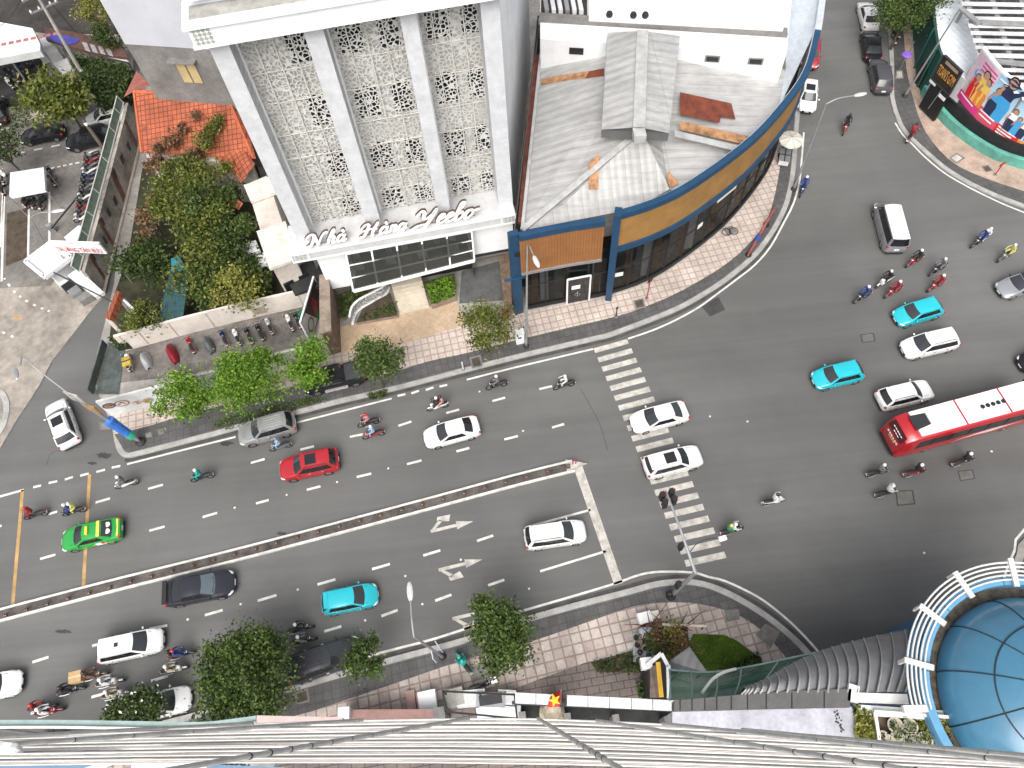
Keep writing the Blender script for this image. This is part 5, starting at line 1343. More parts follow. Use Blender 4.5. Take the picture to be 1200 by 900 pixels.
# planter with pots
pl = thing('roof_planter', 'roof planter of yellow green shrubs and clay pots in a white frame', 'planter', G(1060, 855, 10.2))
b = MB(); b.prism([G(*p, 10.9) for p in [(1000, 836), (1120, 842), (1128, 882), (1004, 884)]], 10.2, 10.8, M('planter_soil', (.20, .13, .10), .95, var=.4)); b.build('soil_bed', pl)
b = MB(); b.bar(G(1024, 834, 11.6), G(1147, 843, 11.6), .16, .2, RW); b.build('frame_rail', pl)
b = MB(); b.bar(G(1025, 834, 11.6), G(1031, 872, 11.4), .16, .16, RW); b.build('frame_rail', pl)
b = MB(); b.bar(G(1006, 832, 11.2), G(1105, 839, 11.2), .5, .3, WHITE); b.build('frame_wall', pl)
POT = M('pot_glaze', (.50, .46, .36), .5, var=.2); LEAFD = None
pots = []
for k, (u, v) in enumerate([(1048, 850), (1065.5, 851.5), (1034, 866), (1051, 866), (1068, 868), (1083, 867)]):
    c = G(u, v, 11.2)
    t = thing('plant_pot', 'round clay flower pot with pale rim in the roof planter', 'flower pot', (c.x, c.y, 10.8), 0, 'clay pots in the roof planter')
    b = MB(); b.lathe([(.0, 0), (.25, 0), (.36, .45), (.40, .5), (.40, .56), (.32, .56), (.31, .45), (0, .45)], Vector((c.x, c.y, 10.8)), POT, 16); b.build('pot_body', t, smooth=40)
    pots.append((t, c))
# green glass canopy and grey metal porch
gc_ = thing('glass_canopy', 'curved green glass canopy between the lawn and the dark roof ledge', 'canopy', G(860, 800, ZK))
GGL = m_glass('green_glass', (.015, .09, .06), .62, .1)
i_ = smooth_line([G(*p, 9.5) for p in [(784, 821), (830, 818), (868, 814), (900, 811)]], 5); o_ = smooth_line([G(*p, z) for p, z in [((784, 785), 6.5), ((830, 788), 6.8), ((880, 781), 7.2), ((956, 765), 7.6)]], 5)
b = MB(); rows = [[lerp(a, c, q)+Z*(math.sin(q*PI)*.5) for a, c in zip(i_, o_)] for q in [j/6 for j in range(7)]]; b.grid(rows, GGL); b.build('glass_sheet', gc_, smooth=40)
b = MB(); n = len(i_)
for k in range(0, n, 3): b.tube([lerp(i_[k], o_[k], q)+Z*(math.sin(q*PI)*.5+.05) for q in [j/6 for j in range(7)]], .05, M('canopy_rib', (.25, .36, .33), .5), 5)
b.tube([p+Z*.03 for p in o_], .07, MATS['canopy_rib'], 6); b.build('canopy_rib', gc_)
b = MB(); b.tube(smooth_line([G(823, 812, 10), G(835, 796, 9.3), G(848, 788, 8.8), G(862, 784, 8.4)], 5), .09, RW, 8); b.build('curved_rail', gc_)
for k in (2, n-3):
    b = MB(); b.tube([(o_[k].x, o_[k].y, ZK), o_[k]], .1, METAL, 8); b.build('post', gc_)
mp = thing('metal_porch', 'small pointed grey metal roof between the lawn and the kiosk', 'roof', G(808, 780, ZK))
b = MB(); MP = m_corr('porch_sheet', (.155, .155, .165), R(25), .55, .2); zz = 3.2
b.face([G(784, 775, zz-.3), G(808, 758, zz+.5), G(830, 789, zz), G(784, 790, zz)], MP); b.build('roof', mp)
for u, v in [(787, 787), (826, 787)]:
    p = G(u, v, zz-.1); b = MB(); b.tube([(p.x, p.y, ZK), p], .06, DMETAL, 6); b.build('post', mp)
ks = thing('slatted_kiosk', 'narrow kiosk with brown slats, a yellow edge and white frame', 'kiosk', G(775, 805, ZK))
kz = 4.5
b = MB(); b.prism([G(*p, kz) for p in [(759, 781), (774, 767), (783, 772), (784, 818), (763, 818)]], ZK, kz-.3, BLACK); b.build('body', ks)
b = MB(); b.prism([G(*p, kz) for p in [(762, 783), (770, 778), (773, 817), (762, 817)]], kz-.29, kz-.1, m_corr('brown_slats', (.18, .13, .105), 0, .3, .4)); b.build('slatted_panel', ks)
b = MB(); b.bar(G(771, 776, kz), G(775, 817, kz), .28, .15, M('yellow_edge', (.62, .36, .03), .5, var=.2)); b.build('yellow_trim', ks)
b = MB(); b.bar(G(775, 766, kz), G(783, 781, kz), .2, .25, WHITE); b.bar(G(783, 780, kz), G(784, 818, kz), .25, .25, WHITE); b.bar(G(758, 780, kz), G(775, 766, kz), .25, .2, WHITE2); b.build('white_frame', ks)
b = MB(); b.box(G(757, 778, 4.0), (.7, .7, .7), WHITE2); b.build('cap_box', ks)
# lawn
LAWN = M('lawn_green', (.075, .14, .015), .95, var=.35, scale=1.2)
sheet('lawn', Gs([(806, 758), (812, 743), (848, 744), (862, 750), (880, 763), (893, 776), (886, 787), (830, 789)], ZK), ZK+.02, LAWN)
# clutter by the planting pocket
for lab, u, v, s, m in [('pale air conditioner unit on the pavement by the dry shrub', 755.5, 724, (.95, .75, .7), WHITE), ('small pale box beside the air conditioner near the dry shrub', 767, 721, (.65, .55, .6), M('cream_box', (.62, .60, .52), .6))]:
    p = G(u, v, s[2]); t = thing('outdoor_unit', lab, 'equipment', (p.x, p.y, ZK))
    b = MB(); b.box((p.x, p.y, ZK+s[2]/2+.05), s, m, R(8)); b.build('casing', t)
    b = MB(); b.lathe([(.0, 0), (.24, 0), (.26, .04), (.22, .05)], (p.x, p.y-s[1]/2-.03, ZK+s[2]/2), DMETAL, 12, 'Y'); b.build('fan_grille', t)
p = G(759, 741, .6); t = thing('water_tank', 'pale blue grey cylinder tank lying beside the dry shrub', 'tank', (p.x, p.y, ZK))
b = MB(); b.lathe([(0, -.6), (.36, -.58), (.38, -.5), (.38, .5), (.36, .58), (0, .6)], (p.x, p.y, .6), M('tank_blue_grey', (.45, .50, .54), .5, var=.15), 14, 'X'); b.build('tank_body', t, smooth=40)
b = MB(); b.box((p.x-.35, p.y, .22), (.15, .7, .22), DMETAL); b.build('cradle', t)
b = MB(); b.box((p.x+.35, p.y, .22), (.15, .7, .22), DMETAL); b.build('cradle', t)
p = G(755, 759, .5); t = thing('pot_tray', 'grey tray of round black pots at the kerb of the planting pocket', 'tray', (p.x, p.y, ZK))
b = MB(); b.box((p.x, p.y, .25), (1.5, 1.9, .2), METAL, R(-10)); b.build('tray_body', t)
for k in range(7):
    b = MB(); b.lathe([(0, .3), (.17, .3), (.2, .6), (.14, .6), (.13, .5), (0, .5)], (p.x-.45+.55*(k % 2)+.1*(k//4), p.y+.7-.25*k, .06), NAVY if k % 2 else BLACK, 10); b.build('pot', t)
# gate with white roof panels and flag
gt_ = thing('entrance_gate', 'long white panelled gate roof on posts below the brown paving', 'gate', G(690, 835, ZK)); gz = 4.2
ge = [(603, 813, 615), (641, 814.5, 0), (663, 815, 0)]
us_ = [603.5, 628, 652, 664, 689, 714.5, 740, 765, 791]
for i in range(len(us_)-1):
    if i == 2: continue
    u0, u1 = us_[i]+.4, us_[i+1]-.4; f = lambda u: 811.5+(u-603)*.049
    b = MB(); b.prism([G(u0, f(u0), gz), G(u1, f(u1), gz), G(u1, f(u1)+12.5, gz), G(u0, f(u0)+12.5, gz)], gz-.25, gz, M('gate_panel', (.66, .66, .69), .6, var=.2, scale=1), None, True); b.build('roof_panel', gt_)
b = MB(); b.bar(G(600, 823.5, gz-.3), G(792, 832, gz-.3), .2, .3, DMETAL); b.build('gutter', gt_)
for u in (612, 665, 722, 783):
    p = G(u, 838+(u-612)*.03, 3.2); b = MB(); b.box((p.x, p.y, ZK+1.5), (.42, .42, 3.0), GREYW); b.build('post', gt_)
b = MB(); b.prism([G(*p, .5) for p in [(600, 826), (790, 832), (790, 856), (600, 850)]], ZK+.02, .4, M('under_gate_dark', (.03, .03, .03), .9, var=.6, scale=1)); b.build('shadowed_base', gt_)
fp = thing('flag', 'red flag with a yellow star above a stone urn at the white gate', 'flag', G(648, 840, ZK))
RF = M('flag_red', (.58, .015, .015), .6, var=.1); YF = M('flag_yellow', (.75, .5, .02), .6, var=.05)
c0 = [(641, 829), (644, 818), (649, 812), (657.5, 809), (657, 820), (655, 828)]
b = MB(); top_ = 5.2
P_ = [G(u, v, top_+.25*math.sin(k*1.7)) for k, (u, v) in enumerate(c0)]; m_ = sum(P_, Vector())/len(P_)+Z*.35
for k in range(6): b.face([P_[k], P_[(k+1) % 6], m_], RF); b.face([P_[k], P_[(k+1) % 6], P_[(k+1) % 6]-Z*.12, P_[k]-Z*.12], RF)
b.build('cloth', fp)
b = MB(); cc = G(650, 820.5, top_+.62); st_ = []
for k in range(10):
    a = PI/2+k*PI/5+.25; r = .42 if k % 2 == 0 else .17
    st_.append(cc+Vector((r*math.cos(a), r*math.sin(a), 0)))
for k in range(10): b.face([cc+Z*.06, st_[k], st_[(k+1) % 10]], YF)
b.build('star', fp)
b = MB(); b.tube([G(657, 838, ZK), G(657.5, 808, top_+.4)], .03, METAL, 6); b.build('flag_pole', fp)
ur = thing('stone_urn', 'rough beige stone urn standing below the red flag', 'urn', G(647, 838, ZK)); c = G(647, 835, 2.0)
b = MB(); b.lathe([(0, 0), (.45, 0), (.35, .3), (.75, 1.0), (.85, 1.7), (.6, 2.0), (.5, 1.9), (0, 1.7)], Vector((c.x, c.y, ZK)), M('beige_urn', (.46, .39, .29), .9, var=.4, scale=2, bump=.4), 14); b.build('urn_body', ur)
# rooftop-like yard left of the gate: frame with machines
fr = thing('equipment_cage', 'dark rectangular railing around stored machines left of the white gate', 'railing', G(560, 825, ZK)); cz = 2.8
cp = [G(*p, cz) for p in [(519, 810), (603, 814), (606, 842), (522, 834)]]
for i in range(4):
    b = MB(); b.bar(cp[i], cp[(i+1) % 4], .12, .12, BLACK); b.build('top_rail', fr)
for c in cp+[lerp(cp[0], cp[1], .5)]:
    b = MB(); b.tube([(c.x, c.y, ZK), c], .06, BLACK, 6); b.build('post', fr)
for lab, u, v, s, m in [('pale washing machine in the left corner of the dark railing', 533, 817, (1.2, 1.1, 1.0), M('worn_appliance', (.45, .44, .40), .6, var=.4)), ('long white freezer chest in the middle of the dark railing', 552, 818, (1.9, 1.0, .95), WHITE2), ('grey steel counter under the right half of the railing', 575, 820, (1.9, .9, 1.1), METAL), ('small white cabinet at the right end of the railing', 594, 818, (1.2, 1.0, .9), WHITE2), ('rounded white basin near the wall below the railing', 571, 834, (1.4, .7, .8), WHITE), ('tilted white board leaning below the railing near the gate', 596, 836, (1.6, 1.0, .9), WHITE)]:
    p = G(u, v, s[2]); t = thing('stored_appliance', lab, 'appliance', (p.x, p.y, ZK), 0, 'machines stored behind the railing')
    b = MB(); b.box((p.x, p.y, ZK+s[2]/2), s, m, R(random.uniform(-8, 8))); b.build('casing', t)
    b = MB(); b.box((p.x, p.y, ZK+s[2]+.02), (s[0]*.8, s[1]*.7, .05), m if m is not METAL else DMETAL, R(3)); b.build('lid', t)
lw = thing('pink_wall', 'low dusty pink wall beside the south pavement above the lattice', 'wall', G(458, 838, ZK))
b = MB(); b.prism([G(*p, 2.2) for p in [(408, 831.5), (509, 831), (511, 841), (405, 846)]], ZK, 2.2, M('dusty_pink', (.28, .165, .145), .8, var=.2)); b.build('wall_body', lw)
for u in (403, 515):
    p = G(u, 836, 2.6); b = MB(); b.box((p.x, p.y, ZK+1.3), (.75, .75, 2.6), WHITE2 if u < 450 else GREYW); b.build('wall_pier', lw)
for k, (u, v) in enumerate([(482, 822), (494, 825)]):
    b = MB(); b.box(G(u, v, .3), (.6, 1.4, .3), M('pink_kerb', (.46, .30, .27), .8, var=.2), .1); b.build('pink_bollard', lw)
b = MB(); b.box(G(502, 824, .6), (1.2, 1.5, .9), PWH, .1); b.build('white_box', lw)

# ================================================================== OWN BUILDING: lattice and teal canopy below the viewer
VPD = RM @ Vector(((612-CU)/F, (831-CV)/F, 1)); VPD.normalize()     # direction the mullions run (down)
zb0, ztp = 16.0, 50.5
cur = smooth_line([G(*p, zb0) for p in [(-60, 872), (60, 864), (180, 857), (300, 849), (430, 845), (590, 843), (700, 846), (800, 851), (900, 859), (1000, 868), (1100, 878), (1260, 897)]], 4)
lat = thing('facade_lattice', 'pale steel lattice of rails and sloping ribs hanging below the viewpoint', 'lattice', cur[len(cur)//2])
TUBE = M('lattice_tube', (.62, .60, .565), .5, 0, var=.2, scale=.8); TUBE2 = M('lattice_rib', (.60, .595, .575), .45, .0, var=.2)
def up_to(p, z): return p+VPD*((z-p.z)/VPD.z)
zs_ = [16.0, 24, 28.5, 32, 34.8, 37.2, 39.2, 41, 42.4, 43.7]
random.seed(21)
TUBE3 = M('lattice_gap_grey', (.40, .37, .34), .6, 0, var=.35, scale=.8)
TM = [TUBE, TUBE3, M('lattice_tube_rose', (.56, .48, .44), .6, 0, var=.3, scale=.8), M('lattice_gap_shade', (.13, .12, .115), .6, 0, var=.3)]
TM = [M('lattice_gap_shade', (.10, .095, .09), .6, 0, var=.3), TUBE3, MATS['lattice_gap_shade'], M('lattice_tube_rose', (.46, .38, .34), .6, 0, var=.3, scale=.8)]
zs_ = [56-440/(10.5+4.1*k) for k in range(12)]
for k, z in enumerate(zs_):
    Dk = 56-z; n_ = len(cur); tl = random.uniform(-.0009, .0009)*Dk
    b = MB(); b.tube([up_to(p, z+tl*(i-n_/2)+.003*Dk*math.sin(i*.21+k)) for i, p in enumerate(cur)], .00118*Dk, TUBE, 8); b.build('rail', lat, smooth=40)
    if k:
        z2 = 56-440/(10.5+4.1*k-2.0); b = MB(); b.tube([up_to(p, z2+tl*(i-n_/2)) for i, p in enumerate(cur)], .0008*Dk, TM[k % 4], 6); b.build('rail', lat, smooth=40)  # thin darker tubes added to paint the shade in the gaps between rails
for k, t in enumerate([.03, .16, .27, .36, .43, .485, .545, .615, .70, .79, .9]):
    p = along(cur, t); o2 = Vector((0, .05, 0)); zt_ = 48.2 if k != 4 else 50
    b = MB(); b.tube([up_to(p, z)+o2 for z in (16, 30, 40, 47, 52.5)], [.085, .065, .045, .028, .016], TUBE2, 8); rb2 = b.build('rib', lat, smooth=40)
    for z in zs_[1:]:
        b = MB(); b.ball(up_to(p, z)+Vector((0, .05, 0)), .02+(56-z)*.0018, DMETAL, 8, 5); b.build('rail_clamp', rb2)
tc = thing('teal_eaves', 'pale teal canopy edge spanning the street side below the lattice', 'canopy', G(150, 851, 10))
TE = M('teal_eaves_paint', (.34, .45, .43), .5, var=.2, scale=.7); PKE = M('pink_eaves_paint', (.55, .42, .40), .6, var=.15)
ed = [(-40, 844), (60, 843.5), (160, 845), (235, 846), (275, 842), (300, 838.5)]
b = MB(); e1 = [G(*p, 12) for p in smooth_line([(u, v, 0) for u, v in ed], 3) for p in [(p.x, p.y)]]; e2 = [G(p[0], p[1]+8.5, 12) for p in [(q.x, q.y) for q in smooth_line([(u, v, 0) for u, v in ed], 3)]]
b.prism(e1+list(reversed(e2)), 11.6, 12.0, TE, None, True); b.build('eaves', tc)
b = MB(); b.tube([p+Z*.1 for p in e2], .08, RW, 6); b.build('eaves_rail', tc)
b = MB(); b.prism([G(*p, 12) for p in [(301, 838.3), (400, 840.5), (405, 846), (300, 847)]], 11.5, 12.0, PKE, None, True); b.build('pink_eaves', tc)
b = MB(); b.prism([G(*p, 12) for p in [(300, 847.5), (408, 846.5), (420, 850), (300, 852)]], 11.4, 11.8, TE, None, True); b.build('eaves', tc)
for u in (-20, 150, 290):
    p = G(u, 852, 11.6); b = MB(); b.tube([(p.x, p.y, 0 if u < 120 else ZK), p], .09, METAL, 8); b.build('post', tc)
bp = thing('blue_ledge', 'smooth light blue ledge with a white curved rail near the lens', 'ledge', G(50, 895, 44))
b = MB(); BLP = M('ledge_blue', (.16, .25, .36), .35, var=.12, scale=2)
b.prism([G(*p, 45) for p in [(-60, 893), (40, 887), (90, 887), (128, 890), (95, 901), (60, 930), (-60, 930)]], 44.7, 45, BLP, WHITE, True); b.build('ledge_top', bp)
b = MB(); b.tube(smooth_line([G(-4, 878, 45.6), G(8, 875, 45.9), G(18, 878, 45.8), G(22, 888, 45.2)], 5), .07, PWH, 8); b.build('curved_rail', bp)
bq = thing('blue_ledge', 'thin blue and white window ledge seen edge on under the lattice', 'ledge', G(260, 898, 44))
b = MB(); b.prism([G(*p, 44) for p in [(165, 898), (240, 895.5), (330, 899), (330, 930), (160, 930)]], 43.7, 44, BLP, PWH, True); b.build('ledge_top', bq)
b = MB(); b.bar(G(158, 894, 44.2), G(245, 896, 44.2), .12, .16, PWH); b.build('ledge_rail', bq)
# ================================================================== VEGETATION
LB_ = m_leaf('leaf_bright', [(.05, .11, .008), (.10, .21, .014), (.17, .29, .025), (.22, .35, .05)])
LM_ = m_leaf('leaf_mid', [(.028, .056, .012), (.055, .095, .018), (.09, .135, .027), (.14, .185, .055)])
LD_ = m_leaf('leaf_dark', [(.015, .032, .008), (.035, .065, .012), (.065, .10, .02), (.10, .13, .04)])
LO_ = m_leaf('leaf_olive', [(.05, .07, .012), (.09, .12, .02), (.15, .17, .03), (.22, .23, .06)])
LY_ = m_leaf('leaf_yellow', [(.09, .11, .015), (.17, .18, .03), (.27, .27, .06), (.36, .34, .10)])
LR_ = m_leaf('leaf_dry', [(.12, .05, .03), (.2, .09, .05), (.28, .16, .09), (.16, .15, .07)])
BARK = M('bark', (.11, .08, .06), .9, var=.4, scale=3, bump=.4)

def leaf(b, c, s, rnd, m, up=.55, asp=.55):
    n = Vector((rnd.gauss(0, 1), rnd.gauss(0, 1), rnd.gauss(0, 1)+up*2)).normalized()
    x = n.cross(Vector((rnd.gauss(0, 1), rnd.gauss(0, 1), rnd.gauss(0, 1))))
    if x.length < 1e-3: return
    x.normalize(); y = n.cross(x)
    l = s*rnd.uniform(.7, 1.25); w = l*asp
    b.face([c-x*l*.5, c-y*w*.5+n*w*.08, c+x*l*.5-n*l*.1, c+y*w*.5+n*w*.08], m)

def crown(b, c, r, n, m, size=.3, seed=1, clumps=None, shell=.55, flat=.75, alt=None):
    rnd = random.Random(seed); c = Vector(c)
    K = clumps or max(8, int(r*r*5))
    cl = []
    for k in range(K):
        d = Vector((rnd.gauss(0, 1), rnd.gauss(0, 1), rnd.gauss(0, 1))).normalized()
        q = r*(shell+(1-shell)*rnd.random())*(.82+.3*rnd.random())
        cl.append((c+Vector((d.x*q, d.y*q, d.z*q*flat)), rnd.uniform(.22, .42)*r**.6))
    for i in range(n):
        p, s = cl[rnd.randrange(K)]
        w = p+Vector((rnd.gauss(0, s), rnd.gauss(0, s), rnd.gauss(0, s*.7)))
        leaf(b, w, size, rnd, alt if alt and rnd.random() < .06 else m)

def tree(label, u, v, zc, r, n, m, seed, size=.3, flat=.75, lumps=None, name='street_tree', trunk=.11, group=None, cat='tree', alt=None):
    c = G(u, v, zc); base = Vector((c.x, c.y, ZK))
    t = thing(name, label, cat, base, 0, group)
    rnd = random.Random(seed+50)
    lumps = lumps or [(0, 0, 0, 1.0)]
    b = MB()
    for k, (dx, dy, dz, q) in enumerate(lumps): crown(b, c+Vector((dx, dy, dz))*r, r*q, int(n*q*q), m, size, seed+k*7, flat=flat, alt=alt)
    b.build('crown', t, weld=False)
    b = MB(); fork = lerp(base, c, .45)
    b.tube([base, lerp(base, fork, .5)+Vector((.05, .03, 0)), fork], [trunk*1.3, trunk, trunk*.85], BARK, 8)
    for k in range(7):
        a = 2*PI*k/7+rnd.uniform(-.3, .3); e = c+Vector((math.cos(a)*r*.75, math.sin(a)*r*.75, r*rnd.uniform(-.1, .45)))
        b.tube([fork, lerp(fork, e, .5)+Z*.15*r, e], [trunk*.6, trunk*.4, trunk*.15], BARK, 6)
    b.build('trunk', t)
    return t
tree('round pale green street tree alone before the restaurant forecourt', 566, 383, 4.3, 1.95, 2850, LO_, 11, .25)
tree('olive green street tree at the tail of the parked black pickup', 437, 425, 4.2, 1.9, 2850, LM_, 12, .25, lumps=[(0, 0, 0, 1), (-.3, .45, .1, .6)])
tree('bright green two lobed street tree in front of the black pickup', 360, 428, 4.2, 1.55, 2090, LB_, 13, .25, lumps=[(-.1, -.5, 0, .95), (.15, .8, .1, .8)])
tree('bright yellow green street tree nearest the banner mast over the mural fence', 211, 466, 3.8, 1.85, 2660, LB_, 14, .25, lumps=[(0, 0, 0, 1), (.9, -.2, -.1, .6)])
tree('largest bright green street tree covering the mural fence above the silver car', 288, 441, 4.3, 2.3, 3800, LB_, 15, .25, lumps=[(.1, -.1, 0, 1), (-.65, -.25, -.1, .7), (-.2, .55, .1, .65), (.65, .4, 0, .55)])
tree('dense mid green tree on the south pavement by the stop line', 585, 742, 4.0, 1.7, 3420, LM_, 16, .25, lumps=[(0, 0, 0, 1), (-.2, .6, .1, .75), (.15, -.55, 0, .8)])
tree('small round tree beside the bonnet of the black van', 432, 775, 3.6, 1.35, 1710, LM_, 17, .25)
tree('biggest dark green tree on the south kerb hiding the rear of the black van', 289, 795, 4.5, 2.6, 6270, LM_, 18, .25, lumps=[(0, 0, 0, 1), (-.5, .3, 0, .65), (.2, .6, .1, .7), (.05, -.65, -.1, .75)])
tree('low dark tree flecked with white blossom over a white car', 160, 831, 2.4, 1.35, 2850, LD_, 19, .25, .5, lumps=[(0, 0, 0, .85), (.6, .05, 0, .55), (-.9, -.15, -.1, .55)], alt=M('white_blossom', (.7, .7, .62), .7, var=.05))
tree('olive palm leaved tree under the power pole in the forecourt', 68, 112, 4.6, 2.9, 2600, LO_, 20, .5, .55, lumps=[(0, 0, 0, 1), (-.6, .1, 0, .6), (.6, -.2, 0, .6)])
tree('dark tree at the left edge beyond the brown planting bed', -2, 172, 4.2, 2.1, 2660, LD_, 21, .25)
tree('leafy green tree overhanging the parked cars at the top of the side street', 1066, 8, 5.0, 2.9, 4370, LM_, 22, .25, lumps=[(0, 0, 0, 1), (.8, .25, .2, .7), (-.5, .3, 0, .6)])
tree('pale leaved tree behind the grey tower at the top edge', 112, 12, 5.0, 1.7, 2090, LY_, 23, .25)
tree('dark tree in the gap left of the grey tower', 130, 40, 3.6, 1.6, 1710, LD_, 24, .25)
tree('dark tree below the lattice seen through its gaps', 262, 886, 4.5, 2.3, 3610, LD_, 25, .25)
tree('round dark bushy tree in the walled garden next to the alley', 166, 306, 3.0, 2.1, 1700, LD_, 26, .42)
tree('shorter green shrub tree in the garden corner below the bushy tree', 168, 372, 2.4, 1.5, 1900, LO_, 27, .25)
tree('pale variegated garden tree beside the cream house wing', 272, 338, 3.6, 1.9, 1500, LY_, 28, .3)
# clipped hedge behind the car park
def hedge(name, label, px, z0, z1, n, m, size, seed, cat='hedge', inner=None):
    poly = Gs(px, z1); xs = [p.x for p in poly]; ys = [p.y for p in poly]; rnd = random.Random(seed)
    t = thing(name, label, cat, (sum(xs)/len(xs), sum(ys)/len(ys), ZK))
    def inside(x, y):
        c = False
        for i in range(len(poly)):
            a, q = poly[i], poly[i-1]
            if (a.y > y) != (q.y > y) and x < (q.x-a.x)*(y-a.y)/(q.y-a.y)+a.x: c = not c
        return c
    b = MB(); k = 0
    while k < n:
        x = rnd.uniform(min(xs), max(xs)); y = rnd.uniform(min(ys), max(ys))
        if inside(x, y):
            leaf(b, Vector((x+rnd.gauss(0, .1), y+rnd.gauss(0, .1), z0+(z1-z0)*(1-rnd.random()**2*.9)+.12*math.sin(x*2.1)*math.cos(y*1.7))), size, rnd, m); k += 1
    b.build('foliage', t, weld=False)
    cx = sum(p.x for p in poly)/len(poly); cy = sum(p.y for p in poly)/len(poly)
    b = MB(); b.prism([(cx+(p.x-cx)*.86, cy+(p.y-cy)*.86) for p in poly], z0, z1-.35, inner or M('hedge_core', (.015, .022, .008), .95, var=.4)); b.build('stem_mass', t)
    return t
hedge('hedge', 'long dark clipped hedge between the car park and the brown stall roof', [(80, 58), (112, 66), (150, 74), (154, 88), (140, 112), (118, 128), (100, 100), (86, 82)], ZK, 2.6, 3000, LD_, .4, 31)
hedge('hedge', 'bright green leaf bed right of the beige entrance steps', [(498, 331), (531, 321), (533, 345), (506, 355)], .9, 1.35, 900, LB_, .26, 32)
hedge('hedge', 'low green bed at the foot of the brown pillar', [(397, 346), (429, 333), (434, 337), (418, 352), (404, 371), (397, 371)], .5, .85, 700, LM_, .24, 33)
hedge('hedge', 'sparse low planting inside the curved white balustrade', [(420, 377), (427, 365), (450, 358), (463, 352), (465, 366)], .5, .8, 260, LM_, .22, 34)
hedge('hedge', 'green strip of shrubs along the foot of the two parked vehicles', [(246, 498), (270, 487), (320, 474), (378, 463), (383, 468), (330, 483), (262, 502)], ZK, .45, 900, LM_, .2, 35)
hedge('hedge', 'low green verge right of the mural fence by the black pickup', [(430, 461), (452, 455), (452, 462), (432, 467)], ZK, .4, 240, LM_, .2, 36)
hedge('hedge', 'dark shrub strip along the lower edge of the small lawn', [(858, 782), (888, 765), (893, 776), (886, 788), (860, 790)], ZK, .8, 700, LD_, .24, 37)
hedge('hedge', 'tall grass patch between the mesh fence and the orange roof', [(122, 122), (140, 100), (148, 112), (142, 126)], ZK, .6, 500, LB_, .3, 38)
hedge('hedge', 'green tuft at the left end of the garden wall', [(127, 394), (146, 388), (148, 400), (130, 403)], .3, 1.6, 380, LM_, .25, 39)
hedge('hedge', 'square patch of lawn by the palm leaved tree', [(13, 116), (34, 110), (36, 146), (14, 150)], ZK, .35, 700, LD_, .22, 40)
hedge('hedge', 'small leafy shrub beside the slatted kiosk', [(750, 800), (760, 798), (760, 815), (750, 816)], ZK, 1.2, 260, LM_, .24, 41)
hedge('hedge', 'dark low planting left of the slatted kiosk', [(694, 778), (740, 764), (755, 776), (752, 787), (702, 787)], ZK, .35, 520, LD_, .2, 42)
hedge('hedge', 'dense yellow green shrubs on the left of the roof planter', [(1005, 826), (1022, 836), (1028, 872), (1008, 874)], 10.7, 11.4, 700, LY_, .26, 43)
hedge('hedge', 'dense yellow green shrubs on the right of the roof planter', [(1078, 842), (1106, 842), (1115, 858), (1118, 876), (1096, 872), (1084, 862)], 10.7, 11.3, 700, LY_, .26, 44)
# vines over the house and pergola
def vine(label, lumps, m, seed, n, size=.34):
    rnd = random.Random(seed); c0 = G(lumps[0][0], lumps[0][1], lumps[0][2])
    t = thing('creeping_vine', label, 'vine', (c0.x, c0.y, ZK)); b = MB(); s = MB()
    tot = sum(r*r for *_, r in lumps)
    for k, (u, v, z, r) in enumerate(lumps):
        c = G(u, v, z); crown(b, c, r, int(n*r*r/tot), m, size, seed+k, flat=.5, shell=.3)
        s.tube([(c.x, c.y, ZK), lerp(Vector((c.x, c.y, ZK)), c, .6)+Vector((.3*math.sin(k), .2, 0)), c], [.12, .08, .04], BARK, 6)
        for j in range(3): s.tube([c, c+Vector((rnd.uniform(-r, r), rnd.uniform(-r, r), rnd.uniform(-.4, .3)))], [.05, .02], BARK, 5)
    b.build('foliage', t, weld=False); s.build('stem', t)
vine('bright green vine climbing diagonally up the orange roof', [(238, 165, 7.3, 1.1), (228, 190, 6.6, 1.3), (215, 218, 5.8, 1.6), (204, 200, 6.0, 1.2), (248, 150, 7.5, .9), (256, 140, 7.8, .7), (222, 205, 6.2, 1.3), (240, 205, 6.0, 1.0), (200, 215, 5.6, 1.3), (262, 200, 5.8, .9)], LO_, 60, 4600, .3)
vine('wide olive mass of vines sprawling over the garden pergola', [(200, 240, 4.6, 2.0), (228, 262, 4.4, 2.2), (258, 250, 4.4, 1.6), (240, 300, 3.8, 2.0), (218, 325, 3.0, 1.8), (190, 215, 5.0, 1.2)], LO_, 61, 5200, .36)
vine('dark green vine thicket against the cream house wing', [(270, 285, 4.0, 1.9), (262, 268, 4.0, 1.4), (292, 318, 3.2, 1.7), (305, 336, 2.2, 1.2), (268, 222, 5.0, 1.3)], LD_, 62, 3600, .34)
vine('leafy green thicket filling the middle of the walled garden', [(240, 342, 2.4, 1.4), (250, 318, 3.0, 1.8), (290, 262, 4.6, 1.3), (236, 232, 5.4, 1.7), (222, 275, 4.0, 1.6), (252, 352, 1.8, 1.4), (300, 348, 1.5, 1.2)], LM_, 66, 5200, .3)
vine('dry reddish creeper at the alley side of the orange roof', [(175, 255, 3.2, 1.2), (182, 235, 3.8, 1.0), (172, 275, 2.6, 1.0)], LR_, 63, 900)
vine('leafy runners spreading over the middle of the tiles', [(180, 192, 5.6, 1.0), (205, 195, 5.6, 1.0), (228, 178, 6.4, .9), (200, 165, 6.9, .8), (215, 150, 7.2, .6), (185, 175, 6.6, .7), (228, 135, 7.7, .5)], LR_, 64, 1700)
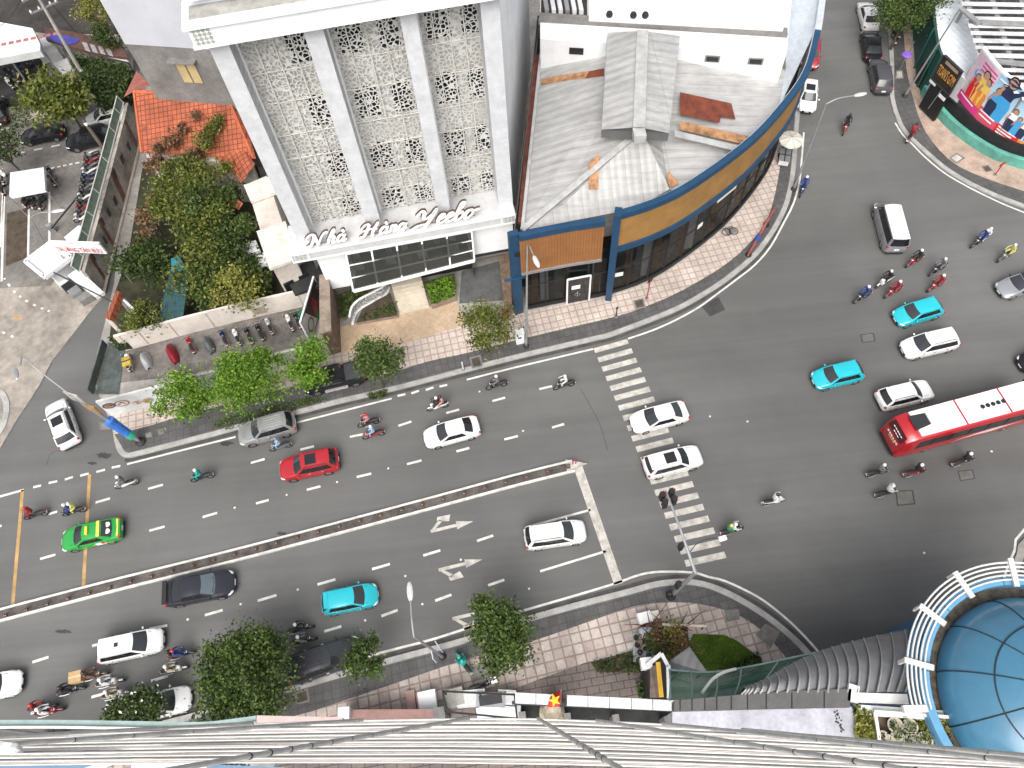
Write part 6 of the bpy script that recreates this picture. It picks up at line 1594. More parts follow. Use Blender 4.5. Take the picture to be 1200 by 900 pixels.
# dry shrub at the planting pocket
t = thing('dry_shrub', 'tangled shrub of brown bare stems and pale leaves beside the small lawn', 'shrub', G(780, 750, ZK))
b = MB(); rnd = random.Random(77); c = G(780, 750, ZK)
for k in range(46):
    a = rnd.uniform(0, 6.28); r = rnd.uniform(.3, 2.0); o = c+Vector((rnd.uniform(-1.2, 1.2), rnd.uniform(-1.2, 1.2), 0)); e = o+Vector((r*math.cos(a), r*math.sin(a), rnd.uniform(.8, 2.6)))
    b.tube([o, lerp(o, e, .55)+Z*.3, e], [.06, .04, .015], M('brown_twig', (.16, .07, .045), .85, var=.3), 5)
b.build('stem', t)
b = MB()
for k, (u, v, r, m) in enumerate([(772, 745, .9, LR_), (790, 742, .8, LY_), (797, 752, .9, LR_), (776, 758, .8, LM_), (790, 760, .8, LY_), (765, 752, .6, LM_)]): crown(b, G(u, v, 1.5), r, 170, m, .26, 80+k)
b.build('foliage', t, weld=False)
t = thing('timber_rail', 'pale timber rail lying across the dry brown shrub', 'rail', G(790, 733, ZK)); b = MB(); b.bar(G(776, 732, 1.4), G(828, 734, 1.4), .16, .12, M('pale_timber', (.6, .5, .42), .7)); b.build('rail_bar', t)
for u in (778, 826): 
    p = G(u, 733, 1.4); b = MB(); b.tube([(p.x, p.y, ZK), p], .05, BARK, 6); b.build('post', t)
for k, (t_, c) in enumerate(pots):
    b = MB(); crown(b, (c.x, c.y, 11.4), .26, 70, LM_ if k % 2 else LD_, .16, 90+k); b.build('pot_plant', t_, weld=False)
# grass blades on the lawn (nobody could count them)
b = MB(); rnd = random.Random(5); LP = Gs([(806, 758), (812, 743), (848, 744), (862, 750), (880, 763), (893, 776), (886, 787), (830, 789)], ZK)
GB = m_leaf('grass_blade', [(.07, .125, .01), (.11, .19, .018), (.15, .24, .03)])
mn = min(p.x for p in LP); mx = max(p.x for p in LP); ny = min(p.y for p in LP); xy = max(p.y for p in LP)
def inpoly(x, y, poly):
    c = False
    for i in range(len(poly)):
        a, q = poly[i], poly[i-1]
        if (a.y > y) != (q.y > y) and x < (q.x-a.x)*(y-a.y)/(q.y-a.y)+a.x: c = not c
    return c
k = 0
while k < 5000:
    x, y = rnd.uniform(mn, mx), rnd.uniform(ny, xy)
    if inpoly(x, y, LP): leaf(b, Vector((x, y, ZK+.06)), .14, rnd, GB, 0, .3); k += 1
o = b.build('lawn_grass', weld=False); o['kind'] = 'stuff'
# ================================================================== VEHICLES
def paint(name, col, metal=0.0, rough=.28):
    dk = max(col) < .1
    return M('car_paint_'+name, col, rough, 0 if dk else metal, var=.06, scale=.8, coat=.12 if dk else .85, spec=.3 if dk else .5)
P_WHITE = paint('white', (.78, .78, .77)); P_TEAL = paint('turquoise', (.012, .44, .52)); P_RED = paint('red', (.40, .012, .02), .1); P_BLACK = paint('black', (.013, .013, .016))
P_SILVER = paint('silver', (.42, .42, .42), .55); P_GREEN = paint('green', (.015, .30, .045)); P_DGREY = paint('dark_grey', (.075, .075, .085), .4); P_GUN = paint('gunmetal', (.03, .03, .04), .3); P_NIGHT = paint('black_sky_sheen', (.035, .036, .042), .3)  # P_NIGHT is lifted above black to paint in the sky's reflection
P_LGREY = paint('light_grey', (.33, .34, .36), .4)
WGLASS = M('windscreen_glass', (.03, .034, .038), .06, var=.15, scale=.8, spec=.8); SGLASS = M('side_glass', (.012, .013, .015), .06, var=.1, spec=.8)
LAMP = M('headlamp_lens', (.62, .64, .66), .1, .2, var=.05); TAIL = M('tail_lamp_red', (.42, .012, .015), .2, var=.05); RIM = M('alloy_rim', (.45, .45, .46), .35, .7, var=.1)
TRIM = M('black_trim', (.016, .016, .017), .6, var=.15); PLATE = M('number_plate', (.7, .7, .66), .5, var=.05); CHROME = M('chrome', (.6, .6, .6), .15, .9, var=.03)
def prof(x, keys):
    if x <= keys[0][0]: return keys[0][1]
    for (a, p), (c, q) in zip(keys, keys[1:]):
        if x <= c:
            t = (x-a)/(c-a); t = t*t*(3-2*t) if False else t
            return p+(q-p)*t
    return keys[-1][1]
# kinds: length, width, height, belt height, hood(front z, cowl z), cowl x, roof front x, roof rear x, backlight foot x, deck z, side panes
KINDS = {
 'sedan': dict(L=4.5, W=1.78, H=1.46, belt=.93, nose=.68, cowl=.98, xc=1.02, rf=.28, rr=-.95, xb=-1.68, deck=1.0, tail=.92, panes=[(.05, .40), (.45, .80)], r=.32, wb=1.33),
 'hatch': dict(L=4.05, W=1.74, H=1.55, belt=.98, nose=.72, cowl=1.02, xc=1.02, rf=.38, rr=-1.42, xb=-1.86, deck=1.02, tail=.95, panes=[(.05, .36), (.40, .68), (.73, .88)], r=.32, wb=1.26),
 'suv': dict(L=4.65, W=1.86, H=1.72, belt=1.06, nose=.90, cowl=1.12, xc=1.00, rf=.36, rr=-1.72, xb=-2.14, deck=1.10, tail=1.05, panes=[(.05, .33), (.37, .64), (.69, .92)], r=.37, wb=1.38),
 'mpv': dict(L=4.55, W=1.78, H=1.72, belt=1.0, nose=.82, cowl=1.06, xc=1.22, rf=.50, rr=-1.78, xb=-2.12, deck=1.05, tail=1.0, panes=[(.05, .33), (.37, .65), (.69, .93)], r=.33, wb=1.38),
 'van': dict(L=4.75, W=1.78, H=1.98, belt=1.12, nose=.92, cowl=1.18, xc=1.72, rf=1.10, rr=-2.22, xb=-2.36, deck=1.14, tail=1.12, panes=[(.04, .28), (.32, .62), (.66, .95)], r=.33, wb=1.5),
 'pickup': dict(L=5.2, W=1.88, H=1.80, belt=1.10, nose=.95, cowl=1.15, xc=1.25, rf=.62, rr=-.62, xb=-.90, deck=1.12, tail=1.10, panes=[(.06, .42), (.47, .85)], r=.39, wb=1.6),
}
def car(label, kind, p0, p1, pnt, group=None, opts=(), cat='car', name='parked_car', scale=1.0, zc=.75, roofp=None, glass=None):
    """p0 = rear pixel, p1 = front pixel of the middle line at about 0.75 m; real size comes from the kind"""
    K = KINDS[kind]; L, W, Hh = K['L'], K['W'], K['H']; hl = L/2
    a, c = G(*p0, zc), G(*p1, zc); m_ = (a+c)/2; d = c-a
    gz = opts_z(opts)
    t = thing(name, label, cat, (m_.x, m_.y, gz), math.atan2(d.y, d.x), group)
    t.scale = (scale, scale, scale)
    B = lambda mb, nm, par=t, sm=0: mb.build(nm, par, sm, world=False)
    roofp = roofp or pnt
    # ---- lower body
    xs = [-hl, -hl+.05, -hl+.16, -hl+.4, -hl+.8, -1.0, -.5, 0, .5, 1.0, hl-.9, hl-.5, hl-.25, hl-.1, hl-.02, hl]
    xs = sorted(set(xs+[K['xc'], K['xb']]))
    top = [(-hl, K['tail']*.80), (-hl+.06, K['tail']*.95), (-hl+.25, K['tail']), (K['xb'], K['deck']), (K['xc'], K['cowl']), (lerp(K['xc'], hl, .5), lerp(K['cowl'], K['nose'], .38)), (hl-.28, K['nose']), (hl-.08, K['nose']*.88), (hl, K['nose']*.72)]
    wid = [(-hl, W*.39), (-hl+.05, W*.44), (-hl+.25, W*.478), (-hl+.8, W*.5), (hl-1.1, W*.5), (hl-.45, W*.47), (hl-.15, W*.41), (hl-.03, W*.33), (hl, W*.28)]
    bot = [(-hl, .42), (-hl+.12, .30), (-hl+.5, .22), (hl-.6, .2), (hl-.1, .26), (hl, .36)]
    rings = []
    for x in xs:
        zt = prof(x, top); w = prof(x, wid); zb = prof(x, bot); sh = min(zt-.06, lerp(zb, zt, .82))
        half = [(w*.80, zb), (w*.97, zb+.07), (w, lerp(zb, zt, .42)), (w*.985, sh), (w*.93, zt-.035), (w*.80, zt+.0), (w*.42, zt+.028), (0, zt+.036)]
        rings.append([Vector((x, y, z)) for y, z in half]+[Vector((x, -y, z)) for y, z in reversed(half[:-1])])
    b = MB(); lowm = TRIM if 'trim' in opts else pnt
    n = len(rings[0])
    b.loft(rings, pnt, True, fm=(lambda i, j: TRIM if j in (0, n-2, n-1) else pnt))
    # ---- cabin pillars and roof edge in body colour; panes separate
    lv = [0, .06, .45, .88, 1.0]; wb_, wr = W*.462, W*.375
    def edge(tt):
        z = lerp(K['belt']-.02, Hh-.07, tt); wy = lerp(wb_, wr, tt**1.25)
        xf = lerp(K['xc'], K['rf'], tt); xr = lerp(K['xb'], K['rr'], tt**1.1)
        zf = lerp(K['cowl']-.01, Hh-.07, tt); zr_ = lerp(K['deck']-.01, Hh-.07, tt)
        return z, wy, xf, xr, zf, zr_
    def fr(tt, s):     # front glass line, s -1..1
        z, wy, xf, xr, zf, zr_ = edge(tt); return Vector((xf+.16*(1-s*s)*(1-.4*tt), s*wy*.97, zf+.01*(1-s*s)))
    def re(tt, s):
        z, wy, xf, xr, zf, zr_ = edge(tt); return Vector((xr-.10*(1-s*s)*(1-.4*tt), s*wy*.95, zr_+.01*(1-s*s)))
    def sd_(tt, s, sg):   # side, s 0 front .. 1 rear
        z, wy, xf, xr, zf, zr_ = edge(tt); k = 1-.03*(2*abs(s-.45))**3
        zz = lerp(lerp(zf, z, min(1, s*6)), zr_, max(0, s*6-5)) if tt < 1 else z
        return Vector((lerp(xf, xr, s), sg*wy*k*(1.0 if .04 < s < .96 else .975), zz))
    cuts = [0]; 
    for p, q in K['panes']: cuts += [p, q]
    cuts.append(1)
    for sg in (1, -1):
        g = MB()
        for i in range(len(cuts)-1):
            isp = i % 2 == 1; s0, s1 = cuts[i], cuts[i+1]
            for k in range(4):
                cells = [[sd_(lv[k], lerp(s0, s1, j/3), sg) for j in range(4)], [sd_(lv[k+1], lerp(s0, s1, j/3), sg) for j in range(4)]]
                if isp and k in (1, 2): g.grid(cells, SGLASS)
                elif k in (1, 2) and 0 < i < len(cuts)-2: g.grid(cells, TRIM)
                else: b.grid(cells, pnt)
        B(g, 'side_window')
    for fn, nm, mm in ((fr, 'windscreen', glass or WGLASS), (re, 'rear_window', SGLASS if 'darkrear' in opts else (glass or WGLASS))):
        g = MB(); ss = [-.9+1.8*j/8 for j in range(9)]
        lo, hi = (0.02, .97) if nm == 'windscreen' else (.12, .93)
        g.grid([[fn(lerp(lo, hi, q/4), s) for s in ss] for q in range(5)], mm); B(g, nm, sm=40)
        for s0, s1 in ((-1, -.9), (.9, 1)): b.grid([[fn(q/4, s0) for q in range(5)], [fn(q/4, s1) for q in range(5)]], pnt)
        for t0, t1 in ((0, lo), (hi, 1)): b.grid([[fn(t0, s) for s in ss], [fn(t1, s) for s in ss]], pnt)
    body = B(b, 'body', sm=38)
    b = MB(); rows = []
    for q in range(7):
        f = q/6; row = []
        for j in range(9):
            s = -1+j/4
            xf = fr(1, s).x; xr = re(1, s).x
            wy = wr*(.97)*(1 if abs(s) < .99 else 1)
            zz = Hh-.07+.075*(1-abs(s)**3)*(1-abs(2*f-1)**3.5)
            row.append(Vector((lerp(xf, xr, f), s*wy*lerp(1, .98, abs(2*f-1)), zz)))
        rows.append(row)
    b.grid(rows, roofp); roof = B(b, 'roof', sm=40)
    # ---- wheels
    for sx in (K['wb'], -K['wb']-(.05 if kind == 'sedan' else 0)):
        for sg in (1, -1):
            r = K['r']; c0 = Vector((sx, sg*(W*.5-.11), r))
            b = MB(); b.lathe([(r*.6, -.1), (r*.92, -.1), (r, -.07), (r, .07), (r*.92, .105), (r*.6, .1)], c0, RUBBER, 18, 'Y'); w_ = B(b, 'wheel', sm=40)
            b = MB(); q = sg*.085
            b.lathe([(r*.62, 0), (r*.60, q*.4), (r*.2, q*.9), (0, q*.95)] if sg > 0 else [(r*.62, 0), (r*.60, q*.4), (r*.2, q*.9), (0, q*.95)], c0+Vector((0, q*.3, 0)), TRIM, 16, 'Y')
            for k in range(5):
                a_ = 2*PI*k/5; e = Vector((math.cos(a_), 0, math.sin(a_))); b.bar(c0+Vector((0, q*1.05, 0))+e*r*.08, c0+Vector((0, q*1.05, 0))+e*r*.6, .07, .03, RIM, (0, 1, 0))
            b.lathe([(r*.56, q*.9), (r*.63, q*1.1), (r*.66, q*.8)], c0, RIM, 16, 'Y'); B(b, 'rim', w_)
            b = MB(); ya = sg*(W*.5+.004); n_ = 14
            ri, ro = r+.03, r+.075
            b.grid([[Vector((sx+ri*math.cos(a_), ya-sg*.05, r+ri*math.sin(a_))) for a_ in [PI*k/n_ for k in range(n_+1)]], [Vector((sx+ri*math.cos(a_), ya+sg*.012, r+ri*math.sin(a_))) for a_ in [PI*k/n_ for k in range(n_+1)]], [Vector((sx+ro*math.cos(a_), ya, r+ro*math.sin(a_))) for a_ in [PI*k/n_ for k in range(n_+1)]]], TRIM if 'trim' in opts else pnt)
            b.face([Vector((sx+ri*math.cos(a_), ya-sg*.03, r+ri*math.sin(a_))) for a_ in [2*PI*k/24 for k in range(24)]], TRIM)
            B(b, 'wheel_arch')
    # ---- lamps, grille, mirrors
    for sg in (1, -1):
        b = MB(); zl = K['nose']*.84; b.ball((hl-.27, sg*W*.375, zl), (.24, .14, .075), LAMP, 10, 6, Matrix.Rotation(-sg*.55, 3, 'Z')); B(b, 'headlight', sm=50)
        b = MB(); b.ball((-hl+.13, sg*W*.405, K['tail']*.86), (.12, .13, .12), TAIL, 10, 6, Matrix.Rotation(sg*.35, 3, 'Z')); B(b, 'tail_light', sm=50)
        b = MB(); b.ball((K['xc']-.22, sg*(W*.5+.09), K['belt']+.05), (.07, .11, .075), roofp if roofp is not P_BLACK else pnt, 8, 6); b.bar((K['xc']-.2, sg*W*.46, K['belt']), (K['xc']-.2, sg*(W*.5+.05), K['belt']+.04), .06, .04, TRIM); B(b, 'mirror', sm=50)
        b = MB()
        for p, q in K['panes'][:2]:
            x = lerp(K['xc'], K['xb'], q)-.02; b.box((x, sg*(W*.5+.004), K['belt']-.13), (.17, .03, .035), CHROME if 'chrome' in opts else pnt)
            b.box((x-.14, sg*W*.4985, K['belt']-.36), (.014, .012, .62), TRIM)
        B(b, 'door_handle')
    b = MB(); b.box((hl-.045, 0, K['nose']*.62), (.1, W*.5, .2), TRIM); b.box((hl-.02, 0, .33), (.1, W*.56, .11), TRIM)
    if 'chrome' in opts: b.box((hl-.01, 0, K['nose']*.72), (.06, W*.5, .03), CHROME)
    B(b, 'grille')
    b = MB(); b.box((hl+.012, 0, .46), (.03, .42, .11), PLATE); B(b, 'number_plate')
    b = MB(); b.box((-hl-.008, 0, K['tail']*.66), (.03, .40, .16), PLATE); B(b, 'number_plate')
    b = MB(); b.box((-hl+.03, 0, .36), (.12, W*.7, .14), TRIM); B(b, 'rear_bumper')
    b = MB()
    for sg in (1, -1):   # bonnet shut lines and wiper
        b.bar((K['xc']+.16, sg*W*.36, K['cowl']+.028), (hl-.42, sg*W*.33, K['nose']+.045), .016, .02, TRIM)
        b.bar((K['xc']+.10, -sg*.05+.1, K['cowl']+.03), (K['xc']-.02, sg*.5-.05, K['cowl']+.09), .02, .02, TRIM)
    B(b, 'wiper')
    # ---- options
    if 'rails' in opts:
        for sg in (1, -1):
            b = MB(); b.tube([(K['rf']-.15, sg*wr*.9, Hh-.02), (K['rf']-.3, sg*wr*.9, Hh+.05), (K['rr']+.3, sg*wr*.9, Hh+.05), (K['rr']+.12, sg*wr*.9, Hh-.02)], .022, CHROME if pnt is P_SILVER else TRIM, 6); B(b, 'roof_rail')
    if 'sunroof' in opts:
        b = MB(); xm = lerp(K['rf'], K['rr'], .34); b.box((xm, 0, Hh+.005), (.85, .86, .02), SGLASS); B(b, 'sunroof', roof)
    if 'fin' in opts:
        b = MB(); b.loft([[Vector((K['rr']+.35-x, y*.03, Hh+z)) for y in (-1, 1)]+[Vector((K['rr']+.35-x-.02, 0, Hh+z+.02))] for x, z in ((0, -.01), (.2, .1))], TRIM); B(b, 'antenna_fin', roof)
    if 'spoiler' in opts:
        b = MB(); b.box((K['rr']-.12, 0, Hh-.05), (.3, W*.66, .04), roofp); B(b, 'spoiler', roof)
    if 'wing' in opts:
        b = MB(); b.box((-hl+.16, 0, K['tail']+.2), (.28, W*.86, .035), TRIM)
        for sg in (1, -1): b.box((-hl+.2, sg*W*.3, K['tail']+.1), (.14, .04, .2), TRIM)
        B(b, 'rear_wing')
    if 'ribs' in opts:
        b = MB()
        for k in range(5): b.box((lerp(K['rf'], K['rr'], .52), -.42+.21*k, Hh+.008), ((K['rf']-K['rr'])*.72, .035, .02), roofp)
        B(b, 'roof_rib', roof)
    if 'taxi' in opts:
        b = MB(); b.box((K['rf']-.35, 0, Hh+.08), (.18, .62, .15), M('taxi_yellow', (.72, .56, .05), .4, var=.05)); b.box((K['rf']-.35, 0, Hh+.02), (.1, .4, .05), TRIM); B(b, 'roof_sign', roof)
        YB = M('taxi_stripe', (.62, .60, .10), .4, var=.1)
        b = MB(); b.box((K['rr']+.1, 0, Hh-.012), (.24, wr*1.85, .03), YB); B(b, 'roof_stripe', roof)
        b = MB(); b.box((-hl+.22, 0, K['tail']+.022), (.16, W*.74, .03), YB); B(b, 'boot_stripe')
        b = MB()
        for sg in (1, -1): b.box((-.9, sg*(W*.5+.003), .62), (1.5, .02, .07), YB); b.box((-.75, sg*(W*.5+.006), .66), (.7, .02, .34), PWH); b.ball((-.95, sg*(W*.5+.01), .72), (.2, .012, .17), REDP, 10, 4)
        B(b, 'side_emblem')
        b = MB()
        for sg in (1, -1): b.lathe([(0, 0), (.2, 0), (.2, .02), (0, .025)], re(.5, sg*.36)+Vector((-.035, 0, .01)), PWH, 12)
        B(b, 'window_disc')
    if 'bed' in opts:
        b = MB(); b.box(((-hl+K['xb'])/2+.02, 0, 1.17), (hl+K['xb']-.15, W*.84, .07), M('bed_cover', (.05, .05, .055), .45, var=.2)); B(b, 'bed_cover')
        b = MB()
        for sg in (1, -1): b.box(((-hl+K['xb'])/2, sg*W*.455, 1.15), (hl+K['xb']-.1, .09, .1), pnt)
        b.box((-hl+.1, 0, 1.13), (.09, W*.86, .1), pnt); B(b, 'bed_rail')
        b = MB()
        for sg in (1, -1): b.box((0, sg*(W*.5+.06), .42), (1.9, .16, .05), CHROME)
        B(b, 'side_step')
    if 'vent' in opts:
        b = MB(); b.box((lerp(K['rf'], K['rr'], .45), 0, Hh+.015), (.26, .28, .04), TRIM); B(b, 'roof_hatch', roof)
    if 'pillarband' in opts:
        b = MB(); b.box((-hl+.28, 0, K['tail']+.0), (.1, W*.8, .05), TRIM); B(b, 'tailgate_band')
    return t
def opts_z(o): return ZK+.004 if 'kerb' in o else .0

MW = 'traffic on the main road'; XW = 'traffic crossing the junction'; PK = 'cars parked in the side street'; LT = 'cars parked in the forecourt'
car('white SUV with glass sunroof waiting at the alley mouth', 'suv', (82, 521), (64, 471), P_WHITE, MW, ('sunroof', 'darkrear', 'rails'), name='car')
car('silver SUV with roof rails passing the green kerb verge', 'suv', (346, 493), (279, 512), P_SILVER, MW, ('rails', 'ribs', 'chrome', 'darkrear'), name='car')
car('bright red SUV with dark sunroof in the second lane', 'suv', (398, 537), (326, 552), P_RED, MW, ('sunroof', 'rails', 'darkrear', 'chrome'), name='car')
car('white sedan alone in the middle of the left bound lanes', 'sedan', (557, 498), (501, 513), P_WHITE, MW, ('darkrear',), name='car')
car('green taxi with yellow bands and roof sign on the orange line', 'sedan', (142, 618), (71, 634), P_GREEN, MW, ('taxi',), name='taxi', cat='taxi', scale=1.02)
car('long black sedan with tinted roof beside the median', 'sedan', (192, 697), (275, 681), P_GUN, MW, ('wing', 'darkrear'), name='car', scale=1.12, glass=M('pale_screen_reflection', (.12, .15, .17), .05, var=.1))
car('turquoise compact car between the median and the street lamp', 'hatch', (377, 708), (442, 695), P_TEAL, MW, ('spoiler',), name='car')
car('white people carrier stopped behind the white stop line', 'mpv', (616, 631), (685, 621), P_WHITE, MW, ('rails', 'darkrear', 'chrome'), name='car')
car('white crossover with small roof hatch near the scooters', 'mpv', (118, 764), (187, 749), P_WHITE, MW, ('vent', 'darkrear'), name='car')
car('white car cut off by the left edge of the road', 'sedan', (-47, 813), (17, 799), P_WHITE, MW, (), name='car')
car('white car half hidden under the blossom flecked tree', 'hatch', (155, 833), (220, 817), P_WHITE, MW, (), name='car')
car('black van with bonnet greyed by sky reflection beside the large dark tree', 'mpv', (340, 787), (420, 760), P_NIGHT, MW, ('darkrear', 'ribs', 'chrome'), name='car', scale=1.14)
car('white sedan crossing the upper half of the zebra stripes', 'sedan', (804, 480), (741, 496), P_WHITE, XW, (), name='car', scale=1.02)
car('white SUV with black sunroof on the lower zebra stripes', 'suv', (755, 549), (822, 532), P_WHITE, XW, ('sunroof', 'spoiler'), name='car', scale=.98)
car('turquoise hatchback just below the group of motorbikes', 'hatch', (1103, 357), (1049, 373), P_TEAL, XW, (), name='car')
car('white people carrier following below the upper turquoise hatchback', 'mpv', (1122, 395), (1057, 410), P_WHITE, XW, ('rails', 'darkrear', 'chrome'), name='car')
car('turquoise hatchback ahead of the others near the junction centre', 'hatch', (1012, 432), (952, 446), P_TEAL, XW, (), name='car')
car('white SUV with red tail lamps above the red coach', 'suv', (1028, 470), (1094, 454), P_WHITE, XW, ('darkrear', 'rails'), name='car', scale=.95)
car('silver grey saloon with dark roof at the right edge', 'sedan', (1232, 322), (1168, 341), P_LGREY, XW, (), name='car', roofp=P_GUN)
car('silver minivan with white roof turning across the junction', 'van', (1050, 289), (1037, 240), P_LGREY, XW, ('darkrear',), name='van', cat='van', zc=.9, roofp=P_WHITE, scale=1.13)
car('white car with black bonnet stripe beside the curved parapet', 'hatch', (950, 86), (945, 138), P_WHITE, PK, ('sunroof',))
car('dark grey SUV parked last in the line under the tree', 'suv', (1036, 108), (1028, 68), P_DGREY, PK, ('darkrear', 'chrome'))
car('glossy black car between the white saloon and grey SUV', 'sedan', (1024, 69), (1019, 35), P_BLACK, PK, ())
car('white saloon at the head of the line of parked cars', 'sedan', (1022, 33), (1014, 1), P_WHITE, PK, ('darkrear',))
car('black pickup with covered bed parked on the pavement', 'pickup', (432, 434), (352, 453), P_BLACK, None, ('bed', 'kerb'), name='pickup_truck', cat='pickup')
car('low black sedan facing left in the forecourt', 'sedan', (73, 153), (26, 161), P_BLACK, LT, ('kerb',))
car('black SUV nose out beside the leaning timber pole', 'suv', (130, 157), (79, 169), P_BLACK, LT, ('kerb', 'rails'))
car('white car with open shape behind the black SUV and green fence', 'sedan', (148, 131), (102, 142), P_WHITE, LT, ('kerb', 'darkrear'))
car('dark car at the left edge beside the square lawn', 'sedan', (0, 152), (-6, 108), P_BLACK, LT, ('kerb',))
car('red car mostly hidden behind the shop parapet', 'hatch', (953, 42), (949, 82), P_RED, PK, ())
car('black car leaving at the far right edge above the coach', 'sedan', (1255, 412), (1200, 426), P_BLACK, XW, (), name='car')
car('white car seen through the lattice by the blue ledge', 'mpv', (60, 899), (130, 881), P_WHITE, MW, (), name='car')
# ---- coach
def coach():
    a = G(1045, 513, 1.7); c = G(1200, 471, 1.7); d = (c-a).normalized(); L, W, Hh = 11.8, 2.5, 3.35
    m_ = G(1045, 513, 1.7)+d*(L/2); t = thing('coach', 'long red and white coach with roof vents heading right', 'bus', (m_.x, m_.y, 0), math.atan2(d.y, d.x)); hl = L/2
    BR_ = paint('coach_red', (.42, .008, .016)); BWH = paint('coach_white', (.80, .80, .80))
    rings = []
    for x, sw, zt, zb in [(-hl, .86, 2.2, .55), (-hl+.12, .95, 2.9, .4), (-hl+.5, .99, 3.2, .35), (-hl+1.0, 1, Hh-.05, .3), (-3, 1, Hh, .3), (3, 1, Hh, .3), (hl-.8, 1, Hh-.03, .3), (hl-.25, .97, Hh-.3, .35), (hl-.02, .9, 2.3, .4), (hl, .86, 1.4, .5)]:
        w = W/2*sw; half = [(w*.9, zb), (w, zb+.15), (w, 1.25), (w*.995, 1.3), (w*.97, zt-.45), (w*.90, zt-.12), (w*.78, zt-.02), (0, zt+.03)]
        rings.append([Vector((x, y, z)) for y, z in half]+[Vector((x, -y, z)) for y, z in reversed(half[:-1])])
    b = MB(); b.loft(rings, BR_); b.build('body', t, 35, world=False)
    for sg in (1, -1):
        b = MB(); b.grid([[Vector((x, sg*(W/2*.996+.006), 1.55)) for x in (-hl+1.2, -2, 2, hl-.6)], [Vector((x, sg*(W/2*.975+.006), 2.75)) for x in (-hl+1.2, -2, 2, hl-.7)]], SGLASS); sw_ = b.build('side_window', t, world=False)
        b = MB()
        for k in range(6): b.box((-hl+2.4+k*1.5, sg*(W/2*.99), 2.15), (.06, .04, 1.2), TRIM)
        b.build('window_pillar', sw_, world=False)
        b = MB()   # white swoosh graphics
        for k in range(4):
            P = smooth_line([Vector((-1.5+k*.5, 0, .75+k*.14)), Vector((.3+k*.5, 0, 1.0+k*.1)), Vector((2.0+k*.4, 0, .85+k*.12)), Vector((3.4+k*.3, 0, 1.25))], 5)
            b.grid([[Vector((p.x, sg*(W/2+.006), p.z)) for p in P], [Vector((p.x, sg*(W/2+.006), p.z+.10*math.sin(i/len(P)*PI)+.01)) for i, p in enumerate(P)]], PWH)
        b.build('side_graphic', t, world=False)
        for x in (-3.2, hl-2.6):
            c0 = Vector((x, sg*(W/2-.14), .5)); b = MB(); b.lathe([(.2, -.12), (.46, -.12), (.5, -.08), (.5, .08), (.46, .13), (.2, .12)], c0, RUBBER, 18, 'Y'); w_ = b.build('wheel', t, world=False)
            b = MB(); b.lathe([(.3, .13*sg), (.27, .08*sg), (.1, .1*sg), (0, .14*sg)], c0, RIM, 14, 'Y'); b.build('rim', w_, world=False)
        b = MB(); b.ball((hl-.1, sg*.95, .95), (.1, .22, .14), LAMP, 10, 6); b.build('headlight', t, world=False)
        b = MB(); b.box((-hl+.02, sg*.98, 1.15), (.08, .18, .6), TAIL); b.build('tail_light', t, world=False)
        b = MB(); b.box((hl-.35, sg*(W/2+.18), 2.4), (.1, .2, .45), TRIM); b.build('mirror', t, world=False)
    b = MB(); b.prism([(-hl+1.15, -1.02), (-1.2, -1.02), (-1.2, 1.02), (-hl+1.15, 1.02)], Hh-.03, Hh+.10, BWH); b.build('roof_panel', t, world=False)
    b = MB(); b.prism([(-1.05, -1.02), (hl-1.0, -1.02), (hl-1.0, 1.02), (-1.05, 1.02)], Hh-.03, Hh+.07, BWH); b.build('roof_panel', t, world=False)
    b = MB(); b.prism([(-hl+2.2, -.62), (-1.6, -.62), (-1.6, .62), (-hl+2.2, .62)], Hh+.1, Hh+.26, PWH); b.build('air_conditioner', t, world=False)
    b = MB(); b.prism([(-hl+.95, -.5), (-hl+2.3, -.3), (-hl+2.3, .62), (-hl+.95, .72)], Hh+.1, Hh+.13, M('roof_hatch_black', (.03, .03, .035), .4)); b.build('roof_hatch', t, world=False)
    b = MB(); b.box((-1.12, 0, Hh+.04), (.12, 2.1, .1), BR_); b.build('roof_band', t, world=False); b = MB(); b.box((2.4, 0, Hh+.09), (.1, 2.06, .06), BR_); b.build('roof_band', t, world=False)
    for k in range(5):
        b = MB(); b.lathe([(0, 0), (.17, 0), (.17, .05), (0, .06)], (.6+k*.42, -.05, Hh+.07), TRIM, 12); b.build('roof_vent', t, world=False)
    b = MB(); b.face([(-hl+.30, -.85, 3.08), (-hl+.30, .85, 3.08), (-hl+.02, .9, 2.35), (-hl+.02, -.9, 2.35)], M('rear_glass_maroon', (.07, .012, .014), .1, spec=.7))
    b2 = b; 
    for v_ in range(4): b.v[v_] = b.v[v_]+Vector((-.13, 0, .10))
    rw_ = b.build('rear_window', t, world=False)
    b = MB()
    for k in range(5): b.box((-hl+.0, -.5+.24*k, 2.86), (.04, .15, .14), PWH, mat=Matrix.Rotation(-.35, 3, 'Y'))
    for k in range(3): b.box((-hl-.07, -.3+.24*k, 2.62), (.04, .16, .08), PWH, mat=Matrix.Rotation(-.35, 3, 'Y'))
    b.build('window_lettering', rw_, world=False)
    b = MB()
    for k in range(6): b.box((-hl-.015, -.6+.24*k, 1.85), (.03, .16, .16), PWH)
    for k in range(4): b.box((-hl-.015, -.3+.2*k, 1.6), (.03, .13, .07), YEL)
    b.build('rear_lettering', t, world=False)
    b = MB(); b.box((-hl+.02, 0, .62), (.12, 2.0, .25), TRIM); b.build('rear_bumper', t, world=False)
    b = MB(); b.grid([[Vector((hl-.0, y, 1.3)) for y in (-1, 0, 1)], [Vector((hl-.05+.03, y, 2.2)) for y in (-1, 0, 1)], [Vector((hl-.22, y, 2.98)) for y in (-.95, 0, .95)]], WGLASS); b.build('windscreen', t, world=False)
coach()
